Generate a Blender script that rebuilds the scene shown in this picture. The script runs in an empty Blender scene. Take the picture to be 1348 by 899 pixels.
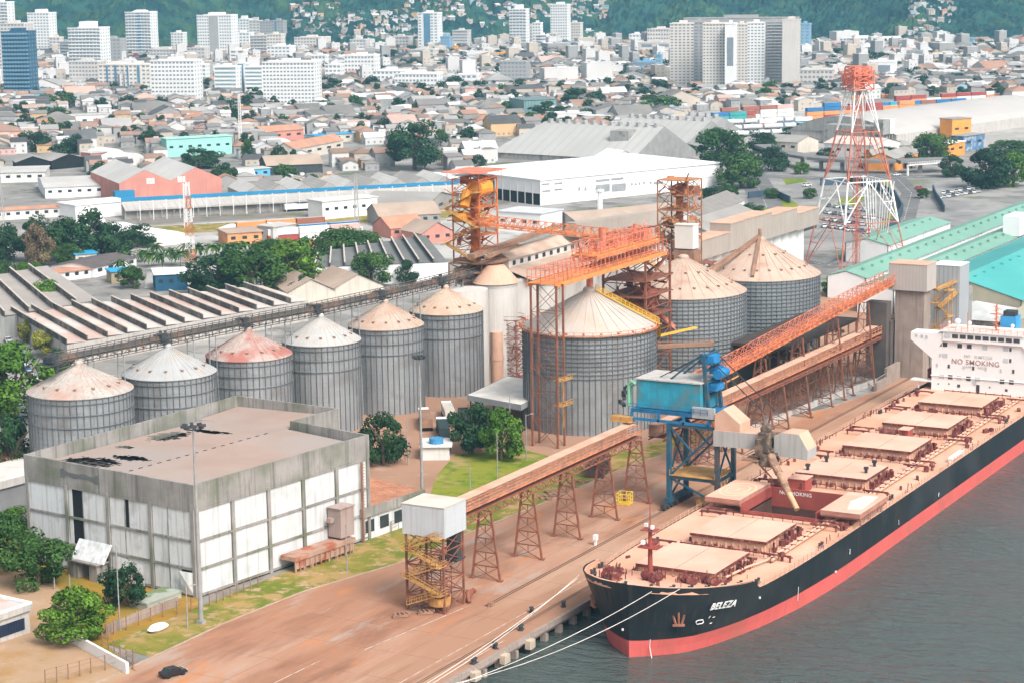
import bpy, math, random
from mathutils import Vector, Matrix
from math import sin, cos, pi, radians, sqrt, atan2, hypot
SC = bpy.context.scene
COL = SC.collection
rnd = random.Random(11)
# ---------------------------------------------------------------- camera
CAM = Vector((-330.0, -151.56, 112.05)); YAW, PITCH, ROLL, FPX = 0.508737, 0.178595, -0.014914, 2885.1
F_ = Vector((cos(PITCH)*cos(YAW), cos(PITCH)*sin(YAW), -sin(PITCH)))
R0 = Vector((sin(YAW), -cos(YAW), 0)); U0 = R0.cross(F_)
R_ = R0*cos(ROLL)+U0*sin(ROLL); U_ = -R0*sin(ROLL)+U0*cos(ROLL)
cd = bpy.data.cameras.new('camera'); co = bpy.data.objects.new('camera', cd); COL.objects.link(co)
cd.sensor_width = 36; cd.lens = FPX/1348*36; cd.clip_start = 1; cd.clip_end = 9000
m = Matrix.Identity(4)
for i in range(3):
    m[i][0] = R_[i]; m[i][1] = U_[i]; m[i][2] = -F_[i]; m[i][3] = CAM[i]
co.matrix_world = m; SC.camera = co
SC.view_settings.view_transform = 'Standard'; SC.view_settings.look = 'None'
SC.view_settings.exposure = 0.60; SC.view_settings.gamma = 1; SC.view_settings.use_curve_mapping = False
# ---------------------------------------------------------------- light: bright overcast
SUN_EL, SUN_AZ = radians(46), atan2(-0.86, -0.42)      # direction towards the sun in the world plane
w = bpy.data.worlds.new('World'); SC.world = w; w.use_nodes = True
nt = w.node_tree; nt.nodes.clear()
sk = nt.nodes.new('ShaderNodeTexSky'); sk.sky_type = 'NISHITA'; sk.sun_disc = False
sk.sun_elevation = SUN_EL; sk.sun_rotation = pi/2-SUN_AZ; sk.dust_density = 6; sk.air_density = 1.0; sk.ozone_density = 1.0
hs = nt.nodes.new('ShaderNodeHueSaturation'); hs.inputs['Saturation'].default_value = 0.35
bg = nt.nodes.new('ShaderNodeBackground'); bg.inputs[1].default_value = 0.15
wo = nt.nodes.new('ShaderNodeOutputWorld')
nt.links.new(sk.outputs[0], hs.inputs['Color']); nt.links.new(hs.outputs[0], bg.inputs[0]); nt.links.new(bg.outputs[0], wo.inputs[0])
sd = bpy.data.lights.new('sun', 'SUN'); sd.energy = 1.8; sd.angle = radians(25); sd.color = (1, .975, .94)
so = bpy.data.objects.new('sun', sd); COL.objects.link(so)
sv = Vector((cos(SUN_EL)*cos(SUN_AZ), cos(SUN_EL)*sin(SUN_AZ), sin(SUN_EL)))
so.rotation_euler = sv.to_track_quat('Z', 'Y').to_euler()
# ---------------------------------------------------------------- camera survey: photo pixel <-> point in the place
def G(u, v, z=0.0):
    d = F_ + R_*((u-674)/FPX) - U_*((v-449.5)/FPX)
    return CAM + d*((z-CAM.z)/d.z)
def PX(x, y, z=0.0):
    d = Vector((x, y, z))-CAM; k = FPX/d.dot(F_)
    return 674+k*d.dot(R_), 449.5-k*d.dot(U_)
def ZAT(x, y, v):
    a, b = -20., 200.
    for _ in range(40):
        c = (a+b)/2
        if PX(x, y, c)[1] > v: a = c
        else: b = c
    return a
# ---------------------------------------------------------------- mesh builder and object helpers
class MB:
    def __init__(s): s.v = []; s.f = []; s.m = []
    def q(s, pts, m=0):
        n = len(s.v); s.v += [tuple(p) for p in pts]; s.f.append(tuple(range(n, n+len(pts)))); s.m.append(m); return s
    def box(s, x0, x1, y0, y1, z0, z1, m=0, top=None):
        n = len(s.v)
        s.v += [(x0,y0,z0),(x1,y0,z0),(x1,y1,z0),(x0,y1,z0),(x0,y0,z1),(x1,y0,z1),(x1,y1,z1),(x0,y1,z1)]
        for k, f in enumerate(((0,3,2,1),(4,5,6,7),(0,1,5,4),(1,2,6,5),(2,3,7,6),(3,0,4,7))):
            s.f.append(tuple(n+i for i in f)); s.m.append(top if (k == 1 and top is not None) else m)
        return s
    def cbox(s, c, sx, sy, sz, m=0, rot=0):
        n0 = len(s.v); s.box(-sx/2, sx/2, -sy/2, sy/2, -sz/2, sz/2, m); s.xf(n0, c, rot); return s
    def xf(s, n0, c, rot=0):
        ca, sa = cos(rot), sin(rot)
        for i in range(n0, len(s.v)):
            x, y, z = s.v[i]; s.v[i] = (c[0]+x*ca-y*sa, c[1]+x*sa+y*ca, c[2]+z)
    def bar(s, a, b, w, h=None, m=0):
        a = Vector(a); b = Vector(b); d = b-a
        if d.length < 1e-6: return s
        h = h or w; d.normalize()
        up = Vector((0,0,1)) if abs(d.z) < .95 else Vector((1,0,0))
        x = d.cross(up).normalized()*(w/2); y = x.cross(d).normalized()*(h/2)
        n = len(s.v)
        for p in (a, b):
            for sx, sy in ((-1,-1),(1,-1),(1,1),(-1,1)): s.v.append(tuple(p+x*sx+y*sy))
        for f in ((0,1,2,3),(7,6,5,4),(0,4,5,1),(1,5,6,2),(2,6,7,3),(3,7,4,0)): s.f.append(tuple(n+i for i in f)); s.m.append(m)
        return s
    def tube(s, a, b, r, r2=None, n=10, m=0, caps=True):
        a = Vector(a); b = Vector(b); d = (b-a).normalized(); r2 = r if r2 is None else r2
        up = Vector((0,0,1)) if abs(d.z) < .95 else Vector((1,0,0))
        x = d.cross(up).normalized(); y = x.cross(d).normalized(); k = len(s.v)
        for i in range(n):
            t = 2*pi*i/n; c = x*cos(t)+y*sin(t); s.v.append(tuple(a+c*r)); s.v.append(tuple(b+c*r2))
        for i in range(n):
            j = (i+1) % n; s.f.append((k+2*i, k+2*j, k+2*j+1, k+2*i+1)); s.m.append(m)
        if caps:
            s.f.append(tuple(k+2*i for i in range(n))); s.m.append(m); s.f.append(tuple(k+2*i+1 for i in range(n-1,-1,-1))); s.m.append(m)
        return s
    def path(s, pts, r, n=6, m=0):
        for a, b in zip(pts, pts[1:]): s.tube(a, b, r, n=n, m=m)
        return s
    def lathe(s, prof, n=32, m=0, c=(0,0)):
        k = len(s.v)
        for r, z in prof:
            for i in range(n): t = 2*pi*i/n; s.v.append((c[0]+r*cos(t), c[1]+r*sin(t), z))
        for j in range(len(prof)-1):
            for i in range(n):
                i2 = (i+1) % n; s.f.append((k+j*n+i, k+j*n+i2, k+(j+1)*n+i2, k+(j+1)*n+i)); s.m.append(m)
        return s
    def lattice(s, x0, x1, y0, y1, z0, z1, n, t=.2, t2=.12, taper=0.0, m=0, legs=True, faces='xXyY', xb=True):
        # four legs, horizontals and diagonals; taper widens the foot
        cx, cy = (x0+x1)/2, (y0+y1)/2
        def P(sx, sy, k):
            z = z0+(z1-z0)*k/n; g = 1+taper*(1-k/n)
            return (cx+sx*(x1-x0)/2*g, cy+sy*(y1-y0)/2*g, z)
        C = ((-1,-1),(1,-1),(1,1),(-1,1))
        for i, (sx, sy) in enumerate(C):
            if legs: s.bar(P(sx,sy,0), P(sx,sy,n), t, m=m)
            tx, ty = C[(i+1)%4]
            if 'yXYx'[i] not in faces: continue
            for k in range(n+1):
                if k > 0: s.bar(P(sx,sy,k), P(tx,ty,k), t2, m=m)
                if k < n:
                    if xb or k % 2: s.bar(P(sx,sy,k), P(tx,ty,k+1), t2*.8, m=m)
                    if xb or not k % 2: s.bar(P(tx,ty,k), P(sx,sy,k+1), t2*.8, m=m)
        return s
    def mesh(s, name, mats):
        me = bpy.data.meshes.new(name); me.from_pydata(s.v, [], s.f)
        for x in (mats if isinstance(mats, (list, tuple)) else [mats]): me.materials.append(x)
        if any(s.m): me.polygons.foreach_set('material_index', s.m)
        me.update(); return me
    def obj(s, name, mats, parent=None, smooth=False, label=None, world=False):
        if world and parent is not None:
            l = parent.location.copy(); q_ = parent.parent
            while q_: l += q_.location; q_ = q_.parent
            s.v = [(x-l[0], y-l[1], z-l[2]) for x, y, z in s.v]
        me = s.mesh(name, mats)
        if smooth: me.polygons.foreach_set('use_smooth', [True]*len(me.polygons))
        o = bpy.data.objects.new(name, me); COL.objects.link(o)
        if parent is not None: o.parent = parent
        if label: o['label'] = label
        return o
def tag(o, label=None, cat=None, group=None, kind=None):
    if label: o['label'] = label
    if cat: o['category'] = cat
    if group: o['group'] = group
    if kind: o['kind'] = kind
    return o
def thing(name, label, cat, loc=(0,0,0), rz=0, group=None):
    o = bpy.data.objects.new(name, None); COL.objects.link(o); o.empty_display_size = .5
    o.location = loc; o.rotation_euler = (0, 0, rz); return tag(o, label, cat, group)
def inst(me, name, parent=None, loc=(0,0,0), rz=0, sc=(1,1,1), label=None):
    o = bpy.data.objects.new(name, me); COL.objects.link(o); o.parent = parent
    o.location = loc; o.rotation_euler = (0,0,rz); o.scale = sc
    if label: o['label'] = label
    return o
def dup(root, loc, rz=0, label=None, sc=None):
    r = root.copy(); COL.objects.link(r); r.location = loc; r.rotation_euler = (0,0,rz)
    if label: r['label'] = label
    if sc: r.scale = sc
    for ch in list(root.children):
        c = ch.copy(); COL.objects.link(c); c.parent = r
        for g in list(ch.children):
            d = g.copy(); COL.objects.link(d); d.parent = c
    return r
def front(u1, v1, u2, v2, z=0.0):
    a = G(u1, v1, z); b = G(u2, v2, z); return a.x, a.y, atan2(b.y-a.y, b.x-a.x), hypot(b.x-a.x, b.y-a.y)
def struct(o): o['kind'] = 'structure'; return o
# ---------------------------------------------------------------- materials
MC = {}
def M(name, c, rough=.85, metal=0.0, var=.16, sc=.25, c2=None, c2s=.08, c2a=.5, c2w=.12, rib=None, ribc=.25, bump=0.0, stretch=(1,1,1), spec=.3, rndv=0.0, drip=None, island=0.0):
    """c base colour, var mottling, c2 stain colour in patches (scale c2s, amount c2a), rib=(axis,period) sheet ribs, drip = vertical streak colour"""
    if name in MC: return MC[name]
    mt = bpy.data.materials.new(name); MC[name] = mt; mt.use_nodes = True; t = mt.node_tree; N = t.nodes; L = t.links
    b = N['Principled BSDF']; b.inputs['Roughness'].default_value = rough; b.inputs['Metallic'].default_value = metal
    b.inputs['Specular IOR Level'].default_value = spec
    tc = N.new('ShaderNodeTexCoord'); mp = N.new('ShaderNodeMapping'); mp.inputs['Scale'].default_value = stretch; L.new(tc.outputs['Object'], mp.inputs[0])
    def noise(scale, det=4, src=None):
        n = N.new('ShaderNodeTexNoise'); n.inputs['Scale'].default_value = scale; n.inputs['Detail'].default_value = det
        L.new(src or mp.outputs[0], n.inputs['Vector']); return n
    def ramp(src, p0, p1, v0=0, v1=1):
        r = N.new('ShaderNodeMapRange'); r.inputs[1].default_value = p0; r.inputs[2].default_value = p1; r.inputs[3].default_value = v0; r.inputs[4].default_value = v1; L.new(src, r.inputs[0]); return r.outputs[0]
    def mix(a, bcol, fac, mode='MIX'):
        x = N.new('ShaderNodeMix'); x.data_type = 'RGBA'; x.blend_type = mode
        if isinstance(fac, float): x.inputs[0].default_value = fac
        else: L.new(fac, x.inputs[0])
        for i, k in ((6, a), (7, bcol)):
            if isinstance(k, (tuple, list)): x.inputs[i].default_value = (*k, 1)
            else: L.new(k, x.inputs[i])
        return x.outputs[2]
    lo = tuple(max(0, k*(1-var)) for k in c); hi = tuple(min(1, k*(1+var)) for k in c)
    col = mix(lo, hi, ramp(noise(sc, 6).outputs[0], .3, .7))
    f2 = noise(sc*9, 3).outputs[0]
    col = mix(col, tuple(k*(1-var*.8) for k in c), ramp(f2, .5, .75, 0, .6))
    if c2:
        n2 = noise(c2s, 5).outputs[0]; col = mix(col, c2, ramp(n2, .62-c2a*.3, .62-c2a*.3+c2w, 0, .9))
    if drip:
        mp2 = N.new('ShaderNodeMapping'); mp2.inputs['Scale'].default_value = (1.6, 1.6, .09); L.new(tc.outputs['Object'], mp2.inputs[0])
        n3 = noise(.9, 4, mp2.outputs[0]).outputs[0]; col = mix(col, drip, ramp(n3, .5, .72, 0, .75))
    if rib:
        w_ = N.new('ShaderNodeTexWave'); w_.bands_direction = rib[0]; w_.inputs['Scale'].default_value = .3142/rib[1]
        w_.inputs['Distortion'].default_value = 0; L.new(tc.outputs['Object'], w_.inputs['Vector'])
        col = mix(col, tuple(k*(1-ribc) for k in c), ramp(w_.outputs[1], .72, .95, 0, .8))
    if rndv:
        oi = N.new('ShaderNodeObjectInfo'); h = N.new('ShaderNodeHueSaturation'); L.new(ramp(oi.outputs['Random'], 0, 1, 1-rndv, 1+rndv), h.inputs['Value']); L.new(col, h.inputs['Color'])
        L.new(ramp(oi.outputs['Random'], 0, 1, .5+rndv*.06, .5-rndv*.06), h.inputs['Hue']); col = h.outputs[0]
    if island:
        g = N.new('ShaderNodeNewGeometry'); h = N.new('ShaderNodeHueSaturation'); L.new(ramp(g.outputs['Random Per Island'], 0, 1, 1-island, 1+island), h.inputs['Value']); L.new(col, h.inputs['Color']); col = h.outputs[0]
    L.new(col, b.inputs['Base Color'])
    if bump:
        bn = N.new('ShaderNodeBump'); bn.inputs['Strength'].default_value = bump; bn.inputs['Distance'].default_value = .1
        L.new(f2, bn.inputs['Height']); L.new(bn.outputs[0], b.inputs['Normal'])
    return mt
# ---------------------------------------------------------------- shared materials
GALV = M('galvanised', (.31,.32,.325), .55, .25, .12, .2, c2=(.22,.21,.2), c2s=.15, c2a=.3, drip=(.24,.23,.22))
GALVD = M('galvanised_dark', (.17,.18,.19), .6, .2)
ROOFG = M('silo_roof_sheet', (.47,.43,.39), .6, .1, .12, .3, c2=(.44,.22,.15), c2s=.16, c2a=.55, c2w=.3, drip=(.36,.26,.2))
ROOFR = M('silo_roof_red', (.45,.37,.33), .6, .1, .1, .3, c2=(.40,.13,.10), c2s=.16, c2a=.5, c2w=.12, drip=(.40,.22,.17))
ROOFP = M('silo_roof_peach', (.50,.37,.29), .65, .1, .1, .3, c2=(.42,.24,.17), c2s=.2, c2a=.25, c2w=.2)
RUST = M('rust_red_steel', (.27,.10,.06), .8, .1, .3, .6, c2=(.20,.09,.06), c2s=.5, c2a=.3)
ORNG = M('orange_steel', (.64,.20,.06), .75, 0, .3, .6, c2=(.36,.12,.06), c2s=.4, c2a=.5)
SALM = M('salmon_steel', (.68,.22,.13), .7, 0, .25, .6, c2=(.40,.14,.09), c2s=.4, c2a=.3)
YELL = M('yellow_steel', (.50,.27,.085), .7, 0, .25, .6, c2=(.35,.17,.06), c2s=.5, c2a=.3)
BROWN = M('dusty_brown_steel', (.30,.17,.11), .85, 0, .25, .5)
DUSTP = M('dusty_peach_sheet', (.62,.38,.27), .85, 0, .12, .3, c2=(.48,.25,.16), c2s=.12, c2a=.3, c2w=.3)
CONC = M('concrete', (.33,.32,.30), .9, 0, .18, .25, c2=(.16,.16,.14), c2s=.25, c2a=.25, drip=(.15,.145,.13))
CONCL = M('pale_concrete', (.47,.44,.41), .9, 0, .12, .3, drip=(.30,.27,.24))
CONCB = M('brown_concrete', (.34,.27,.23), .9, 0, .15, .3, drip=(.20,.15,.13))
GREYSH = M('grey_sheet', (.44,.43,.41), .7, .1, .07, .2, rib=('X',.8), ribc=.2, drip=(.33,.31,.29))
WHITEP = M('white_paint', (.80,.79,.78), .6, 0, .04, .2)
WHITED = M('dirty_white_panel', (.66,.67,.67), .8, 0, .08, .3, c2=(.40,.41,.40), c2s=.3, c2a=.3, c2w=.2, drip=(.34,.35,.34))
BLUEC = M('cyan_machine_sheet', (.03,.27,.37), .75, 0, .25, .35, c2=(.10,.20,.22), c2s=.3, c2a=.5, drip=(.02,.2,.3))
BLUED = M('blue_dark_steel', (.025,.095,.15), .6, 0, .3, .5, c2=(.10,.08,.07), c2s=.5, c2a=.3)
DARKS = M('dark_steel', (.05,.055,.06), .7, .1, .3, .5)
GLASS = M('dark_glass', (.03,.04,.05), .25, 0, .3, .5, spec=.5)
BLACK = M('black_shade', (.012,.012,.012), .9, 0, .2)
TEAL = M('teal_roof', (.07,.36,.34), .6, 0, .1, .05, c2=(.17,.40,.34), c2s=.03, c2a=.4, c2w=.3, rib=('X',1.2), ribc=.08)
TEAL2 = M('green_roof', (.19,.36,.28), .65, 0, .1, .05, c2=(.2,.36,.3), c2s=.05, c2a=.3, c2w=.3)
TIRE = M('tyre', (.02,.02,.02), .9)
BARK = M('bark', (.13,.09,.06), .9, 0, .3, 2)
WOODP = M('grey_pole', (.30,.29,.28), .8, 0, .2, .6)
# ---------------------------------------------------------------- ground, water
def ground_mat(name, cols, scales, rough=.95, stretch=(1,1,1), bump=.2, rz=0):
    """layers of world-scale noise patches over a base: cols[0] base, others where the noise at scales[i] is high"""
    mt = bpy.data.materials.new(name); mt.use_nodes = True; t = mt.node_tree; N = t.nodes; L = t.links
    b = N['Principled BSDF']; b.inputs['Roughness'].default_value = rough; b.inputs['Specular IOR Level'].default_value = .15
    tc = N.new('ShaderNodeTexCoord'); mp = N.new('ShaderNodeMapping'); mp.inputs['Scale'].default_value = stretch; mp.inputs['Rotation'].default_value = (0,0,rz)
    L.new(tc.outputs['Object'], mp.inputs[0]); cur = None
    for i, c in enumerate(cols):
        if i == 0: cur = c[:3]; continue
        n = N.new('ShaderNodeTexNoise'); n.inputs['Scale'].default_value = scales[i]; n.inputs['Detail'].default_value = 6; n.inputs['Roughness'].default_value = .62; L.new(mp.outputs[0], n.inputs['Vector'])
        o_ = N.new('ShaderNodeMapping'); 
        r = N.new('ShaderNodeMapRange'); r.inputs[1].default_value = c[3]; r.inputs[2].default_value = c[4]; r.inputs[4].default_value = c[5]; L.new(n.outputs[0], r.inputs[0])
        n.noise_dimensions = '4D'; n.inputs['W'].default_value = i*3.7
        x = N.new('ShaderNodeMix'); x.data_type = 'RGBA'; L.new(r.outputs[0], x.inputs[0])
        if isinstance(cur, tuple): x.inputs[6].default_value = (*cur, 1)
        else: L.new(cur, x.inputs[6])
        x.inputs[7].default_value = (*c[:3], 1); cur = x.outputs[2]
    L.new(cur, b.inputs['Base Color'])
    n = N.new('ShaderNodeTexNoise'); n.inputs['Scale'].default_value = 3; n.inputs['Detail'].default_value = 4; L.new(tc.outputs['Object'], n.inputs['Vector'])
    bn = N.new('ShaderNodeBump'); bn.inputs['Strength'].default_value = bump; bn.inputs['Distance'].default_value = .12; L.new(n.outputs[0], bn.inputs['Height']); L.new(bn.outputs[0], b.inputs['Normal'])
    return mt
def sheet(name, pts, z, mat, label=None):
    b = MB(); b.q([(x, y, z) for x, y in pts]); o = b.obj(name, mat); return struct(o)
def pxs(l, z=0): return [tuple(G(u, v, z)[:2]) for u, v in l]
GCITY = ground_mat('city_ground', [(.25,.235,.215),(.36,.34,.32,.5,.60,.8),(.12,.115,.11,.52,.64,.8),(.08,.12,.05,.57,.64,.85)], [0,.05,.09,.03])
GQUAY = ground_mat('quay_concrete', [(.36,.18,.11),(.45,.27,.185,.42,.60,.85),(.22,.10,.06,.50,.66,.85),(.50,.20,.08,.55,.68,.85),(.40,.33,.28,.55,.66,.7)], [0,.05,.09,.22,.16], stretch=(.35,1.3,1))
GRAIL = ground_mat('quay_apron', [(.37,.20,.125),(.46,.29,.20,.45,.60,.85),(.24,.12,.075,.52,.68,.8)], [0,.07,.2], stretch=(.2,1.6,1))
GGRASS = ground_mat('verge_grass', [(.24,.20,.04),(.12,.16,.015,.44,.56,.9),(.38,.24,.10,.48,.58,.9),(.44,.29,.18,.55,.63,.9)], [0,.10,.22,.4])
GLAWN = ground_mat('lawn_grass', [(.13,.19,.015),(.24,.24,.03,.46,.56,.85),(.38,.26,.12,.56,.64,.85),(.07,.13,.01,.55,.65,.7)], [0,.12,.11,.3])
GDIRT = ground_mat('yard_dirt', [(.40,.26,.16),(.34,.19,.06,.5,.65,.8),(.20,.17,.04,.60,.70,.8),(.5,.38,.28,.55,.7,.6)], [0,.09,.3,.15])
GOCHRE = ground_mat('ochre_grass', [(.33,.19,.03),(.20,.17,.03,.45,.65,.9),(.40,.26,.12,.55,.7,.8)], [0,.12,.2])
GYARD = ground_mat('terminal_ground', [(.38,.22,.145),(.30,.17,.11,.48,.66,.8),(.50,.36,.28,.55,.72,.8)], [0,.06,.12])
GROAD = ground_mat('road_asphalt', [(.15,.145,.14),(.22,.215,.21,.48,.62,.8),(.10,.10,.10,.55,.68,.7)], [0,.05,.12])
GASPH = ground_mat('asphalt', [(.24,.23,.22),(.34,.32,.30,.46,.60,.85),(.15,.145,.14,.53,.64,.8),(.13,.15,.06,.60,.66,.7)], [0,.04,.1,.03])
GPALE = ground_mat('pale_yard', [(.36,.34,.31),(.48,.46,.43,.46,.60,.8),(.22,.20,.185,.53,.64,.8),(.12,.15,.06,.60,.66,.7)], [0,.04,.1,.05])
b = MB(); b.q([(-900,16.5,-.02),(4500,16.5,-.02),(4500,4500,-.02),(-900,4500,-.02)]); struct(b.obj('ground', GCITY))
sheet('terminal_ground', [(40,46),(330,46),(330,160),(60,185),(-5,172),(35,120)], .0, GYARD)
sheet('quay', [(-300,16.5),(420,16.5),(420,30.5),(-300,30.5)], .04, GRAIL)
e = pxs([(-260,1080),(200,865),(300,818),(400,778),(545,735),(620,700),(700,668),(830,612),(985,562),(1090,537),(1160,513)])
sheet('quay_yard', [(-300,30.5),(300,30.5),(300,46)]+e[::-1][:1]+e[::-1][1:]+[(-300,e[0][1])], .02, GQUAY)
# grass verge between the quay yard and the buildings
inner = pxs([(140,848),(265,797),(400,742),(480,712),(560,672),(640,640),(712,606),(830,590),(985,548)])
sheet('verge', e[1:9]+inner[::-1], .03, GGRASS)
sheet('lawn', pxs([(560,672),(575,625),(600,598),(690,592),(722,600),(700,640),(640,668)]), .05, GLAWN)
sheet('yard', pxs([(-60,990),(178,884),(120,850),(80,832),(110,800),(60,760),(-60,700)]), .03, GDIRT)
sheet('side_grass', pxs([(180,884),(140,848),(265,797),(250,760),(60,700),(-40,690),(60,760),(110,800),(80,832),(120,850)]), .05, GOCHRE)
# kerb and painted lines on the quay
b = MB()
for a, c in zip(e, e[1:]): b.bar((a[0],a[1],.06),(c[0],c[1],.06),.35,.16)
struct(b.obj('kerb', M('kerb_stone',(.40,.30,.23))))
b = MB()
for y in (30.0, 30.55): b.box(-14.5, 330, y-.11, y+.11, .045, .10)
for y in (19.6, 20.05): b.box(-300, 330, y-.08, y+.08, .045, .09)
struct(b.obj('crane_rail', M('rail_groove', (.12,.07,.05), .6)))
b = MB(); PAINT = M('road_paint', (.62,.55,.48), .8, 0, .1, .5, c2=(.38,.24,.17), c2s=.5, c2a=.55)
for (u1,v1,u2,v2) in ((480,855,620,796),(600,880,665,842),(240,958,420,870)):
    p1 = G(u1,v1); p2 = G(u2,v2); b.bar((p1.x,p1.y,.052),(p2.x,p2.y,.052),.16,.01)
b.box(-120, 10, 22.4, 22.55, .05, .056)
struct(b.obj('painted_line', PAINT))
b = MB()
for k in range(30): x = -112+k*11.5; b.box(x, x+.07, 17, 29.6, .042, .047); b.box(x, x+.05, 31, 44 if x > -20 else 56, .022, .027)
for y in (35.5, 41.5, 47.5): b.box(-110, 120 if y < 42 else -15, y, y+.05, .022, .027)
struct(b.obj('slab_joint', M('joint_dark', (.16,.09,.06))))
# quay wall with its beam, piles and fenders
b = MB(); b.box(-300, 420, 16.5, 17.6, -1.6, -.05); b.box(-300, 420, 15.9, 16.5, -.9, .05); b.box(-300, 420, 22, 24, -8, -1.0, 1)
x = -300
while x < 420: b.box(x, x+.9, 16.1, 17.2, -8, -1.6, 0); x += 5.2
struct(b.obj('quay_wall', [CONCB, BLACK]))
# ---------------------------------------------------------------- water
mt = bpy.data.materials.new('harbour_water'); mt.use_nodes = True; t = mt.node_tree; N = t.nodes; L = t.links
bb = N['Principled BSDF']; bb.inputs['Base Color'].default_value = (.065,.085,.078,1); bb.inputs['Roughness'].default_value = .16; bb.inputs['IOR'].default_value = 1.33
tc = N.new('ShaderNodeTexCoord'); last = None
for sc_, st, dist, strx in ((.10,.5,.55,(1.6,.8,1)),(.32,1.0,1.0,(1.7,.6,1)),(1.1,.9,.34,(1.3,.7,1))):
    mp = N.new('ShaderNodeMapping'); mp.inputs['Rotation'].default_value = (0,0,.55); mp.inputs['Scale'].default_value = strx; L.new(tc.outputs['Object'], mp.inputs[0])
    n = N.new('ShaderNodeTexNoise'); n.inputs['Scale'].default_value = sc_; n.inputs['Detail'].default_value = 3; n.inputs['Distortion'].default_value = .6; L.new(mp.outputs[0], n.inputs['Vector'])
    bn = N.new('ShaderNodeBump'); bn.inputs['Strength'].default_value = st; bn.inputs['Distance'].default_value = dist; L.new(n.outputs[0], bn.inputs['Height'])
    if last: L.new(last, bn.inputs['Normal'])
    last = bn.outputs[0]
L.new(last, bb.inputs['Normal'])
n = N.new('ShaderNodeTexNoise'); n.inputs['Scale'].default_value = .018; n.inputs['Detail'].default_value = 4; L.new(tc.outputs['Object'], n.inputs['Vector'])
r = N.new('ShaderNodeMapRange'); r.inputs[1].default_value = .35; r.inputs[2].default_value = .65; r.inputs[3].default_value = .07; r.inputs[4].default_value = .30; L.new(n.outputs[0], r.inputs[0]); L.new(r.outputs[0], bb.inputs['Roughness'])
b = MB(); b.q([(-900,22,-2.9),(-900,-1500,-2.9),(2500,-1500,-2.9),(2500,22,-2.9)]); struct(b.obj('water', mt))
# ---------------------------------------------------------------- forested hills behind the city
HM = ground_mat('hazed_forest_canopy', [(.025,.085,.070),(.008,.040,.044,.40,.56,1),(.065,.125,.050,.50,.64,.8),(.09,.13,.055,.58,.70,.8)], [0,.045,.02,.09], bump=.6)  # canopy greens shifted towards teal, distance haze mixed into the colour
def hfoot(l): return 2440+60*sin(l*.006+1)+40*sin(l*.017)-90*math.exp(-((l-480)/140)**2)
def hill_z(l, d):
    t = d-hfoot(l)
    if t < 0: return -.5
    r = .30+.07*sin(l*.011+2)+.05*sin(l*.029)
    g = t*r + 9*sin(l*.03+d*.008)*min(1, t/80) + 5*sin(l*.07-d*.02)*min(1, t/60)
    return g
hr = random.Random(4); b = MB(); NX, NY = 520, 130
for j in range(NY):
    for i in range(NX):
        l = -900+i*3.5; d = 2330+j*3.2+max(0, j-70)*6; z = hill_z(l, d)
        if z > 0: z += hr.uniform(-1, 1)*3.6
        l += hr.uniform(-1, 1); P = CAM + Vector((cos(YAW), sin(YAW), 0))*d + R0*l; b.v.append((P.x, P.y, z))
for j in range(NY-1):
    for i in range(NX-1):
        n = j*NX+i; b.f.append((n, n+1, n+NX+1, n+NX)); b.m.append(0)
struct(b.obj('hills', HM))
# ================================================================ THE SHIP
SHIPB = M('hull_black', (.012,.016,.019), .5, 0, .25, .12, c2=(.03,.034,.038), c2s=.06, c2a=.35, drip=(.05,.034,.028), spec=.35)
SHIPR = M('boot_red', (.62,.115,.10), .6, 0, .1, .1, c2=(.48,.12,.09), c2s=.12, c2a=.3, drip=(.50,.10,.08))
DECKM = M('deck_peach', (.66,.335,.215), .8, 0, .12, .15, c2=(.74,.46,.34), c2s=.09, c2a=.6, c2w=.3)
HATCHM = M('hatch_top', (.72,.43,.32), .8, 0, .09, .15, c2=(.62,.32,.22), c2s=.10, c2a=.55, c2w=.3)
MAROON = M('maroon_gear', (.15,.038,.034), .8, 0, .4, .8, c2=(.36,.16,.11), c2s=.9, c2a=.3)
SHRED = M('coaming_red', (.32,.07,.055), .7, 0, .15, .3)
SWHITE = M('ship_white', (.82,.80,.78), .5, 0, .03, .2)
HBUFF = M('ship_pink_white', (.74,.60,.54), .6, 0, .06, .2)
GRAIN = M('grain_heap', (.60,.36,.14), .95, 0, .15, .6, bump=.4)
HAWSE = M('hawse_rust', (.30,.12,.075), .8, 0, .3, 1.2)
ship = thing('bulk_carrier', 'long black and red bulk carrier with peach deck moored along the quay', 'cargo ship', (70, 0, -2.9))
def top_z(x):                       # upper edge of the black plating
    if x < -6: return 7.7+max(0, (-6-x))*.13
    if x < -2.5: return 7.7-(x+6)/3.5*.35
    if x < -.5: return 7.35-(x+2.5)/2*1.85
    return 5.5
TB = [(0,0),(.5,3.4),(1.4,5.8),(2.8,8.0),(4.8,10.2),(7.8,12.3),(12,14.0),(17,15.1),(23,15.8),(32,16.1),(400,16.1)]
TW = [(0,0),(2,2.5),(4,4.9),(6.6,7.3),(12,9.6),(18,11.4),(26,13.2),(36,14.7),(48,15.7),(60,16.1),(400,16.1)]
def ip(T, s):
    for (a, p), (c, r) in zip(T, T[1:]):
        if s <= c: return p+(r-p)*(s-a)/(c-a)
    return T[-1][1]
def hb(s, z):                       # half breadth at s metres from the tip of level z
    t = max(0, min(1, (z+3)/11)); t = t**1.25; return ip(TW, s)*(1-t)+ip(TB, s)*t
def tipx(z): return -20.4-max(0, z)**1.6*.015
SS = [0,.15,.4,.8,1.3,2,3,4.2,5.6,7.2,9,11,13,14.5,16,17.5,18.7,19.8,20.8,21.8,23,25,28,32,37,43,50,58,70,90,115,140,170,200,212,221]
LV = [-6,-4,-2.9,-1.5,-.05,1.5,3,4.3,None]
hull = MB()
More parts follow.
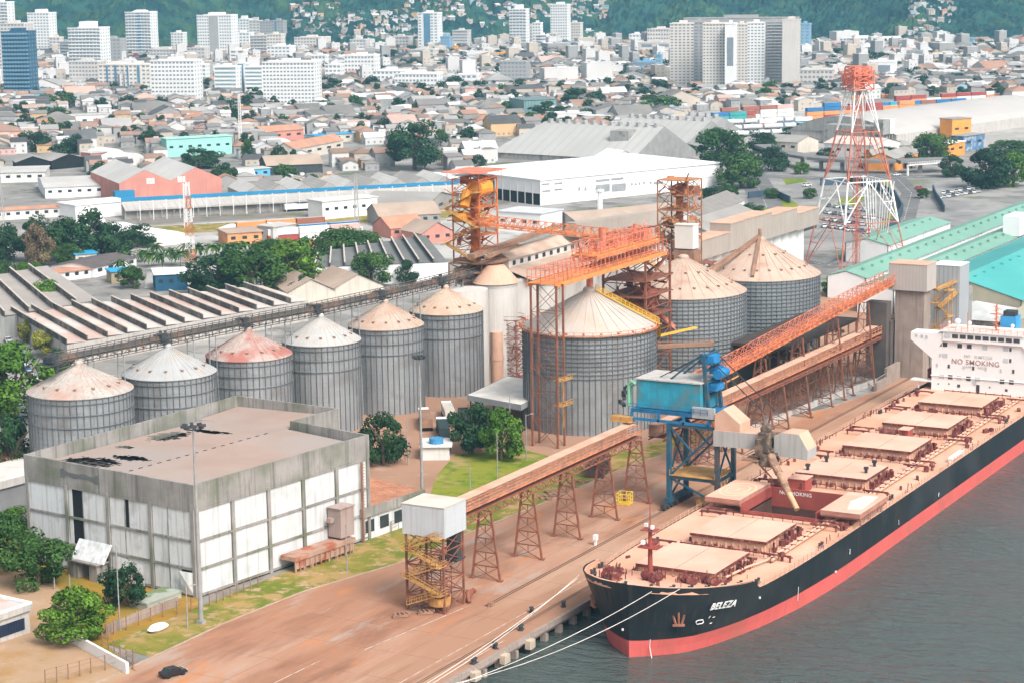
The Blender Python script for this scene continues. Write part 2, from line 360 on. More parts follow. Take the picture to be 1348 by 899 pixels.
for side in (1, -1):
    base = len(hull.v)
    for s in SS:
        for lv in LV:
            x = tipx(0 if lv is None else lv)+s; z = top_z(x) if lv is None else lv
            if lv is None: x = tipx(z)+s*(1 if s > 25 else 1)-(0); z = top_z(x)
            y = hb(s, z)
            if s > 195: y *= 1-((s-195)/26)**2*.35
            hull.v.append((x, side*y, z))
    n = len(LV)
    for i in range(len(SS)-1):
        for j in range(n-1):
            a = base+i*n+j; f = (a, a+n, a+n+1, a+1); hull.f.append(f if side < 0 else f[::-1]); hull.m.append(0 if LV[j] >= -.05 else 1)
k = len(SS)-1; n = len(LV)
for j in range(n-1):
    a = k*n+j; c = len(SS)*n+k*n+j; hull.f.append((a, c, c+1, a+1)); hull.m.append(0)
hull.obj('hull', [SHIPB, SHIPR], ship, world=True, smooth=False)
def deck_z(x): return top_z(x)-1.15 if x < -1.5 else 5.42
def dk(x):
    z = deck_z(x); s = x-tipx(z); return hb(max(0, s), z)*(1-(max(0, s-195)/26)**2*.35)-.12
dm = MB()
xs = [-20.5,-20.1,-19.6,-19,-18,-16,-14,-11,-8,-5,-2.5,-1.4,2,6,10,15,22,30,43.4]
for a, c in zip(xs, xs[1:]): dm.q([(a,-dk(a),deck_z(a)),(c,-dk(c),deck_z(c)),(c,dk(c),deck_z(c)),(a,dk(a),deck_z(a))])
dm.q([(43.4,-dk(43),5.42),(58,-dk(58),5.42),(58,-7.6,5.42),(43.4,-7.6,5.42)]); dm.q([(43.4,7.2,5.42),(58,7.2,5.42),(58,dk(58),5.42),(43.4,dk(43),5.42)])
xs = [58,100,150,190,200]
for a, c in zip(xs, xs[1:]): dm.q([(a,-dk(a),5.42),(c,-dk(c),5.42),(c,dk(c),5.42),(a,dk(a),5.42)])
dm.obj('deck', DECKM, ship, world=True)
# bulwark inner face
bw = MB()
xs = [-20.5,-20.1,-19.5,-18.5,-16.5,-14,-11,-8,-5,-3,-1.6]
for sd_ in (1,-1):
    for a, c in zip(xs, xs[1:]):
        bw.q([(a,sd_*(dk(a)-.1),deck_z(a)),(c,sd_*(dk(c)-.1),deck_z(c)),(c,sd_*(dk(c)-.02),top_z(c)),(a,sd_*(dk(a)-.02),top_z(a))])
        bw.bar((a,sd_*dk(a),top_z(a)+.04),(c,sd_*dk(c),top_z(c)+.04),.3,.1)
bw.obj('bulwark', DECKM, ship, world=True)
# hatches
HX = [(-2.6,12.4,7.4),(19.8,34.2,7.4),None,(71,83.8,7.5),(97.6,111.4,7.5),(122.2,136.4,7.5),(146.6,160.2,7.5)]
hr_ = random.Random(5)
def side_gear(x0, x1, y0, y1, z0, n, hmax=.9):
    g = MB()
    for i in range(n):
        x = hr_.uniform(x0, x1); y = hr_.uniform(y0, y1); h = hr_.uniform(.3, hmax)
        if hr_.random() < .45: g.tube((x,y,z0),(x+hr_.uniform(-.3,.3),y+hr_.uniform(-.3,.3),z0+h),.09,n=6)
        else: g.cbox((x,y,z0+h/2), hr_.uniform(.3,.8), hr_.uniform(.2,.7), h, rot=hr_.uniform(0,1.5))
    return g
for k, hx in enumerate(HX):
    if hx is None: continue
    x0, x1, w_ = hx; wf = w_ if k else 4.6
    c = MB(); c.box(x0+.4, x1-.4, -w_+.4, w_-.4, 5.42, 6.95); 
    x = x0+1
    while x < x1-.6: c.box(x, x+.15, -w_-.1, w_+.1, 5.42, 6.9); x += 1.5
    y = -w_+.8
    while y < w_-.5: c.box(x0+.1, x1-.1, y, y+.15, 5.42, 6.5); y += 1.4
    c.obj('hatch_coaming', DUSTP, ship, world=True)
    for sgn in (-1, 1):
        h = MB()
        if k == 0:   # tapered forward hatch
            ya = sgn*.04
            v = [(x0,ya),(x1,ya),(x1,sgn*w_),(x0,sgn*w_)]
            if sgn > 0: v = v
            h.q([(a,b_,7.55) for a,b_ in v]); 
            for (a,b_),(c_,d_) in zip(v, v[1:]+v[:1]): h.q([(a,b_,7.0),(c_,d_,7.0),(c_,d_,7.55),(a,b_,7.55)], 1)
        else:
            ya, yb = (.04, w_) if sgn > 0 else (-w_, -.04); h.box(x0, x1, ya, yb, 7.0, 7.5, 1, top=0)
            h.box(x0+.3, x1-.3, ya+.2 if sgn > 0 else ya+.3, yb-.3, 7.5, 7.53, 0)
        h.obj('hatch_cover', [HATCHM, MAROON], ship, world=True)
    for o_ in ship.children[-2:]: pass
    side_gear(x0+.5, x1, -w_-1.3, -w_-.15, 5.42, 44, 1.9).obj('hatch_gear', MAROON, ship, world=True)
    side_gear(x0-1.0, x0-.15, -w_, w_, 5.42, 30, .95).obj('hatch_gear', MAROON, ship, world=True)
    side_gear(x0+.5, x1, w_+.2, w_+1.2, 5.42, 24, 1.2).obj('hatch_gear', MAROON, ship, world=True)
# open hatch: coaming, hold, grain, covers slid aside
c = MB(); 
c.box(43.2,58.2,7.2,7.5,5.42,7.4); c.box(43.2,58.2,-7.9,-7.6,5.42,7.4); c.box(43.2,43.5,-7.6,7.2,5.42,6.2); c.box(57.9,58.2,-7.6,7.2,5.42,7.4)
c.box(43.5,43.52,-7.6,7.2,-4,5.42); c.box(57.9,57.92,-7.6,7.2,3.6,5.42)
c.obj('hatch_coaming', SHRED, ship, world=True, label='red coaming of the open hold')
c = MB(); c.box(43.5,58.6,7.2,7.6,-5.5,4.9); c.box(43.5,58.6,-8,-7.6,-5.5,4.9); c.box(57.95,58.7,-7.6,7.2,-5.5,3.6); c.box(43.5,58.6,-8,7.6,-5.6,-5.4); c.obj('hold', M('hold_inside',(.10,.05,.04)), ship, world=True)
g = MB(); gv = 24
for i in range(gv+1):
    for j in range(gv+1):
        x = 43.6+14.2*i/gv; y = -7.5+14.6*j/gv; g.v.append((x, y, -4.6+6.6*max(0, 1-hypot(x-52,y+2.2)/9.5)+5.4*max(0, 1-hypot(x-47.5,y+4.4)/4.5)+hr_.uniform(-.1,.1)))
for i in range(gv):
    for j in range(gv): a = i*(gv+1)+j; g.f.append((a,a+gv+1,a+gv+2,a+1)); g.m.append(0)
g.obj('grain_cargo', GRAIN, ship, world=True)
for y0, y1, lb in ((7.4,14.6,'slid hatch cover marked with a landing circle'),(-16.6,-8.8,'slid hatch cover with a worn white patch')):
    h = MB(); h.box(42.6,57.8,y0,y1,7.3,8.2,1,top=0)
    for i in range(14): h.box(43+i*1.04,43.2+i*1.04,y0-.1,y1+.1,6.9,7.3,1)
    for xx in (45,50,56):
        for yy in (y0+.8,y1-.8): h.bar((xx,yy,5.42),(xx,yy,7.3),.35,m=1)
    cov = h.obj('hatch_cover', [HATCHM, M('cover_side',(.42,.19,.14),.8,0,.2,.5)], ship, world=True, label=lb)
    if y0 > 0: cov0 = cov
MARK = M('deck_mark', (.62,.60,.36), .8, 0, .1)
h = MB()
for R_o, R_i in ((3.3,3.05),(2.2,2.0)):
    for i in range(40):
        a, b_ = 2*pi*i/40, 2*pi*(i+1)/40
        h.q([(50.3+R_i*cos(a)*1.6,11+R_i*sin(a),8.215),(50.3+R_o*cos(a)*1.6,11+R_o*sin(a),8.215),(50.3+R_o*cos(b_)*1.6,11+R_o*sin(b_),8.215),(50.3+R_i*cos(b_)*1.6,11+R_i*sin(b_),8.215)])
h.bar((49.4,10.4,8.22),(49.4,11.6,8.22),.2,.02); h.bar((51.2,10.4,8.22),(51.2,11.6,8.22),.2,.02); h.bar((49.4,11,8.22),(51.2,11,8.22),.2,.02)
h.obj('landing_circle', MARK, cov0, world=True)
h = MB(); h.q([(46,-15.6,8.215),(56.5,-15.2,8.215),(56,-12.6,8.215),(51,-11.6,8.215),(45,-13.2,8.215)]); h.obj('worn_patch', M('patch_white',(.80,.74,.69),.8,0,.06,.4,c2=(.76,.56,.45),c2s=.8,c2a=.7), cov, world=True)
# cross deck girders between hatches: dark rail racks and walkways on posts
for xg in (38.6,41.2,63.5,66.5,90.5,94.8,116.5,119.8,141.5,144.0,163.2,16.2):
    z = 6.5
    for s_ in (-1,1):
        g = MB(); g.bar((xg,s_*13.6,z),(xg,s_*8.4,z),.35,.3)
        for y in (s_*13.4,s_*9.6): g.bar((xg,y,5.42),(xg,y,z),.28); g.bar((xg,y-.5,z-.2),(xg,y+.5,z-.2),.2)
        g.obj('cover_rail', MAROON, ship, world=True)
for xa, xb in ((35.2,42.2),(13.4,18.6),(58.8,69.8),(84.8,96.4),(112.4,121),(137.4,145.2),(161.2,169)):
    g = MB(); 
    for q_ in range(3): g.bar((xb-.8-q_*.45,-8,6.1+q_*.12),(xb-.8-q_*.45,8,6.1+q_*.12),.16)
    g.tube((xa+.9,-8,5.9),(xa+.9,8,5.9),.25,n=8)
    for q_ in range(9): g.bar((xb-1.2,-8+q_*2,5.42),(xb-1.2,-8+q_*2,6.6),.12)
    g.obj('cross_pipes', MAROON, ship, world=True)
g = MB()
for y in (-10.1,-10.9): g.tube((14,y,6.1),(168,y,6.1),.26,n=8)
g.path([(14,-10.1,6.1),(8,-8.6,6.1),(0,-8.1,6.3)], .22)
g.obj('deck_pipe', DUSTP, ship, world=True)
g = MB()
x = 15
while x < 168: g.bar((x,-10.5,5.42),(x,-10.5,6.4),.2); g.bar((x,-11.4,6.35),(x,-9.6,6.35),.12); x += 3.1
g.obj('pipe_rack', MAROON, ship, world=True)
# deckhouse on hatch 3 aft, mast houses
for x0, x1, y0, y1, z1 in ((63.4,67.0,2.4,5.8,8.0),(116.0,119.2,-.6,1.4,7.6)):
    g = MB(); g.box(x0,x1,y0,y1,5.42,z1,0,top=1); g.box(x0-.2,x1+.2,y0-.2,y1+.2,z1,z1+.15,1); g.box(x0-.05,x0,y0+.6,y0+1.4,5.5,7.3,2); g.obj('mast_house', [SHRED, HATCHM, MAROON], ship, world=True)
    g = MB(); g.tube((x0+1,y1+1.2,6.5),(x0+1,y1+4.6,6.5),.9,n=12); g.obj('deck_tank', MAROON, ship, world=True)
# vents, bollards, lockers
def deck_item(x, y, kind):
    g = MB(); z = deck_z(x)
    if kind == 'vent': g.tube((x,y,z),(x,y,z+.9),.3,n=8); g.lathe([(0,z+1.7),(.45,z+1.6),(.62,z+1.2),(.55,z+.9)],10,c=(x,y)); nm = 'vent'
    elif kind == 'bitts':
        g.box(x-.9,x+.9,y-.3,y+.3,z,z+.15)
        for q_ in (-.55,.55): g.tube((x+q_,y,z),(x+q_,y,z+.75),.25,n=8); g.tube((x+q_,y,z+.75),(x+q_,y,z+.85),.32,n=8)
        nm = 'bitts'
    elif kind == 'winch':
        g.box(x-1.3,x+1.3,y-1.3,y+1.3,z,z+.25); 
        for q_ in (-1.0,-.2,.7): g.tube((x-1.0,y+q_,z+.8),(x+1.0,y+q_,z+.8),.34,n=10); 
        for q_ in (-1.4,-.6,.3,1.2): g.tube((x-.9+.5*q_,y+q_,z+.85),(x-.82+.5*q_,y+q_+.05,z+.85),.72,n=12)
        for q_ in range(16): xx_, yy_ = x+hr_.uniform(-1.6,1.6), y+hr_.uniform(-1.9,1.9); g.bar((xx_,yy_,z),(xx_+hr_.uniform(-.3,.3),yy_,z+hr_.uniform(.9,2.0)),.14)
        nm = 'winch'
    elif kind == 'drum': g.tube((x,y,z+.4),(x,y,z+1.4),.42,n=10); g.bar((x,y,z),(x,y,z+.5),.3); nm = 'mooring_post'
    o = g.obj(nm, MAROON if kind == 'winch' else (DARKS if kind != 'vent' else MAROON), ship, world=True)
for x, y, kd in [(-13.5,6.5,'winch'),(-8.5,1.5,'winch'),(-8,8.8,'winch'),(-6.2,-4.4,'winch'),(-4.5,-7.6,'winch')]: deck_item(x, y, kd)
for x, y in [(-17,6),(-18,2),(-17.4,-2.4),(-15,9.2),(-15.2,-5.4),(-12.8,-7.6),(-10.5,-9.6),(-7.4,-11.2),(-10,11.8),(-4,13.4),(-3.6,-12.4),(2,-13.2),(28,-14.6),(66,-14.4),(104,-14.6),(142,-14.6),(160,-14.4),(60,14),(96,14.2),(140,14.2),(18,13.2)]: deck_item(x, y, 'bitts')
for x, y in [(16.5,-11.8),(14,11.6),(40,-14),(92,-14),(117,-13.4),(141,-13.3),(-2,4),(162,12.8),(64,13),(-12.5,-1.5)]: deck_item(x, y, 'vent')
for x, y in [(73.5,5.8),(76,-5.6),(81.6,4.9),(82,-5.2)]:
    g = MB(); g.box(x-.25,x+.25,y-.25,y+.25,7.53,8.5); g.box(x-.4,x+.4,y-.4,y+.4,8.3,8.8); g.obj('hatch_vent', DARKS, ship, world=True)
# railings
for sd_ in (-1, 1):
    g = MB(); x = 0.
    while x < 170:
        y = sd_*(dk(x)-.1); g.bar((x,y,5.42),(x,y,6.5),.09)
        for z in (5.85,6.2,6.5): g.bar((x,y,z),(x+1.9,sd_*(dk(x+1.9)-.1),z),.045)
        x += 1.9
    g.obj('railing', DUSTP, ship, world=True)
for i in range(60):
    g = MB(); x = hr_.uniform(-18.5, 15); y = hr_.uniform(-1,1)*(dk(x)-1)*.97; z = deck_z(x)
    if abs(y) < 6 and x > -2: continue
    if hr_.random() < .5: g.bar((x,y,z),(x,y,z+hr_.uniform(.5,1.3)),.1)
    else: g.cbox((x,y,z+.2),hr_.uniform(.3,1),hr_.uniform(.3,.7),hr_.uniform(.3,.6),rot=hr_.random()*3)
    g.obj('deck_fitting', MAROON, ship, world=True)
for sd_ in (-1, 1):
    for i in range(110):
        g = MB(); x = hr_.uniform(70, 166) if sd_ > 0 else hr_.uniform(20,166); y = sd_*hr_.uniform(14.6, 15.8)
        if i % 3 == 0: g.bar((x,y,5.42),(x+hr_.uniform(-.4,.4),y,5.42+hr_.uniform(.5,1.5)),.13)
        elif i % 9 == 1: g.cbox((x,y-sd_*1.4,5.8),hr_.uniform(.5,1.2),hr_.uniform(.4,.8),.8,rot=hr_.random())
        if g.v: g.obj('deck_fitting', MAROON, ship, world=True)
g = MB(); g.box(100,108,-15.6,-14.7,5.9,6.5); g.box(100,100.2,-15.6,-14.7,5.42,6); g.box(107.8,108,-15.6,-14.7,5.42,6); g.obj('gangway', SWHITE, ship, world=True)
# foremast
g = MB(); z0 = deck_z(-6); g.tube((-6,3,z0),(-6,3,z0+8.5),.48,.3,n=12); g.tube((-6,3,z0),(-6,3,z0+.4),.9,n=12); g.box(-7.2,-4.8,1.2,4.8,z0+5.2,z0+5.4); g.box(-7,-5,1.6,4.4,z0+8.2,z0+8.35); g.tube((-6,3,z0+8.5),(-6,3,z0+14),.1,n=6)
for k in range(8): a = 2*pi*k/8; g.bar((-6+1.3*cos(a),3+1.7*sin(a),z0+5.4),(-6+1.3*cos(a),3+1.7*sin(a),z0+6.4),.08)
mast = g.obj('foremast', SHRED, ship, world=True)
g = MB(); g.cbox((-6.9,3.9,z0+6.2),.6,.6,.7); g.cbox((-6.8,2.2,z0+9),.6,.5,.6); g.cbox((-5.3,4.1,z0+8.8),.5,.5,.6); g.obj('mast_light', SWHITE, mast, world=True)
# anchors, pockets
for sgn in (-1, 1):
    g = MB(); X = -13.2 if sgn > 0 else -16.6; z = 3.6; y = hb(X-tipx(z), z)*sgn; nx, ny = (-.75, .66) if sgn > 0 else (-.86, -.5)
    c_ = Vector((X+nx*.3, y+ny*.3, z)); t_ = Vector((-ny, nx, 0))
    g.bar(c_+Vector((0,0,1.2)), c_+Vector((0,0,-.8)), .26); g.bar(c_+t_*-.95+Vector((0,0,.7)), c_+t_*-.5+Vector((0,0,-.8)), .28); g.bar(c_+t_*.95+Vector((0,0,.7)), c_+t_*.5+Vector((0,0,-.8)), .28); g.bar(c_+t_*-1.0+Vector((0,0,-1.0)), c_+t_*1.0+Vector((0,0,-1.0)), .4,.35)
    g.obj('anchor', HAWSE, ship, world=True)
# superstructure
BX = 171.0
sup = MB(); sup.box(BX,188,-12.4,12.4,5.42,9.0,0); sup.box(BX-.01,188,-12.4,12.4,9.0,17.6,0)
sup.box(BX-.25,BX+12,-12.6,12.6,8.9,9.05); 
sup.box(BX-.6,BX+9,-9.6,9.6,17.6,19.9,0,top=0); sup.box(BX-.9,BX+9.2,-10.4,10.4,19.9,20.1,0,top=1)
for sgn in (-1, 1):   # bridge wings, bracket shaped
    y0, y1, y2 = sgn*9.6, sgn*12.4, sgn*17.6
    P_ = [(y0,17.5),(y1,13.2),(y1+sgn*.2,13.4),(y2,17.3),(y2,19.2),(y0,19.3)]
    for xx in (BX-.4, BX+4): sup.q([(xx,a,b_) for a, b_ in (P_ if (xx < BX) == (sgn > 0) else P_[::-1])])
    for (a,b_),(c_,d_) in zip(P_, P_[1:]+P_[:1]): sup.q([(BX-.4,a,b_),(BX+4,a,b_),(BX+4,c_,d_),(BX-.4,c_,d_)])
sup.box(BX-.1,BX+2.4,12.4,17.6,7.3,7.65); sup.box(BX+.4,BX+.7,15.6,15.9,5.42,7.3); sup.box(BX+3,BX+16,12.4,14.4,5.42,9.8,2)
house = sup.obj('superstructure', [SWHITE, HBUFF, MAROON], ship, world=True)
WN = M('ship_window', (.05,.055,.06), .3, 0, .2, spec=.5); WNG = M('ship_window_faded', (.50,.52,.54), .5)
def swin(y, z, w_, h_, mt=None): g = MB(); g.box(BX-.09,BX-.02,y-w_/2,y+w_/2,z-h_/2,z+h_/2); g.obj('window', mt or WN, house, world=True)
for k in range(10): 
    g = MB(); y = 8.4-k*1.86; g.box(BX-.68,BX-.58,y-.72,y+.72,18.4,19.35); g.obj('bridge_window', WN if k not in (0,) else WNG, house, world=True)
def bz(v): return ZAT(BX, 6, v)
def by(u, z):
    a, b_ = -20., 20.
    for _ in range(40):
        c_ = (a+b_)/2
        if PX(BX, c_, z)[0] > u: a = c_
        else: b_ = c_
    return a
S6 = 6.4226
for u, v, w_, f in ((375,405,.5,0),(412,408,1.1,0),(536,419,1.1,0),(617,424,1.1,0),(748,434,1.2,1),(925,445,1.3,1),(965,450,.5,0),(372,497,.5,1),(412,500,1.2,1),(925,541,1.2,1),(964,543,.5,0),(345,580,.45,1),(444,590,.5,0),(571,602,.5,1),(650,608,.5,0),(757,614,.5,1),(886,626,.5,1),(989,634,.5,0),(383,675,1.2,1),(456,681,1.1,0),(531,686,1.2,1),(610,694,1.1,0),(688,700,1.2,1),(894,719,1.1,0),(973,724,1.1,0),(662,730,.9,1)):
    uu, vv = 1180+u/S6, 390+v/S6; z = 15.
    for _ in range(6): y = by(uu, z); z = ZAT(BX, y, vv)
    swin(y, z, w_, 1.0 if w_ > .6 else .9, WNG if f else WN)
for y, z, w_, h_ in ((10.6,7,.3,.3),(8,7.2,.3,.3),(5.6,6.9,.7,.7),(.9,6.6,.8,1.9),(-2,7.2,.3,.3),(-6,6.8,.6,.6)): swin(y, z, w_, h_)
for y in (13.6,14.8,16.2):
    g = MB(); g.box(BX-.5,BX-.42,y-.3,y+.3,17.7+(y-13)*.1,18.5+(y-13)*.08); g.obj('window', WNG, house, world=True)
g = MB(); z = 20.1
for y in [i*1.5-10 for i in range(14)]: g.bar((BX-.8,y,z),(BX-.8,y,z+1.1),.08)
for q_ in (.4,.75,1.1): g.bar((BX-.8,-10.2,z+q_),(BX-.8,10.2,z+q_),.06); g.bar((BX-.8,10.2,z+q_),(BX+9,10.2,z+q_),.06)
g.bar((BX+4,-2,z),(BX+4,-2,z+6.5),.3); g.bar((BX+4,-3.6,z+4),(BX+4,-.4,z+4),.2); g.bar((BX+3,-2,z+5.5),(BX+5,-2,z+5.5),.2); g.bar((BX+4,5,z),(BX+4,5,z+4),.15)
for q_ in range(6): g.bar((BX+4-.8,-2.8,z+q_),(BX+4+.8,-1.2,z+q_+1),.1); g.bar((BX+4.8,-2.8,z+q_),(BX+3.2,-1.2,z+q_+1),.1)
g.obj('radar_mast', SALM, house, world=True)
for y, r in ((7.2,.75),(4.2,.5),(9.2,.3),(-6.2,.5)):
    g = MB(); g.tube((BX+3,y,z),(BX+3,y,z+1.2),.2,n=8); g.lathe([(0,z+1.1),(r*.7,z+1.2),(r,z+1.2+r*.7),(r*.8,z+1.2+r*1.4),(0,z+1.2+r*1.8)],14,c=(BX+3,y)); g.obj('radome', SWHITE, house, world=True, smooth=True)
g = MB(); g.box(BX+10,BX+14,-5,-1.2,17,22.6,0); g.box(BX+10.5,BX+13.5,-4.5,-1.7,22.6,23.8,1); g.obj('funnel', [M('funnel_blue',(.05,.28,.55)), DARKS], ship, world=True)
# lettering
def text(s, size, name, mat, parent, origin, xdir, zdir, ext=.03, shear=0, label=None):
    cu = bpy.data.curves.new(name, 'FONT'); cu.body = s; cu.size = size; cu.align_x = 'CENTER'; cu.align_y = 'CENTER'; cu.extrude = ext; cu.shear = shear; cu.offset = size*(.02 if s == 'BELEZA' else .006); cu.space_character = 1.08
    tmp = bpy.data.objects.new('tmp', cu); COL.objects.link(tmp); dg = bpy.context.evaluated_depsgraph_get(); me = bpy.data.meshes.new_from_object(tmp.evaluated_get(dg)); COL.objects.unlink(tmp); bpy.data.objects.remove(tmp)
    me.materials.clear(); me.materials.append(mat); X = Vector(xdir).normalized(); Z = Vector(zdir).normalized(); Y = Z.cross(X); Z = X.cross(Y).normalized()
    mm = Matrix((( X.x, Z.x, -Y.x if False else X.cross(Z).x),(X.y, Z.y, X.cross(Z).y),(X.z, Z.z, X.cross(Z).z))).to_4x4(); mm.translation = Vector(origin)-(parent.location if parent else Vector((0,0,0)))
    me.transform(mm); o = bpy.data.objects.new(name, me); COL.objects.link(o); o.parent = parent
    if label: o['label'] = label
    return o
LW = M('letter_white', (.85,.83,.8), .6, 0, .03); LB = M('letter_brown', (.38,.24,.20), .7); LG = M('letter_grey', (.50,.49,.48), .7)
text('NO SMOKING', 1.75, 'lettering', LB, ship, (BX-.06, by(1284.5,16), ZAT(BX,2,477.5)), (0,-1,0), (0,0,1), .02, 0, 'large brown NO SMOKING on the bridge front')
text('NO   SUMTCUS', .95, 'lettering', LG, ship, (BX-.06, by(1288,16), ZAT(BX,2,469.5)), (0,-1,0), (0,0,1), .02)
text('SAFETY  FIRST', .8, 'lettering', LG, ship, (BX-.06, by(1284,16), ZAT(BX,2,483.5)), (0,-1,0), (0,0,1), .02)
text('NO SMOKING', 1.0, 'lettering', LW, ship, (57.86, 2.2, 6.5), (0,-1,0), (0,0,1), .02, 0, 'white NO SMOKING on the open hold coaming')
def hullpt(u, v, sgn=-1, zlo=-3, zhi=9):
    best = None
    for iz in range(60):
        z = zlo+(zhi-zlo)*iz/59
        P = G(u, v, z)
        s = P.x-tipx(z)
        if s < 0: continue
        e = abs(P.y-sgn*hb(s, z))
        if best is None or e < best[0]: best = (e, P.copy())
    return best[1]
pa = hullpt(937, 797.5); pb = hullpt(965, 793); xd = pb-pa; z_ = hullpt(951,791)-hullpt(951,800); nrm = xd.cross(z_).normalized()
if nrm.dot(CAM-pa) < 0: nrm = -nrm
text('BELEZA', 1.8, 'lettering', LW, ship, (pa+pb)/2+nrm*.22, xd, z_, .05, .2, 'white name BELEZA on the bow')
def hullmark(name, pts, r=.07, mat=LW):
    g = MB(); P = [hullpt(u, v)+Vector((-.15,-.22,.05)) for u, v in pts]; g.path(P, r, 5); return g.obj(name, mat, ship, world=True)
hullmark('load_mark', [(915,818),(917,816),(924,815),(925,818),(923,820),(916,821),(915,818)])
for pts in ([(932,813),(934,810)],[(937,812),(940,811)],[(933,820),(936,819)],[(1118,722),(1117.5,729)],[(1050,772),(1049,790)],[(1182,684),(1182,690)],[(1235,648),(1234.5,653)],[(855,841),(854,850),(857,866)]): hullmark('hull_mark', pts, .06)
for u, v in ((819.5,828),(1100,752),(1000,786)): g = MB(); P = hullpt(u, v); g.cbox(P+Vector((-.05,-.05,0)), .25,.25,.35); g.obj('draught_mark', LW, ship, world=True)
# mooring lines
ROPE = M('rope', (.72,.66,.60), .9)
def line(a, b_, sag, lb):
    g = MB(); P = []
    for i in range(15):
        t = i/14; q_ = Vector(a).lerp(Vector(b_), t); q_.z -= sag*4*t*(1-t); P.append(q_)
    g.path(P, .05, 5); tag(g.obj('mooring_line', ROPE), lb, 'rope', 'mooring lines from the bow')
line((-14.6,12.4,7.4), (-76,17.4,.6), 1.0, 'upper pale mooring line from the port bow across the quay')
line((-12,13.4,7.2), (-72,17.2,.6), 1.6, 'second mooring line from the port bow, just below the upper one')
line(hullpt(863,774)+Vector((-.2,-.2,0)), (-64,16.7,.5), 1.6, 'mooring line from the bow plating over the water, the shorter one')
line(hullpt(895,775)+Vector((-.2,-.2,.2)), (-56.5,16.4,.4), 2.2, 'lowest mooring line over the water reaching the quay edge')
# ================================================================ QUAY EQUIPMENT
def gallery(t, a, b_, w_=3.4, h=2.6, dzt=-1.3, deckm=DUSTP, railm=SALM, trussm=RUST, roof=True, rail=True, step=2.2, world=True):
    """belt gallery from a to b: a,b are centre points of the deck underside"""
    a = Vector(a); b_ = Vector(b_); d = b_-a; Lg = d.length; d.normalize(); s = d.cross(Vector((0,0,1))).normalized(); up = s.cross(d).normalized()
    P = lambda l, y, z: a+d*l+s*y+up*z
    g = MB()
    def beam(l0, l1, y0, y1, z0, z1, m=0): 
        n = len(g.v); g.v += [tuple(P(l,y,z)) for l,y,z in ((l0,y0,z0),(l1,y0,z0),(l1,y1,z0),(l0,y1,z0),(l0,y0,z1),(l1,y0,z1),(l1,y1,z1),(l0,y1,z1))]
        for f in ((0,3,2,1),(4,5,6,7),(0,1,5,4),(1,2,6,5),(2,3,7,6),(3,0,4,7)): g.f.append(tuple(n+i for i in f)); g.m.append(m)
    if roof:
        beam(0, Lg, -w_/2, w_*.18, h-.15, h); beam(0, Lg, -w_/2, -w_/2+.12, .1, h-.2, 0); beam(0, Lg, -w_/2+.1, w_*.1, .15, .3)
        g.obj('belt_cover', deckm, t, world=world)
        g = MB()
        beam(0, Lg, w_*.18, w_/2, .8, .9)
        g.obj('walkway', railm, t, world=world)
    else:
        beam(0, Lg, -w_/2, w_/2, 0, .15); beam(0, Lg, -w_*.2, w_*.2, .5, .95); g.obj('belt', deckm, t, world=world)
    g = MB(); n = int(Lg/step)
    sides = (w_/2,) if roof else (-w_/2, w_/2)
    for y in sides:
        z0 = .9 if roof else .1; z1 = h+.1 if roof else h
        for k in range(n+1): l = Lg*k/n; g.bar(P(l,y,z0), P(l,y,z1), .13)
        for q_ in ((z0+.5, z1-.55, z1) if roof else (z0+1.1, z1)): g.bar(P(0,y,q_), P(Lg,y,q_), .11)
        if roof:
            g.q([P(0,y-.02,z0+.0),P(Lg,y-.02,z0+.0),P(Lg,y-.02,z0+.28),P(0,y-.02,z0+.28)])
        else:
            for k in range(n): l0, l1 = Lg*k/n, Lg*(k+1)/n; g.bar(P(l0,y,.1), P(l1,y,h), .1); g.bar(P(l1,y,.1), P(l0,y,h), .1)
    if not roof:
        for k in range(0, n+1): l = Lg*k/n; g.bar(P(l,-w_/2,h), P(l,w_/2,h), .1)
    g.obj('railing', railm, t, world=world)
    g = MB(); dz = dzt if roof else 0
    if roof:
        for y in (-w_/2, w_/2):
            g.bar(P(0,y,0), P(Lg,y,0), .2); g.bar(P(0,y,dz), P(Lg,y,dz), .2); n2 = int(Lg/1.5)
            for k in range(n2): l0, l1 = Lg*k/n2, Lg*(k+1)/n2; g.bar(P(l0,y,dz if k%2 else 0), P(l1,y,0 if k%2 else dz), .13); g.bar(P(l1,y,0), P(l1,y,dz), .08)
        beam(0, Lg, -w_/2+.1, w_/2-.1, -.1, 0)
        g.obj('truss', trussm, t, world=world)
gl = thing('conveyor_gallery', 'long low belt gallery with peach cover and orange railing on trestles above the quay yard', 'conveyor', (22, 38.3, 13))
gallery(gl, (-14.6,38.3,14.1), (60.5,38.3,14.1), railm=M('dusty_salmon',(.56,.24,.13),.8,0,.25,.6,c2=(.35,.15,.10),c2s=.4,c2a=.4))
gl = thing('conveyor_gallery', 'lower of the two far belt galleries, reaching the tall grey tower', 'conveyor', (150, 38.3, 11))
gallery(gl, (71,38.3,11.6), (207.5,38.3,11.2), dzt=-.6, railm=M('dusty_salmon',(.5,.2,.13)))
gl = thing('conveyor_gallery', 'upper open orange lattice gallery climbing to the top of the tall grey tower', 'conveyor', (180, 50, 17))
gallery(gl, (101,46,14.2), (207.8,36,24.6), w_=3.6, h=2.8, deckm=ORNG, railm=SALM, roof=False, step=2.6)
gallery_ = gl; g = MB(); g.lattice(101,113,44,48,13.5,17.2,1,.2,.14); g.bar((101,44,13),(125,43,14.5),.3); g.obj('end_frame', YELL, gl, world=True)
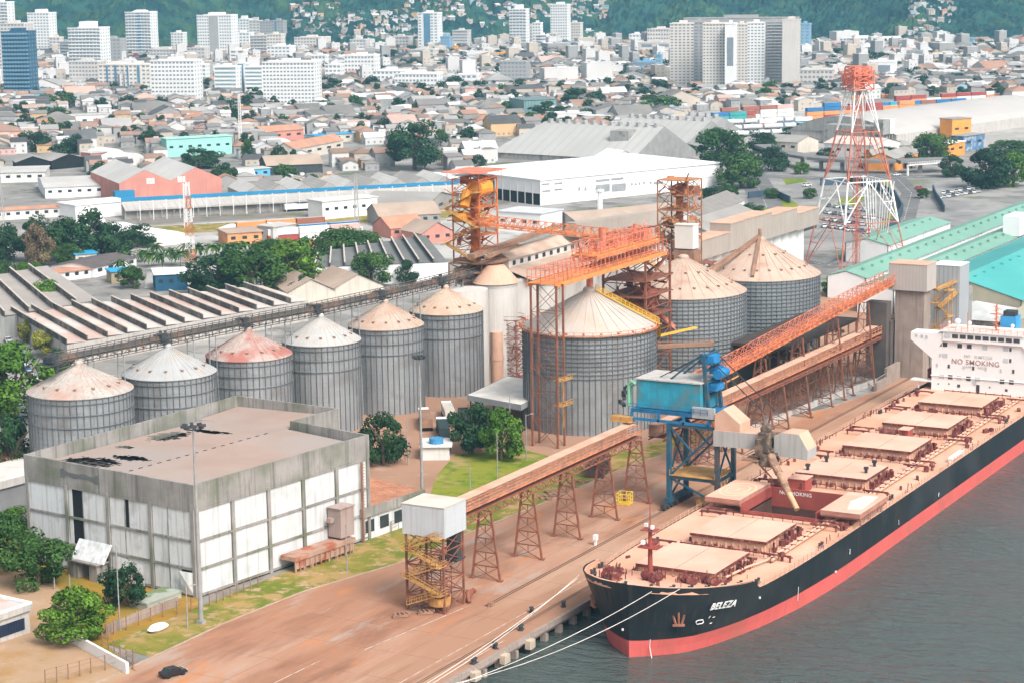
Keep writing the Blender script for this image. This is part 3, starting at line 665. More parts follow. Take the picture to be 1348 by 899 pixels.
# trestles: four legs splayed across the gallery
def trestle(x, zt, label, foot=2.9, y=38.3, group='trestles under the quay gallery', mt=RUST):
    t = thing('trestle', label, 'trestle', (x, y, 0), 0, group)
    n = 5; top = 1.15
    def P(sx, sy, k): z = zt*k/n; return (0, sy*(top+(foot-top)*(1-k/n)), z)
    for sy in (-1,1):
        g = MB(); g.bar(P(0,sy,0), P(0,sy,n), .34); g.cbox((0, P(0,sy,0)[1], .15), .9, .9, .3); g.obj('leg', mt, t)
    g = MB()
    for k in range(n):
        c = (0,0,zt*(k+.45)/n); g.bar(P(0,-1,k+1), P(0,1,k+1), .19); g.bar(P(0,-1,k), c, .14); g.bar(P(0,1,k), c, .14)
        g.bar(P(0,-1,k+1), c, .1); g.bar(P(0,1,k+1), c, .1); g.bar(c, (0,0,zt*(k+1)/n), .15)
    g.obj('bracing', mt, t); return t
ords = ['nearest','second','third','fourth','fifth']
for k, x in enumerate((-.4, 15.4, 31, 47, 61.5)):
    trestle(x, 12.8, f'{ords[k]} rust red trestle from the stair tower under the low quay gallery')
for k, x in enumerate((84, 97, 110.5, 124, 138, 152, 166, 181, 196)):
    trestle(x, 10.1, f'slender rust red trestle under the far quay gallery, number {["one","two","three","four","five","six","seven","eight","nine"][k]} beyond the blue loader', 2.6, group='trestles under the far gallery', mt=M('trestle_brown',(.22,.10,.065),.85,0,.3,.5))
for k, x in enumerate((118, 137, 156, 175, 192)):
    trestle(x, 14.8+k*1.75, f'{["shortest","second shortest","middle","second tallest","tallest"][k]} trestle carrying the upper climbing gallery', 3.2, 44.3-k*1.75, 'trestles under the upper gallery')
# stair tower at the near end
st = thing('transfer_tower', 'rusty lattice stair tower topped by a pale blue grey sheet cabin at the gallery end', 'tower', (-18.5, 38.2, 0))
for x, y in ((-21.6,34.4),(-15,34.4),(-15,41.8),(-21.6,41.8)):
    g = MB(); g.bar((x,y,0),(x,y,13.6),.34); g.obj('leg', RUST, st, world=True)
g = MB(); g.lattice(-21.6,-15,34.4,41.8,0,13.6,5,.2,.16,legs=False); 
for z in (2.7,5.4,8.1,10.8): g.lattice(-20,-16.4,36,40,z-2.6,z,1,.12,.1)
g.obj('bracing', RUST, st, world=True)
g = MB(); g.box(-21.9,-14.6,33.9,42.3,13.4,18.7,0,top=1); g.box(-22,-14.5,33.8,42.4,18.7,18.8,1); 
g.obj('cabin', [M('cabin_blue_grey',(.50,.52,.53),.6,0,.05,.2,drip=(.40,.41,.42)), M('cabin_top',(.60,.52,.44),.8)], st, world=True)
g = MB()
for k in range(5):
    z = 1.2+k*2.5; ya, yb = (35, 41) if k % 2 else (41, 35); x = -22.7
    g.bar((x,ya,z),(x,yb,z+2.3),1.0,.14)
    for dx in (-.5,.5):
        for q_ in (.6,1.1): g.bar((x+dx,ya,z+q_),(x+dx,yb,z+2.3+q_),.07)
        for j in range(7): y = ya+(yb-ya)*j/6; g.bar((x+dx,y,z+2.3*j/6),(x+dx,y,z+2.3*j/6+1.1),.07)
    g.box(-23.4,-20.8,yb-.8,yb+.8,z+2.2,z+2.3)
    for y in (yb-.8,yb+.8): g.bar((-23.4,y,z+3.3),(-20.8,y,z+3.3),.07); g.bar((-23.4,y,z+2.8),(-20.8,y,z+2.8),.07); g.bar((-23.4,y,z+2.3),(-23.4,y,z+3.3),.07)
g.obj('stair', YELL, st, world=True)
g = MB(); g.box(-16.8,-15.2,34.6,36.6,8.6,13.3); g.box(-17.6,-14.6,34.2,38,8.2,8.6); g.obj('chute', DARKS, st, world=True)
g = MB(); g.lathe([(0,1.3),(1.9,1.3),(2.1,2.8),(1.9,2.8),(1.7,1.6)],16,c=(-20.6,36)); g.obj('hopper', YELL, st, world=True)
g = MB()
for i in range(9): g.tube((-14.5+i*.25,33.6+i*.2,.3+.15*(i%3)),(-13.6+i*.2,34.6-i*.1,1.8+.3*(i%2)),.35,n=8)
tag(g.obj('roller_pile', RUST), 'small heap of rusty rollers at the foot of the stair tower', 'scrap heap')
for (u,v,lb) in ((527,812,'flat dark steel skid lying left of the stair tower foot'),(560,808,'dark frame lying just in front of the stair tower')):
    P = G(u,v); g = MB(); g.cbox((P.x,P.y,.3),2.6,1.0,.4,rot=-.9)
    for i in range(4): g.cbox((P.x-.6+i*.5,P.y+.7-i*.5,.6),.3,1.1,.4,rot=-.9+i*.2)
    tag(g.obj('steel_skid', BROWN), lb, 'skid', 'scrap on the quay')
# ship loader
ld = thing('ship_loader', 'blue portal ship loader with cyan machinery house and boom over the open hold', 'ship loader', (65, 25, 0))
LX0, LX1, LY0, LY1 = 60.2, 68.4, 19.8, 30.3
for x, y, mt in ((LX0,LY1,0),(LX1,LY1,0),(LX0,LY0,1),(LX1,LY0,1)):
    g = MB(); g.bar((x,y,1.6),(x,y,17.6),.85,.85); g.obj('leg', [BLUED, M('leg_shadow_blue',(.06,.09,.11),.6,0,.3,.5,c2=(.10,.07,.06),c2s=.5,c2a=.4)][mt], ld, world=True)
g = MB()
for y in (LY0, LY1): g.bar((LX0-1,y,1.7),(LX1+1,y,1.7),1.1,1.0)
for z in (6.5, 17.2):
    for y in (LY0, LY1): g.bar((LX0,y,z),(LX1,y,z),.5)
    for x in (LX0, LX1): g.bar((x,LY0,z),(x,LY1,z),.6)
for x in (LX0, LX1): g.bar((x,LY0,2),(x,LY1,6.4),.35); g.bar((x,LY1,6.6),(x,LY0,17),.4); g.bar((x,LY1,17),(x,(LY0+LY1)/2,11.8),.35)
for y in (LY0, LY1): g.bar((LX0,y,6.5),(LX1,y,17),.3); g.bar((LX1,y,6.5),(LX0,y,17),.3); g.bar((LX0,y,2),(LX1,y,6.4),.3)
g.obj('portal_frame', BLUED, ld, world=True)
g = MB(); g.box(LX0-.5,LX1+.5,LY0+.3,LY1-.3,6.9,7.05)
for y in (LY0+.3,LY1-.3):
    for q_ in (.5,1.1): g.bar((LX0-.5,y,7.05+q_),(LX1+.5,y,7.05+q_),.1)
    for i in range(7): g.bar((LX0-.5+i*1.5,y,7.05),(LX0-.5+i*1.5,y,8.1),.1)
    for i in range(6): g.bar((LX0+i*1.5,y,6.9),(LX0+.75+i*1.5,y,4.6),.12); g.bar((LX0+.75+i*1.5,y,4.6),(LX0+1.5+i*1.5,y,6.9),.12)
g.obj('walkway', YELL, ld, world=True)
for x, y in ((LX0,LY1),(LX1,LY1),(LX0,LY0),(LX1,LY0)):
    g = MB()
    for k in range(4): g.tube((x-2.4+k*1.6,y-.35,.55),(x-2.4+k*1.6,y+.35,.55),.5,n=10); 
    g.bar((x-2.8,y,1.0),(x+2.8,y,1.0),.5,.5); g.cbox((x-2.9,y,.9),.6,1.0,.8); g.obj('bogie', DARKS, ld, world=True)
g = MB(); g.box(63,65,LY0+2,LY0+4.5,.7,2.4); g.tube((62.5,LY0+5,1.2),(66.5,LY0+5,1.2),.7,n=12); g.obj('cable_reel', YELL, ld, world=True)
hz = 20.2
g = MB(); g.box(60.4,69.4,23.6,37.4,hz,25.9,0); 
n0 = len(g.v); g.v += [(60.1,23.3,25.9),(69.7,23.3,25.9),(69.7,37.7,25.9),(60.1,37.7,25.9),(60.1,23.3,26.15),(69.7,23.3,26.15),(69.7,37.7,26.15),(60.1,37.7,26.15)]
for f in ((0,3,2,1),(4,5,6,7),(0,1,5,4),(1,2,6,5),(2,3,7,6),(3,0,4,7)): g.f.append(tuple(n0+i for i in f)); g.m.append(1)
mh = g.obj('machinery_house', [BLUEC, CONCL], ld, world=True)
g = MB(); g.box(59.8,70,21.5,38.6,19.2,19.9)
for y in (21.6,27,32.5,38.5): g.bar((60,y,17.6),(60,y,19.2),.5); g.bar((69.8,y,17.6),(69.8,y,19.2),.5)
g.bar((60,21.5,17.8),(60,38.6,17.8),.5); g.bar((69.8,21.5,17.8),(69.8,38.6,17.8),.5)
for q_ in (.5,1.1): g.bar((59.4,21.5,19.9+q_),(59.4,38.9,19.9+q_),.09)
for i in range(12): g.bar((59.4,21.5+i*1.57,19.9),(59.4,21.5+i*1.57,21),.09)
g.obj('platform', M('loader_platform_blue',(.02,.16,.33),.6,0,.25,.5), ld, world=True)
g = MB(); g.path([(60,39.2,20.2),(60,39.2,24.6),(60,38.4,25.4),(60,37.6,24.8)], .35, 8); g.path([(61.4,39.4,20),(61.4,39.4,24),(61.4,38,24.8)], .25, 8); g.obj('duct', M('duct_green',(.18,.42,.28),.6,0,.2), ld, world=True)
g = MB()
for i in range(10): g.cbox((60+rnd.uniform(-.8,1.6),40.2+rnd.uniform(-.6,.8),20.3+i*.4),rnd.uniform(.4,1.1),rnd.uniform(.4,1.1),rnd.uniform(.3,.8),rot=rnd.random())
g.obj('drive_unit', DARKS, ld, world=True)
g = MB(); g.box(58.6,60.6,38.2,42.6,17.2,18.2,0); g.box(58.4,60.7,38,42.8,17.1,17.2); g.obj('lower_platform', YELL, ld, world=True)
# A-frame mast
g = MB()
for x in (62,68.2): g.bar((x,22.4,19.5),(x,23.6,31.5),.7); g.bar((x,31,25.9),(x,23.8,31.8),.35)
for z in (23,26,28.4,31.4): g.bar((62,23.1,z),(68.2,23.1,z),.55,.5)
g.box(62,68.2,21.6,25.2,29.6,29.8)
g.obj('mast', BLUED, ld, world=True)
g = MB(); g.box(62.4,65.6,21.6,24.4,29.8,31.4); g.box(65.8,68.4,21.9,24,27,28.6); g.tube((64,21.4,27.4),(68,21.4,27.4),1.0,n=14); g.box(63,67,21.2,23,24.2,25.4); g.obj('winch', M('winch_blue',(.02,.20,.45),.6,0,.3,.5), ld, world=True)
g = MB(); 
for x in (63,67.4): g.bar((x,23,31),(x-4,9,21.5),.16); g.bar((x,34,25.9),(x,23.6,31.6),.2)
g.obj('stay', DARKS, ld, world=True)
g = MB(); g.box(59.6,60.2,20.2,25,19.2,21.4); g.obj('cabin_wall', M('pale_grey_steel',(.40,.41,.41),.6), ld, world=True)
# boom: sloped peach hood then grey sheeted box, with loading head
g = MB()
def wedge(g, x0, x1, prof, m0=0, mtop=1):
    n = len(prof)
    g.q([(x0,y,z) for y,z in prof], m0); g.q([(x1,y,z) for y,z in prof[::-1]], m0)
    for i in range(n):
        (ya,za), (yb,zb) = prof[i], prof[(i+1)%n]
        top = (za+zb)/2 > sum(z for _, z in prof)/n
        g.q([(x0,ya,za),(x1,ya,za),(x1,yb,zb),(x0,yb,zb)], mtop if top else m0)
wedge(g, 59.4, 64.6, [(20,15.6),(20,20.4),(18.2,21.6),(14.6,18.9),(14.6,15.6)], 1, 1)
wedge(g, 59.2, 64.8, [(20.2,14.0),(20.2,17.2),(10.6,17.3),(10.6,14.2)], 0, 1)
wedge(g, 59.4, 64.2, [(7.4,13.4),(7.4,17.2),(5.6,18.0),(2.2,18.0),(.4,15.0),(.4,13.0)], 0, 1)
g.obj('boom', [GREYSH, DUSTP], ld, world=True)
g = MB(); g.box(57,65,8.0,10.4,13.2,16.8); g.box(57.6,60,7.8,10,16.8,18.0); g.tube((58.2,8.9,18.6),(60.4,8.9,18.6),.9,n=12); g.box(56.4,58.4,6.4,9,11.6,14)
for i in range(22): g.cbox((rnd.uniform(56.6,62),rnd.uniform(6.6,10.6),rnd.uniform(11,18)),rnd.uniform(.4,1.4),rnd.uniform(.3,1.1),rnd.uniform(.3,1.1),rot=rnd.random()*3)
g.obj('loading_head', M('head_grime',(.11,.085,.07),.8,0,.35,.8,c2=(.26,.17,.11),c2s=.8,c2a=.4), ld, world=True)
g = MB(); g.box(55.6,62,9.4,12.6,12.6,12.75)
for q_ in (.5,1.1): g.bar((55.6,9.4,12.7+q_),(55.6,12.6,12.7+q_),.1); g.bar((55.6,12.6,12.7+q_),(62,12.6,12.7+q_),.1)
g.bar((58,11,12.6),(57.4,7,9.4),.25); g.obj('platform', BROWN, ld, world=True)
g = MB(); T0 = Vector((57.2,7.0,13.6)); T1 = Vector((50.2,-1.2,5.6)); dd = T1-T0
T0 = Vector((57.2,7.2,13.8)); g.tube(T0, T0+dd*.34, .8,.8,n=12); g.tube(T0+dd*.3, T0+dd*.72, .68,n=12)
for i in range(12): q_ = T0+dd*(.1+.05*i); g.cbox(q_+Vector((rnd.uniform(-.9,.9),rnd.uniform(-.9,.9),0)),.4,.4,.5)
g.obj('chute', M('chute_rust',(.40,.24,.15),.8,0,.35,1,c2=(.2,.12,.09),c2s=.8,c2a=.5), ld, world=True)
g = MB(); g.tube(T0+dd*.68, T1, .6,.52,n=14); g.obj('spout', M('spout_ochre',(.60,.36,.20),.7,0,.15,.6), ld, world=True)
# yellow cage on the quay
P = G(822,663); cg = thing('steel_cage', 'small yellow railed cage standing on the quay between two trestles', 'cage', (P.x, P.y, 0), .1)
g = MB(); g.box(-1.3,1.3,-1.3,1.3,.1,.25)
for x in (-1.3,0,1.3):
    for y in (-1.3,0,1.3):
        if x or y: g.bar((x,y,0),(x,y,2.4),.14)
for z in (.9,1.6,2.4):
    for q_ in (-1.3,1.3): g.bar((q_,-1.3,z),(q_,1.3,z),.12); g.bar((-1.3,q_,z),(1.3,q_,z),.12)
g.obj('frame', M('bright_yellow',(.75,.50,.04),.6), cg)
# quay bollards and fenders
bol = thing('bollard', 'x', 'bollard', (0,0,0), 0, 'mooring bollards along the quay edge')
g = MB(); g.box(-.7,.7,-.4,.4,.05,.16); g.lathe([(.28,.1),(.24,.6),(.42,.8),(.38,.95),(0,.98)],12,c=(-.35,0)); g.lathe([(.28,.1),(.24,.6),(.42,.8),(.38,.95),(0,.98)],12,c=(.35,0)); g.obj('post', DARKS, bol)
pos = [(624,873),(686,829),(742,798),(700,806),(652,853)]
names = ['dark double bollard nearest the bottom of the picture, at the quay edge','dark double bollard at the quay edge under the mooring lines','dark bollard nearest the ship bow','dark bollard set back from the edge beside the mooring lines','bollard between the two nearest ones at the quay edge']
for k, (u, v) in enumerate(pos):
    P = G(u, v, 0)
    if k == 0: bol.location = (P.x, P.y, 0); bol['label'] = names[0]; r0 = bol
    else: dup(r0, (P.x, P.y, 0), .2*k, names[k])
fd = thing('fender', 'x', 'fender', (0,0,0), 0, 'fender blocks on the quay face')
g = MB(); g.box(-.9,.9,-1.0,0,-1.9,-.5); g.bar((-.7,-.2,-.5),(-.7,.3,.05),.12); g.bar((.7,-.2,-.5),(.7,.3,.05),.12); g.obj('block', M('fender_pale',(.50,.40,.30),.8,0,.2,.6), fd)
fx = [(-62.5,'pale fender block nearest the bottom edge, hanging on the quay face'),(-54,'pale fender block left of the bigger gap on the quay face'),(-44,'pale fender block midway along the open quay face'),(-34.5,'pale fender block nearest the bow on the quay face'),(-26,'fender block hidden just below the bow flare')]
for k, (x, lb) in enumerate(fx):
    if k == 0: fd.location = (x, 15.9, 0); fd['label'] = lb
    else: dup(fd, (x, 15.9, 0), 0, lb)
bx = thing('cable_post', 'small white power post standing beside the crane rail on the quay', 'post', (*G(784,717)[:2], 0)); g = MB(); g.cbox((0,0,.5),.5,.4,1); g.cbox((0,0,1.5),.9,.7,1.0); g.obj('box', WHITEP, bx)
bx = thing('rail_stop', 'small rusty buffer stop at the near end of the crane rail', 'buffer', (*G(646,798)[:2], 0)); g = MB(); g.cbox((0,0,.4),.9,.8,.8); g.bar((-.9,0,0),(0,0,.9),.2); g.obj('block', BROWN, bx)
# tall grey transfer tower and its neighbour
tt = thing('transfer_tower', 'tall pale concrete transfer tower with wider sheeted head beside the ship bridge', 'tower', (211, 31, 0))
g = MB(); g.box(208,213,26.9,34.6,0,23.2,0); g.box(213,216,29,33,0,20,0)
g.obj('shaft', CONCB, tt, world=True)
g = MB(); g.box(207,214.5,25.9,36.1,23.0,29.8,0,top=1); g.box(206.9,214.6,25.8,36.2,29.8,29.95,1); g.obj('head', [M('tower_sheet',(.46,.41,.37),.7,0,.06,.2,rib=('Y',.9),ribc=.12), DUSTP], tt, world=True)
g = MB(); g.box(204,207.6,35.5,41,0,20,0); g.box(206,210,35,40,0,15,0); g.obj('rear_frame', M('dark_brown_sheet',(.11,.09,.08),.9,0,.2,.3), tt, world=True)
g = MB()
for k in range(6):
    z = 2.5+k*3.4; a, c = (25.8, 22.2) if k % 2 else (22.2, 25.8)
    g.bar((214,a,z),(214,c,z+3.2),1.2,.15); 
    for q_ in (.6,1.1): g.bar((213.4,a,z+q_),(213.4,c,z+3.2+q_),.1)
    g.box(212.6,216,c-1,c+1,z+3.1,z+3.25); g.bar((212.7,c-1,z+4.3),(212.7,c+1,z+4.3),.1)
    for j in range(5): y = a+(c-a)*j/4; g.bar((213.4,y,z+3.2*j/4),(213.4,y,z+3.2*j/4+1.1),.09)
for x, y in ((212.6,22),(216,22),(216,26)): g.bar((x,y,0),(x,y,24.5),.25)
g.bar((214,26,22.5),(226,24.5,23.2),1.4,.5); g.bar((214,25.4,17.5),(226,24,20.4),1.4,.4)
g.obj('stair', YELL, tt, world=True)
nb = thing('elevator_tower', 'grey corrugated steel elevator tower standing right behind the tall concrete transfer tower', 'tower', (230, 27, 0))
g = MB(); g.box(226,234,23.2,30.9,0,27.2,0,top=1); g.box(225.9,234.1,23.1,31,27.2,27.35,1); g.obj('casing', [M('light_grey_sheet',(.42,.43,.44),.5,.1,.06,.2,rib=('Y',1.2),ribc=.3), WHITEP], nb, world=True)
g = MB(); g.box(234.2,240,24,30,0,20); g.obj('annex', CONC, nb, world=True)
# low wall behind the quay yard to the right
g = MB(); wl_ = pxs([(978,572),(1040,548),(1100,524),(1155,505),(1168,497)])
for a, c in zip(wl_, wl_[1:]): g.bar((a[0],a[1],.7),(c[0],c[1],.7),.4,1.5)
tag(g.obj('low_wall', CONCL), 'long low pale wall behind the trestles at the far end of the quay', 'wall')
g = MB(); g.box(196,206,32.3,33,0,4.6); g.box(188,196,32.3,33,0,2.2); tag(g.obj('stepped_wall', CONCB), 'stepped brown wall at the foot of the tall grey transfer tower', 'wall')
# dark intake sheds below the far silos
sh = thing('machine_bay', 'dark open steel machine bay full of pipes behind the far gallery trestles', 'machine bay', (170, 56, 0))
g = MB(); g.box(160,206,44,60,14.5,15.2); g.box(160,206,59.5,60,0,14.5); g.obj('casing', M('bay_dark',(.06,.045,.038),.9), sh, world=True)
g = MB()
for i in range(9): x = 160+i*5.6; g.bar((x,44,0),(x,44,14.5),.35); g.bar((x,52,0),(x,52,14.5),.35)
for z in (4,8,12): g.bar((160,44,z),(206,44,z),.25); g.bar((160,52,z),(206,52,z),.25)
for i in range(40): 
    x = rnd.uniform(161,204); z = rnd.uniform(1,13); y = rnd.uniform(45,58)
    g.tube((x,y,z),(x+rnd.uniform(-4,4),y+rnd.uniform(-3,3),z+rnd.uniform(-2,3)),rnd.uniform(.12,.4),n=6)
g.obj('frame', BROWN, sh, world=True)
g = MB()
for i in range(26): g.cbox((rnd.uniform(161,204),rnd.uniform(44.5,56),rnd.uniform(9,13.5)),rnd.uniform(.3,1.4),.4,rnd.uniform(.3,.9),rot=rnd.random())
g.obj('duct', GREYSH, sh, world=True)
g = MB()
for i in range(14):
    x = 118+i*6.2; g.bar((x,47+rnd.uniform(0,6),0),(x,47,rnd.uniform(6,12)),.22); g.bar((x,47,5),(x+6,48,5),.16); g.bar((x,47,0),(x+6,48,5),.12)
tag(g.obj('pipe_rack', RUST), 'tangle of thin rust red pipe racks on the ground beyond the blue loader', 'pipe rack')
# ================================================================ SILOS
def silo(x, y, R, z, za, label, roofm, rings=(1.2,3.6,6.2), nst=None, vents=14, nv2=0, wallm=GALV, group=None, conv=False, dense=False, cat_='silo', bands=0):
    t = thing('grain_silo', label, cat_, (x, y, 0), 0, group)
    nst = nst or int(2*pi*R/1.35); g = MB(); g.lathe([(R,0),(R,z)],72,0)
    for k in range(nst):
        a = 2*pi*k/nst; g.bar(((R+.09)*cos(a),(R+.09)*sin(a),0),((R+.09)*cos(a),(R+.09)*sin(a),z-.1),.17,.17,1)
    for d in rings:
        g.lathe([(R+.12,z-d-.08),(R+.28,z-d-.08),(R+.28,z-d+.08),(R+.12,z-d+.08)],72,1)
    if bands:
        for k in range(bands): zz = z-.8-k*1.02; g.lathe([(R+.12,zz-.09),(R+.3,zz-.09),(R+.3,zz+.09),(R+.12,zz+.09)],72,1)
    zz = 1.1
    while zz < z: g.lathe([(R+.02,zz-.03),(R+.05,zz-.03),(R+.05,zz+.03),(R+.02,zz+.03)],72,2); zz += 1.12
    g.obj('wall', [wallm, GALVD, M('sheet_seam',(.26,.27,.27),.6)], t)
    g = MB(); n = 64; rc = R*.09; g.lathe([(R+.35,z-.12),(R+.35,z+.02),(R*.55,z+(za-z)*.47),(rc,za-.5)],n,0)
    for k in range(n//2):
        a = 2*pi*k/(n//2); g.bar(((R+.3)*cos(a),(R+.3)*sin(a),z+.06),(rc*cos(a),rc*sin(a),za-.45),.09,.1,0)
    rf_ = g.obj('roof', roofm, t)
    g = MB(); g.lathe([(rc,za-.5),(rc,za+.1),(rc*.6,za+.5),(0,za+.6)],16); g.obj('cap', roofm, t)
    vm = MB(); vm.box(-.24,.24,-.34,.34,-.1,.34,0); vm.box(-.3,.3,-.42,.2,.34,.42,1); vme = vm.mesh('roof_vent', [BROWN, roofm])
    for k in range(vents):
        a = 2*pi*(k+.3)/vents; rr = R*.78; inst(vme, 'roof_vent', rf_, (rr*cos(a), rr*sin(a), z+(za-z)*.24), a-pi/2)
    for k in range(nv2):
        a = 2*pi*k/nv2; rr = R*.42; inst(vme, 'roof_vent', rf_, (rr*cos(a), rr*sin(a), z+(za-z)*.60), a-pi/2)
    return t
row = [(23.2,150.4,10.9,'nearest galvanised silo at the left end of the row, roof rust blushed on one side',ROOFG),
 (46.8,145.1,10.1,'second galvanised silo from the left with the greyest conical roof',M('silo_roof_grey',(.40,.40,.395),.6,.1,.08,.3,c2=(.42,.36,.30),c2s=.2,c2a=.25,drip=(.44,.40,.36))),
 (71.7,141.5,9.6,'third silo from the left whose cone roof has a large red rust patch',ROOFR),
 (94.2,136.7,9.1,'fourth silo from the left, pale roof, right of the red roofed one',M('silo_roof_pale',(.45,.44,.42),.6,.1,.08,.3,c2=(.48,.36,.28),c2s=.2,c2a=.3,c2w=.3,drip=(.46,.40,.34))),
 (118.8,134.2,9.1,'fifth silo from the left with rusty peach roof, behind the tall white light mast',M('silo_roof_peachgrey',(.48,.38,.31),.6,.1,.1,.3,c2=(.48,.25,.15),c2s=.2,c2a=.5,c2w=.3,drip=(.45,.33,.25))),
 (144.1,131.9,9.2,'sixth silo, right end of the row, peach roof, next to the orange lattice tower',M('silo_roof_peach2',(.52,.40,.31),.6,.1,.1,.3,c2=(.50,.28,.17),c2s=.18,c2a=.4,c2w=.3))]
for x, y, R, lb, rm in row: silo(x, y, R, 21, 26.7, lb, rm, group='row of six silos behind the white building')
# eave railing ladder on first
big = silo(125.7, 81.6, 15.7, 23.4, 32.0, 'big squat galvanised silo with orange eave walkway and yellow roof stair', M('silo_roof_cream',(.50,.45,.40),.6,.1,.08,.25,c2=(.55,.38,.28),c2s=.15,c2a=.35,c2w=.3,drip=(.50,.44,.38)), rings=(), bands=10, vents=0)
g = MB()
for k in range(48):
    a, b_ = 2*pi*k/48, 2*pi*(k+1)/48; r = 16.6
    g.q([(15.9*cos(a),15.9*sin(a),23.2),(15.9*cos(b_),15.9*sin(b_),23.2),(r*cos(b_),r*sin(b_),23.2),(r*cos(a),r*sin(a),23.2)])
    g.bar((r*cos(a),r*sin(a),23.2),(r*cos(a),r*sin(a),24.3),.08); g.cbox((15.6*cos(a),15.6*sin(a),23.7),.5,.4,.5,rot=a) if k % 2 else None
    for q_ in (23.7,24.3): g.bar((r*cos(a),r*sin(a),q_),(r*cos(b_),r*sin(b_),q_),.08)
g.obj('eave_walkway', ORNG, big)
g = MB(); aa = -1.15
def sp(r, z, o=0): return (r*cos(aa)-o*sin(aa), r*sin(aa)+o*cos(aa), z)
g.bar(sp(1.6,31.7), sp(16.6,23.7), 1.3, .15)
for o in (-.65,.65):
    for q_ in (.6,1.2): g.bar(sp(1.6,31.7+q_,o), sp(16.6,23.7+q_,o), .09)
    for i in range(16): r = 1.6+i; g.bar(sp(r,31.7-(r-1.6)*.533,o), sp(r,32.9-(r-1.6)*.533,o), .09)
g.bar(sp(16.6,23.7), (15.6*cos(-.75)*1.13,15.6*sin(-.75)*1.13,19.5), 1.1, .2); g.bar((17.6*cos(-.75),17.6*sin(-.75),19.5),(30,-14,19.0),1.3,.3)
g.obj('roof_stair', M('stair_yellow',(.72,.42,.05),.7,0,.15,.6), big)
silo(180, 82, 16, 24, 32.6, 'large silo with rust peach cone roof partly hidden behind the brown lattice tower', ROOFP, rings=(), bands=19, vents=22, nv2=12, wallm=M('galv_dim',(.30,.31,.31),.55,.25,.12,.2))
far = silo(213, 74.5, 16, 24.4, 33.6, 'farthest large silo with peach cone roof and a brown conveyor leg lying on it', ROOFP, rings=(), bands=19, vents=24, nv2=12, wallm=M('galv_dim2',(.25,.27,.28),.55,.25,.15,.2))
g = MB(); g.bar((0,0,34.4),(-18,8,25.6),.9,.9); g.bar((0,0,34.3),(-14.5,-4,25.5),.8,.8); g.tube((0,0,33.5),(0,0,36.2),.5,n=8); g.obj('conveyor_leg', BROWN, far)
# roof top conveyor over the row
cv = thing('conveyor_bridge', 'long grey overhead conveyor bridge running above the row of six silos', 'conveyor', (85, 143, 0))
pts = [(26.3,154.7,27.6),(52.7,152.0,27.6),(76.9,146.9,27.6),(104.8,141.4,27.4),(125.6,138.4,27.4),(144.9,134.5,27.3),(177.5,134,27.6)]
pts = [(17,152.6,27.4),(46.8,147,27.6),(71.7,143,27.6),(94.2,138.4,27.6),(118.8,136,27.5),(144.1,134.2,27.5),(172,132.5,27.6)]
CG = M('conveyor_grey',(.11,.10,.09),.8,.1,.25,.5,c2=(.20,.13,.10),c2s=.3,c2a=.4)
for a, c in zip(pts, pts[1:]):
    A, B = Vector(a), Vector(c); d = (B-A).normalized(); s = d.cross(Vector((0,0,1))); Lg = (B-A).length; g = MB()
    g.bar(A+Vector((0,0,.1)), B+Vector((0,0,.1)), 2.0, .14); g.bar(A+Vector((0,0,.6)), B+Vector((0,0,.6)), 1.4, 1.3)
    g.obj('belt_case', CG, cv, world=True)
    g = MB(); n = int(Lg/2)
    for o in (-1.05,1.05):
        for q_ in (.6,1.9,-1.1): g.bar(A+s*o+Vector((0,0,q_)), B+s*o+Vector((0,0,q_)), .16)
        for i in range(n+1): P = A+d*(Lg*i/n)+s*o; g.bar(P+Vector((0,0,-1.1)), P+Vector((0,0,1.9)), .12)
        for i in range(n): P = A+d*(Lg*i/n)+s*o; Q = A+d*(Lg*(i+1)/n)+s*o; g.bar(P+Vector((0,0,-.9 if i%2 else .1)), Q+Vector((0,0,.1 if i%2 else -.9)), .08)
    g.obj('truss', CG, cv, world=True)
    for i in (.35,.62):
        P = A+(B-A)*i; g = MB()
        for o in (-1,1): g.bar(P+s*o+Vector((0,0,-.9)), Vector((P.x+s.x*o*1.6,P.y+s.y*o*1.6,0)), .22)
        for z in (6,12,18,24): g.bar((P.x-s.x*1.2,P.y-s.y*1.2,z),(P.x+s.x*1.2,P.y+s.y*1.2,z),.14)
        g.obj('support', M('support_grey',(.30,.31,.31),.7), cv, world=True)
for x, y, z in pts[:-1]:
    g = MB(); g.cbox((x,y,z+.9),2.2,2.4,1.4); g.tube((x,y-1.4,z-2),(x,y-1.4,z),.4,n=8); g.box(x-1.8,x+1.8,y-2.2,y+2.2,z-.2,z-.05)
    for i in range(6): g.cbox((x+rnd.uniform(-1.6,1.6),y+rnd.uniform(-1.5,1.5),z+rnd.uniform(0,2)),.6,.6,.8,rot=rnd.random())
    g.obj('drive_unit', DARKS, cv, world=True)
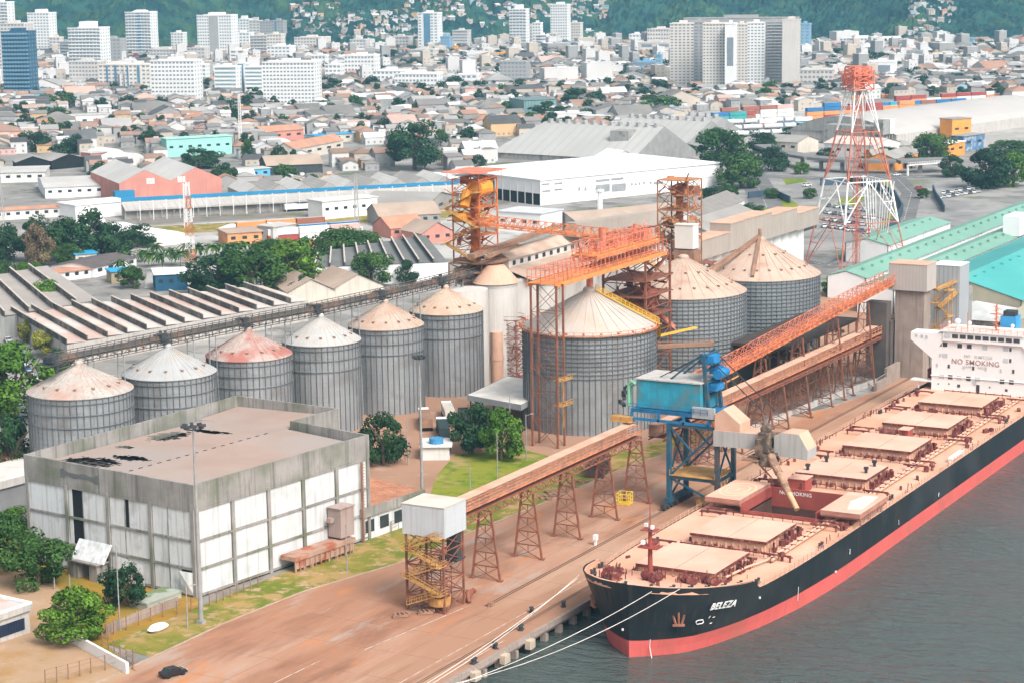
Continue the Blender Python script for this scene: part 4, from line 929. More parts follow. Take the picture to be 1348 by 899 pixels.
# ---- lattice towers
def lat_tower(t, x0, x1, y0, y1, z1, n, mt, fill=0, fm=None, z0=0, seed=1):
    g = MB(); g.lattice(x0,x1,y0,y1,z0,z1,n,.32,.18); g.obj('frame', mt, t, world=True)
    if fill:
        r = random.Random(seed); g = MB()
        g.box((x0+x1)/2-.9,(x0+x1)/2+.9,(y0+y1)/2-.7,(y0+y1)/2+.7,z0,z1-1.5)
        for k in range(n): z = z0+(z1-z0)*(k+1)/n; g.box(x0,x1,y0,y0+(y1-y0)*r.choice((.4,1)),z-.08,z+.08)
        g.obj('elevator_leg', fm or mt, t, world=True); g = MB()
        for i in range(int(fill*1.8)):
            z = r.uniform(z0+2, z1); x = r.uniform(x0-.3, x1+.3); y = r.uniform(y0-.3, y1+.3)
            if i % 3: g.bar((x,y,z),(x+r.uniform(-3,3),y+r.uniform(-3,3),z+r.uniform(-3,3)),r.uniform(.12,.34))
            else: g.cbox((x,y,z),r.uniform(.6,2.2),r.uniform(.6,2),r.uniform(.5,1.8),rot=r.random())
        g.obj('ductwork', fm or mt, t, world=True)
def stairs(t, x, ya, yb, z0, z1, mt, n, w_=1.2):
    g = MB()
    for k in range(n):
        a, c = (ya, yb) if k % 2 else (yb, ya); z = z0+(z1-z0)*k/n; dz = (z1-z0)/n
        g.bar((x,a,z),(x,c,z+dz),w_,.14)
        for q_ in (.6,1.15): g.bar((x-w_/2,a,z+q_),(x-w_/2,c,z+dz+q_),.09)
        g.box(x-w_,x+w_,c-.7,c+.7,z+dz-.1,z+dz+.05); g.bar((x-w_,c-.7,z+dz+1.1),(x-w_,c+.7,z+dz+1.1),.09)
    g.obj('stair', mt, t, world=True)
T1 = thing('elevator_tower', 'tall orange lattice elevator tower with flat canopy, leftmost of the lattice towers', 'tower', (168, 136, 0))
g0 = ZAT(166,136,225)
RB = M('rust_brown_steel', (.34,.16,.09), .85, 0, .35, .6)
lat_tower(T1, 161,172,131,141,30,8,RB,90,RB,seed=2); lat_tower(T1, 162,171.5,132,140,g0-2,6,ORNG,44,ORNG,z0=30,seed=3)
stairs(T1, 160.6, 132, 141.5, 26, g0-5, YELL, 5, 1.8); stairs(T1, 159.6, 131.5, 141, 2, 25, RB, 7, 1.4)
g = MB(); g.box(159.5,174.5,130.6,142,g0-.2,g0); g.lattice(161,173,131.5,141,g0-2.5,g0-.2,1,.15,.1); g.obj('canopy', SALM, T1, world=True)
g = MB(); g.tube((163,134,g0-4.5),(169,134,g0-4.5),2.4,n=16); g.tube((161.5,136,g0-12),(161.5,139,g0-12),1.2,n=12); g.tube((161,136,g0-9),(163,136,g0-5),1.4,n=10); g.obj('head_drum', M('drum_orange',(.74,.30,.04),.7,0,.15,.4), T1, world=True)
g = MB()
for z in (28.5,31,22.5): g.lathe([(2.5,z-.5),(7.2,z-.6),(7.4,z-.2),(2.5,z-.1)],24,c=(166,134)); 
g.obj('round_platform', BROWN, T1, world=True)
X2, Y2 = 207, 97
T2z = ZAT(X2+3, Y2, 237)
T2 = thing('elevator_tower', 'tall rust brown lattice tower with white hopper box, right of the red gantry', 'tower', (X2+4, Y2, 0))
lat_tower(T2, X2,X2+9,Y2-4,Y2+5,T2z,12,RB,120,M('t2_orange_brown',(.46,.19,.08),.8,0,.35,.6),seed=5); lat_tower(T2, X2-1,X2+4,Y2-11,Y2-7,27,9,RUST,10,RUST,seed=6)
zz = ZAT(X2,Y2-4,312); g = MB(); g.box(X2-2.4,X2+1.2,Y2-6.6,Y2-1.2,zz-3,zz+3.4); g.box(X2-2.6,X2+1.4,Y2-6.8,Y2-1,zz+3.4,zz+3.6); g.obj('hopper_box', M('hopper_white',(.74,.68,.62),.7,0,.05,.3), T2, world=True)
g = MB(); g.box(X2-2.6,X2+1.4,Y2-7,Y2-1,zz-10,zz-3.4); g.obj('chute_box', BROWN, T2, world=True)
stairs(T2, X2-2.4, Y2-8, Y2-1, zz-20, zz-8, YELL, 3, 1.6)
g = MB(); g.tube((X2+2,Y2,T2z-3),(X2+6,Y2,T2z-3),2.0,n=14); g.box(X2+4,X2+8,Y2-4,Y2-1,T2z-4,T2z-2); g.obj('head_drum', RUST, T2, world=True)
# top gallery from T1 across to the right (bright orange)
def pt(u, v, z): return G(u, v, z)
zA = ZAT(166,134,290); A = Vector((170,131,zA)); 
def solve(u, v, y):                 # point of the vertical plane Y=y seen at a photo pixel
    d = F_+R_*((u-674)/FPX)-U_*((v-449.5)/FPX); return CAM+d*((y-CAM.y)/d.y)
B = solve(850,322,104)
gl = thing('conveyor_gallery', 'bright orange high lattice gallery running from the orange tower towards the brown one', 'conveyor', (190, 120, 30))
gallery(gl, solve(628,298,130), B, w_=3.2, h=3.0, deckm=ORNG, railm=ORNG, roof=False, step=2.4)
C_ = solve(905,362,96); D_ = solve(928,372,90)
g = MB(); P1 = solve(845,345,98); P2 = solve(893,358,95); P3 = solve(912,374,94)
g.bar(P1,P2,2.2,.5); g.bar(P2,P3,2.2,.4)
for o in (0,1.1):
    for q in (Vector((0,-1,o)),): g.bar(P1+q,P2+q,.12); g.bar(P2+q,P3+q,.12)
for i in range(10): q = P1.lerp(P2,i/9)+Vector((0,-1,0)); g.bar(q,q+Vector((0,0,1.1)),.1)
tag(g.obj('catwalk', M('catwalk_orange',(.75,.33,.06),.7)), 'short orange yellow catwalk dropping onto the brown lattice tower', 'catwalk')
# salmon red gantry above the big silo
gt = thing('red_gantry', 'salmon red gantry deck of dense railings above the big silo roof', 'gantry', (128, 82, 0))
r = random.Random(8)
z0 = ZAT(99,80,375)
zq = 37.4
for z, x0, x1, y0, y1 in ((zq,98,157,76,83),(zq+3.2,122,156,77.5,84)):
    g = MB(); g.box(x0,x1,y0,y1,z-.3,z-.1); g.bar((x0,y0,z-.6),(x1,y0,z-.6),.35,.9); g.bar((x0,y1,z-.6),(x1,y1,z-.6),.35,.9); g.obj('deck', M('gantry_orange',(.70,.26,.08),.7,0,.2,.4), gt, world=True)
    g = MB(); n = int((x1-x0)/2.1)
    for y in (y0, y1, (y0+y1)/2):
        for i in range(n+1): x = x0+(x1-x0)*i/n; g.bar((x,y,z),(x,y,z+2.9),.14)
        for q_ in (.6,1.2,2.9): g.bar((x0,y,z+q_),(x1,y,z+q_),.12)
    for i in range(n+1): x = x0+(x1-x0)*i/n; g.bar((x,y0,z+2.9),(x,y1,z+2.9),.11); g.bar((x,y0,z+1.2),(x,y1,z+1.2),.08) if i in (0,n) else None
    g.obj('railing', SALM, gt, world=True)
g = MB()
for i in range(46):
    x = r.uniform(120,160); g.bar((x,r.uniform(78,86),zq+r.uniform(0,6)),(x+r.uniform(-4,4),r.uniform(78,86),zq+r.uniform(0,7)),r.uniform(.12,.3))
    if i % 3 == 0: g.cbox((x,r.uniform(79,85),zq+r.uniform(.6,5)),r.uniform(.8,2.4),r.uniform(.8,2),r.uniform(.8,2))
g.tube((132,81,zq-2),(132,81,zq+8.5),.8,n=12); g.tube((152,82,zq),(152,82,zq+7),.6,n=12)
g.tube((126,81.5,32),(126,81.5,35),.8,n=10)
g.obj('ductwork', SALM, gt, world=True)
for x, y in ((97.4,75.3),(100.6,75.3),(97.4,81.8),(100.6,81.8)):
    g = MB(); g.bar((x,y,0),(x,y,zq-.4),.42,.42); g.obj('leg', RUST, gt, world=True)
g = MB(); g.lattice(97.4,100.6,75.3,81.8,0,zq-.4,6,.2,.13,legs=False,faces='xX'); g.obj('bracing', RUST, gt, world=True)
for z, lb in ((15.4,1),(9.6,2)):
    g = MB(); g.box(97.5,102.5,74,76.6,z,z+.15)
    for q_ in (.5,1.1): g.bar((97.5,74,z+q_),(102.5,74,z+q_),.1); g.bar((97.5,74,z+q_),(97.5,76,z+q_),.1)
    for i in range(5): g.bar((97.5+i*1.25,74,z),(97.5+i*1.25,74,z+1.1),.1)
    g.bar((99,74.6,z),(99,74.6,z-5),.2); g.obj('platform', YELL, gt, world=True)
for x, y in ((146,76.5),(160,76.5),(146,88),(160,88)):
    g = MB(); g.bar((x,y,0),(x,y,zq),.5); g.obj('leg', RUST, gt, world=True)
g = MB(); g.lattice(146,160,76.5,88,6,zq-1,5,.2,.2,legs=False)
for z in (22,27,31): g.box(145,161,76,88,z,z+.2)
for i in range(50): x = r.uniform(146,160); z = r.uniform(17,34); g.bar((x,r.uniform(77,86),z),(x+r.uniform(-4,4),r.uniform(77,86),z+r.uniform(-4,4)),r.uniform(.15,.5))
g.obj('bracing', RUST, gt, world=True)
g = MB()
for i in range(16): g.cbox((r.uniform(148,158),r.uniform(78,86),r.uniform(18,31)),r.uniform(1,3),r.uniform(1,3),r.uniform(1,3),rot=r.random())
g.tube((150,80,26),(156,80,26),2.6,n=14); g.tube((148,79,19),(155,79,19),1.8,n=12)
g.obj('drive_unit', M('deep_rust',(.26,.08,.05),.85,0,.3,.5), gt, world=True)
g = MB(); P1 = solve(862,408,80); P2 = solve(905,448,76); g.bar(P1,P2,1.1,.9); tag(g.obj('red_chute', SALM), 'straight salmon red chute sloping down between the big silo and the brown tower', 'chute')
g = MB(); P1 = solve(866,456,62); P2 = solve(940,452,50); g.bar(P1,P2,2.2,.7); g.bar(P1+Vector((0,0,1)),P2+Vector((0,0,1)),.12); tag(g.obj('cross_gallery', BROWN), 'short pale brown walkway box beside the blue loader mast', 'walkway')
g = MB(); g.lattice(96,103,40.5,45,0,17,5,.3,.18); tag(g.obj('support_tower', M('maroon_steel',(.22,.09,.07),.8,0,.3,.5)), 'dark maroon lattice support behind the blue loader mast', 'support')
# white concrete silos with long roof house
ws = thing('concrete_silo_block', 'block of white cylindrical concrete silos under a long brown gabled roof house', 'silo block', (200, 140, 0))
cyl = MB(); 
for k in range(9): cyl.lathe([(5.6,0),(5.6,24.8),(5.75,24.8),(5.75,25.6),(0,25.6)],28,c=(163+k*11.6,128))
cyl.lathe([(5.4,0),(5.4,25.2),(0,25.2)],28,c=(151.5,130)); cyl.lathe([(5.4,0),(5.4,25.2),(0,25.2)],28,c=(174,139))
cyl.obj('cylinder', M('silo_white_wall',(.58,.55,.51),.8,0,.06,.2,drip=(.52,.46,.42)), ws, world=True)
g = MB()
for k in range(1): g.lathe([(6.2,25.6),(2.4,30),(0,30)],28,c=(163,128))
g.obj('cone_roof', DUSTP, ws, world=True)
g = MB(); zt = 27.2
def gable(g, x0, x1, y0, y1, z0, zr, mr=0, mw=1, ov=.6, axis='x'):
    if axis == 'x':
        ym = (y0+y1)/2; g.q([(x0-ov,y0-ov,z0),(x1+ov,y0-ov,z0),(x1+ov,ym,zr),(x0-ov,ym,zr)],mr); g.q([(x1+ov,y1+ov,z0),(x0-ov,y1+ov,z0),(x0-ov,ym,zr),(x1+ov,ym,zr)],mr)
        g.q([(x0,y0,z0),(x0,ym,zr-.1),(x0,y1,z0)],mw); g.q([(x1,y1,z0),(x1,ym,zr-.1),(x1,y0,z0)],mw)
    else:
        xm = (x0+x1)/2; g.q([(x0-ov,y1+ov,z0),(x0-ov,y0-ov,z0),(xm,y0-ov,zr),(xm,y1+ov,zr)],mr); g.q([(x1+ov,y0-ov,z0),(x1+ov,y1+ov,z0),(xm,y1+ov,zr),(xm,y0-ov,zr)],mr)
        g.q([(x1,y0,z0),(xm,y0,zr-.1),(x0,y0,z0)],mw); g.q([(x0,y1,z0),(xm,y1,zr-.1),(x1,y1,z0)],mw)
g.q([(170,121,25.4),(268,121,25.4),(268,129,28),(170,129,28)],0); g.box(172,266,129,135,27.6,30.2,1); gable(g,172,266,129,135,30.2,32.6)
g.obj('roof_house', [M('roof_brown_peach',(.44,.32,.25),.85,0,.12,.2,c2=(.55,.43,.34),c2s=.1,c2a=.5), M('roof_house_wall',(.62,.57,.52))], ws, world=True)
for k in range(22):
    g = MB(); x = 174+k*4.2; g.box(x,x+1.6,128.9,128.97,28.4,29.6); g.obj('window', GLASS, ws, world=True)
g = MB(); g.bar(solve(620,338,131),solve(735,298,131),2.2,1.0); g.bar(solve(640,340,128),solve(680,322,128),1.2,.6); g.obj('roof_conveyor', BROWN, ws, world=True)
rn = thing('pipe_cylinder', 'dusty peach upright steel cylinder beside rusty pipes left of the big silo', 'tank', (*G(655,503)[:2], 0))
P = rn.location; g = MB(); zt = ZAT(P.x,P.y,437); g.tube((0,0,0),(0,0,zt),1.6,n=18); g.lathe([(1.75,zt*.45),(1.75,zt*.55)],18); g.obj('shell', DUSTP, rn)
rr_ = thing('pipe_scaffold', 'dark rusty pipe scaffold with round rail, between the peach cylinder and the big silo', 'scaffold', (*G(675,500)[:2], 0)); P = rr_.location
zt = ZAT(P.x,P.y,420); g = MB(); g.lattice(-2.6,2.6,-2.6,2.6,0,zt,7,.25,.16)
for i in range(46): z = r.uniform(0,zt-1); g.bar((r.uniform(-2.6,2.6),r.uniform(-2.6,2.6),z),(r.uniform(-2.6,2.6),r.uniform(-2.6,2.6),z+r.uniform(-3,3)),r.uniform(.12,.35))
for z in (zt,zt-5): g.lathe([(3.4,z),(3.4,z+.2)],18); g.lathe([(3.4,z+1),(3.4,z+1.1)],18)
g.obj('frame', M('deep_rust2',(.30,.11,.08),.85,0,.3,.5), rr_)
# far white silos row + long flat gallery over them
w2 = thing('concrete_silo_block', 'far row of narrow white concrete silos below the long beige gallery', 'silo block', (320, 122, 0))
g = MB()
for k in range(14): g.lathe([(3.3,0),(3.3,18.6),(0,18.6)],20,c=(272+k*6.9,124))
for k in range(2): g.box(248+k*5.4,252+k*5.4,122,128,0,25)
g.obj('cylinder', M('silo_white_wall2',(.70,.69,.67),.8,0,.05,.2,drip=(.55,.54,.52)), w2, world=True)
g = MB(); TAUP = M('taupe_sheet',(.38,.33,.285),.8,0,.08,.15,drip=(.33,.26,.22))
P = [(262,120,18.6,24.2),(296,120,18.6,26.8),(330,120,18.6,25.6),(352,120,18.2,23.6),(372,120,17.6,20.6)]
for (x0,y,a,b_), (x1,_,c_,d_) in zip(P, P[1:]): g.box(x0,x1-.05,119,126,a-1.5,b_-1.2,0,top=1); g.box(x0-.1,x1,118.8,126.2,b_-1.2,b_-1.0,1)
g.obj('gallery', [TAUP, DUSTP], w2, world=True)
tg = thing('conveyor_gallery', 'closed taupe sheet gallery passing behind the brown lattice tower', 'conveyor', (250, 122, 25))
g = MB(); A = solve(755,305,126); B = solve(888,287,120); 
for a, c, h in ((solve(752,303,128),solve(890,283,120),3.8),(solve(800,318,124),solve(905,296,118),2.6)): g.bar(a, c, 3.6, h)
g.obj('casing', TAUP, tg, world=True); g = MB(); 
for i in range(6): P = solve(752,303,128).lerp(solve(890,283,120),.08+i*.17); g.bar((P.x,P.y,0),(P.x,P.y,P.z-1.8),.5); g.bar((P.x,P.y+3,0),(P.x,P.y+3,P.z-1.8),.5)
g.obj('support', CONCL, tg, world=True)
tp = thing('concrete_tower', 'beige flat roofed concrete block with greenery on top behind the orange gallery', 'building', (*G(845,338)[:2], 0), .1); P = tp.location
za = ZAT(P.x,P.y,300); g = MB(); g.box(-16,14,0,14,0,za,0,top=1); g.obj('wall', [CONCL, DUSTP], tp); g = MB(); g.box(-16,-2,2,12,za,za+.05); g.obj('roof_plants', M('roof_moss',(.07,.12,.03)), tp)
# canopy roof left of big silo
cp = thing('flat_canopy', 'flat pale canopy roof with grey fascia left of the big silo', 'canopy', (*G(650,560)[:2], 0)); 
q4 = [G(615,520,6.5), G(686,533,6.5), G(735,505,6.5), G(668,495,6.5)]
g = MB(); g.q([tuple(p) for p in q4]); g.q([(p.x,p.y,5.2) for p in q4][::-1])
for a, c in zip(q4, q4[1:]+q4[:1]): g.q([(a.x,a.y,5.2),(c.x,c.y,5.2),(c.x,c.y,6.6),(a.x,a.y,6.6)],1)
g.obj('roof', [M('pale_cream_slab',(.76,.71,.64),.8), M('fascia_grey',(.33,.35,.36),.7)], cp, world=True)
g = MB()
for i in range(4):
    for a, c in ((q4[0],q4[3]),(q4[1],q4[2])): P = a.lerp(c,.08+i*.28); g.bar((P.x,P.y,0),(P.x,P.y,5.2),.3)
g.obj('column', DARKS, cp, world=True)
# ================================================================ THE WHITE BUILDING
wb = thing('cold_store', 'big derelict white panelled building with stained concrete parapet and broken flat roof', 'building', (-32.8, 78.2, 0), -.1257)
L_, D_ = 47.1, 43.3; ZP0, ZP1 = 16.1, 20.5; LVL = [0.6, 5.1, 10.2, 16.1]
STC = M('stained_concrete', (.30,.28,.26), .9, 0, .2, .2, c2=(.12,.14,.08), c2s=.12, c2a=.5, c2w=.25, drip=(.10,.10,.085))
# local frame: x along the right (quay) face, y along the left face. Far right part steps back
g = MB()
plan = [(0,0),(L_,0),(L_,7),(46.5,7)]
pl_ = [(0,0),(47.1,0),(48.6,20.6),(62.4,20.6),(61,47),(0,43.2)]
def ring(g, pl_, z0, z1, th, m=0, off=0):
    n = len(pl_)
    for i in range(n):
        a = Vector((*pl_[i],0)); c = Vector((*pl_[(i+1)%n],0)); d = (c-a).normalized(); nn = Vector((d.y,-d.x,0))*off
        g.bar(a+nn+d*(-.0)+Vector((0,0,(z0+z1)/2)), c+nn+Vector((0,0,(z0+z1)/2)), th, z1-z0, m)
ring(g, pl_, ZP0, ZP1, .45)
for i in range(len(pl_)):
    a = pl_[i]; g.cbox((a[0],a[1],(ZP0+ZP1)/2), .52,.52,ZP1-ZP0+.04)
g.obj('parapet', STC, wb)
g = MB(); g.q([(x,y,0) for x, y in pl_]); 
for i in range(len(pl_)): a, c = pl_[i], pl_[(i+1)%len(pl_)]; g.q([(a[0],a[1],0),(c[0],c[1],0),(c[0],c[1],ZP0),(a[0],a[1],ZP0)])
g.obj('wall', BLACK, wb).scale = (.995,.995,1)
# roof: two pitches with holes
ROOFW = M('worn_roof', (.37,.265,.215), .9, 0, .12, .1, c2=(.33,.29,.265), c2s=.05, c2a=.8, c2w=.25, rib=('Y',1.1), ribc=.06)
rz0, rz1 = 18.3, 19.2
holes = [(1.5,9,18,22),(10,17,31,37),(20,25,36,40),(17,19,24,29)]
g = MB(); nx, ny = 48, 44
def rzf(x, y): return rz0+(rz1-rz0)*(1-abs(y-21)/22)
hrr = random.Random(3)
def inhole(x, y):
    for hx_, hy_, ra, rb in ((7.5,34,3.6,6.6),(13.5,29.5,1.7,4.6),(32,38,4.4,3.6),(38.5,33.5,1.2,5.2),(20.5,38.5,1.0,2.2)):
        if ((x-hx_)/ra)**2+((y-hy_)/rb)**2 < 1+.45*sin(x*2.3+y)*cos(y*1.9)+.2*sin(y*5): return True
    return (30 < x < 31.4 and 4 < y < 4.9) or (17 < x < 18.6 and 1.6 < y < 2.4)
for i in range(nx*2):
    for j in range(ny*2):
        x0 = .25+i*.487; y0 = .25+j*.487; xm, ym = x0+.24, y0+.24
        if inhole(xm, ym): continue
        if ym > 43.0+xm*.03: continue
        g.q([(x0,y0,rzf(x0,y0)),(x0+.487,y0,rzf(x0,y0)),(x0+.487,y0+.487,rzf(x0,y0+.487)),(x0,y0+.487,rzf(x0,y0+.487))])
g.q([(47,20.9,19),(62.2,20.9,19),(60.9,46.7,18.3),(47,44.6,18.3)])
g.obj('roof', ROOFW, wb)
g = MB(); 
for i in range(24): x = 1+i*1.5; g.bar((x,18,17.9),(x,40,17.7),.2)
for j in range(10): g.bar((1,19+j*2.2,17.6),(34,19+j*2.2,17.6),.16)
g.obj('roof_beams', M('roof_beam',(.10,.09,.085)), wb)
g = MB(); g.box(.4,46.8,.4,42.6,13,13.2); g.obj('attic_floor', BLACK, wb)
g = MB()
for i in range(17): g.cbox((3+i*2.4,21,rz1+.05),.9,.25,.08)
g.obj('roof_vents', DARKS, wb)
# columns and beams
def face(n, L, f, nm):               # f maps (t along, out) -> local xy
    for k in range(n+1):
        t = L*k/n; t = min(max(t,.35),L-.35); g = MB(); a = f(t,.0); g.cbox((a[0],a[1],ZP0/2), .75,.75,ZP0); g.obj('column', STC, wb)
    for z in LVL[1:3]+[ZP0-.25, .5]:
        g = MB(); a = f(0,.02); c = f(L,.02); g.bar((a[0],a[1],z),(c[0],c[1],z),.5,.42); g.obj('beam', STC, wb)
fr = lambda t, o: (t, -o); fl = lambda t, o: (-o, t)
face(5, L_, fr, 'r'); face(4, 43.2, fl, 'l')
g = MB(); g.box(.3,46.8,.25,.35,0,ZP0-.1); g.obj('facade_panel', WHITED, wb)
PANW = M('bright_panel',(.60,.60,.60),.8,0,.06,.3,c2=(.47,.48,.47),c2s=.25,c2a=.35,c2w=.25,drip=(.36,.38,.37))
for k in range(5):
    x0, x1 = L_*k/5+.5, L_*(k+1)/5-.5
    for z0, z1 in ((.7,4.85),(5.35,9.95),(10.45,15.6)): g = MB(); g.box(x0,x1,-.06,.2,z0,z1); g.obj('facade_panel', PANW, wb)
n = 4
for k in range(4):
    y0, y1 = 43.2*k/4+.5, 43.2*(k+1)/4-.5
    for zi, (z0, z1) in enumerate(((.7,4.85),(5.35,9.95),(10.45,15.6))):
        parts = [(y0,y1)]
        if k == 2: parts = [(y0,y1-3.6),(y1-.9,y1)] if zi else []
        if k == 1 and zi == 2: parts = [(y0,y0+5.0),(y0+6.2,y1)]
        if k == 0 and zi == 0: parts = [(y0+3.2,y1)]
        for a, c in parts: g = MB(); g.box(-.05,.15,a,c,z0,z1); g.obj('facade_panel', WHITED, wb)
        ym = (y0+y1)/2+1
        if k in (0,1,2): g = MB(); g.box(-.12,-.04,ym,ym+.25,z0,z1); g.obj('downpipe', CONC, wb)
g = MB(); g.bar((-2.6,25,3.4),(-.3,25,6.6),8.6,.1); g.obj('hanging_panel', WHITED, wb, label='loose white panel leaning off the left face')
g = MB(); g.q([(-.3,.6,.5),(-.3,3.4,.5),(-1.4,3.0,4.9),(-.3,.6,4.6)]); g.obj('hanging_panel', WHITED, wb); g = MB(); g.q([(-.6,12.5,.2),(-.6,20,.3),(-.2,20,4.8),(-.3,13,4.0)]); g.obj('hanging_panel', WHITED, wb)
g = MB(); g.box(-3.2,-.5,22,24,0,3.3); g.box(-3.2,-.5,27,29,0,3.3); g.box(-3.6,-.4,21.6,29.4,3.2,3.45); g.obj('porch', STC, wb)
# erased sign smear on the parapet
g = MB(); y = 33
for i in range(26): 
    yy = 33.6-i*.38; h = .42+.06*sin(i*.9)+(.38 if i in (0,1,2,24,25) else 0); zc = 18.3-.0*i+(.12*sin(i*.5)); g.box(-.30,-.262,yy-.4,yy,zc-h,zc+h)
g.obj('painted_out_sign', M('smear_grey',(.13,.14,.14),.9,0,.1), wb, label='dark grey painted over patch where a sign was')
g = MB(); g.box(34.6,38.4,-3.6,-.5,3.4,9.0,0,top=0); g.box(34.3,38.7,-3.8,-.4,9.0,9.15); g.bar((34,-2,6.8),(34,-1,6.8),1.0,.8); g.obj('lean_box', M('rusty_box',(.36,.28,.25),.85,0,.12,.3,drip=(.30,.15,.10)), wb)
g = MB(); g.box(21,38,-4.2,-.6,2.2,3.0); 
for i in range(8): g.box(21.3+i*2.3,21.6+i*2.3,-4.0,-3.7,0,2.2)
for i in range(12): g.bar((21+i*1.4,-4.2,.2),(21+i*1.4,-4.2,2.4),.12)
g.box(21.2,37.8,-3.9,-3.8,.6,2.2)
g.obj('platform_ramp', M('rusty_ramp',(.40,.25,.18),.9,0,.15,.4,c2=(.35,.10,.05),c2s=.3,c2a=.4), wb)
g = MB(); g.bar((44.2,-.9,0),(44.2,-.9,15.8),.5,.3); 
for i in range(26): g.bar((43.8,-1.2,.6*i+.4),(44.6,-1.2,.6*i+.4),.1)
g.obj('ladder', BROWN, wb)
# low annex right of the building
lb_ = thing('low_annex', 'low white annex with ribbed terracotta roof tucked against the white building', 'building', (*G(483,716)[:2], 0), -.1257)
ax = MB(); ax.box(1,19,2,15,0,5.2,0); ax.box(.5,20,1.5,2,4.6,6.4,1); ax.box(19.6,20,1.5,15.5,4.6,6.2,1)
ax.q([(.4,2,6.2),(19.6,2,6.2),(19.6,15.5,7.0),(.4,15.5,7.0)],2)
for i in range(15): ax.bar((.6,2.4+i*.9,6.3+i*.055),(19.4,2.4+i*.9,6.3+i*.055),.25,.2,2)
ax.obj('wall', [WHITED, STC, M('terracotta_ribbed',(.42,.20,.12),.9,0,.2,.4)], lb_)
for i in range(4): g = MB(); g.box(2+i*4.4,4.6+i*4.4,1.88,1.98,1.4,3.8); g.obj('window', GLASS, lb_)
# small sheds near the low wall
kb = thing('guard_kiosk', 'small pale kiosk with flat white roof and dark blue shutter at the left bottom edge', 'kiosk', (*G(40,832)[:2], 0), -.10)
g = MB(); g.box(-13,0,0,9,0,3.9); g.box(-13.4,.4,-.4,9.4,3.9,5.0,0); g.box(-12.6,-.6,.4,8.6,5.0,5.01,1)
for a in ((-13.4,.4,-.4,0),(-13.4,.4,9,9.4)): g.box(a[0],a[1],a[2],a[3],5.0,5.35,2)
g.box(.0,.4,0,9,5.0,5.35,2); g.box(-13.4,-13,0,9,5,5.35,2)
g.obj('wall', [CONCL, M('kiosk_roof',(.60,.46,.42),.8,0,.1,.4,c2=(.6,.3,.22),c2s=.3,c2a=.4), WHITEP], kb)
g = MB(); g.box(-12,-1.2,-.08,-.02,.9,2.9)
for i in range(18): g.box(-12+i*.6,-11.9+i*.6,-.14,-.08,.9,2.9)
g.obj('shutter', M('shutter_blue',(.02,.03,.06),.5), kb)
wn = thing('flat_shed', 'pale flat roofed shed at the left edge behind the white building', 'shed', (*G(-40,690)[:2], 0), -.13)
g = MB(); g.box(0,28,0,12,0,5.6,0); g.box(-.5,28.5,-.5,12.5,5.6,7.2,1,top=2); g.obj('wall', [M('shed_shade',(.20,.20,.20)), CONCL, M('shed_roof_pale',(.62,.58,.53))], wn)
g = MB(); gable(g, -6,40,14,28,6.2,8.6); g.box(-6,40,14,28,0,6.2,1); 
wn2 = thing('tiled_shed', 'red brown tiled roof just above the pale shed at the left edge', 'shed', (*G(-30,668)[:2], 0), -.13); g.v = [(x,y-12,z-1) for x,y,z in g.v]; g.obj('roof', [M('tile_red',(.36,.14,.09),.9,0,.2,.5), CONCL], wn2)
# fences, masonry and poles around the yard
def fence(name, pts, h, step, lb, mt=BROWN, cat='fence', panel=None, z0=0):
    t = thing(name, lb, cat, (*G(*pts[0])[:2], 0)); P = [G(u,v) for u,v in pts]
    w_ = MB(); pm_ = MB().bar((0,0,0),(0,0,h),.14).mesh('post', mt)
    for a, c in zip(P, P[1:]):
        n = max(1, int((c-a).length/step))
        for i in range(n): q_ = a.lerp(c, i/n)-t.location; inst(pm_, 'post', t, (q_.x,q_.y,0))
        if panel: w_.bar(a+Vector((0,0,h*.42)), c+Vector((0,0,h*.42)), .12, h*.84)
        else:
            for z in (h*.35,h*.7,h*.96): w_.bar(a+Vector((0,0,z)), c+Vector((0,0,z)), .05)
    w_.obj('panel' if panel else 'rails', panel or mt, t, world=True); return t
fence('wire_fence', [(175,880),(135,850),(150,835),(215,812),(270,800)], 2.4, 2.6, 'thin rusty post fence running from the yard wall towards the tall mast')
fence('concrete_fence', [(140,835),(180,818),(210,806),(235,797)], 2.0, 2.4, 'broken low brick fence right of the round tree', CONCB, 'fence', CONCB)
fence('wire_fence', [(60,902),(120,886),(176,874),(178,884)], 2.6, 2.0, 'rusty post fence at the bottom left corner of the yard')
fence('wire_fence', [(276,797),(330,776),(350,768)], 2.2, 1.8, 'short post fence along the foot of the bright white facade')
fence('wire_fence', [(515,835-135),(560,680)], 2.2, 2.2, 'short fence in front of the low annex')
g = MB(); a, c = G(82,838), G(168,886); g.bar(a+Vector((0,0,.9)), c+Vector((0,0,.9)), .5, 1.8); g.bar(G(78,828)+Vector((0,0,.9)), G(84,840)+Vector((0,0,.9)), .4, 1.6); tag(g.obj('low_wall', WHITEP), 'white topped low wall running diagonally from the round tree to the corner', 'wall')
g = MB(); P = G(205,792); g.cbox((P.x,P.y,1.2),9,4.5,.3,rot=-.1); g.cbox((P.x,P.y,.55),8.6,4.2,1.1,rot=-.1); tag(g.obj('slab', M('mossy_slab',(.40,.42,.36),.9,0,.15,.3,c2=(.14,.20,.08),c2s=.3,c2a=.5)), 'mossy grey green low slab at the foot of the derelict facade', 'slab')
g = MB(); P = G(208,829); g.lathe([(0,1.0),(1.6,.95),(2.2,.5),(1.6,.1),(0,.1)],14); g.v = [(x*1.1+P.x,y*.6+P.y,z) for x,y,z in g.v]; tag(g.obj('water_tank', WHITEP), 'overturned small white boat shaped tank lying on the grass', 'tank')
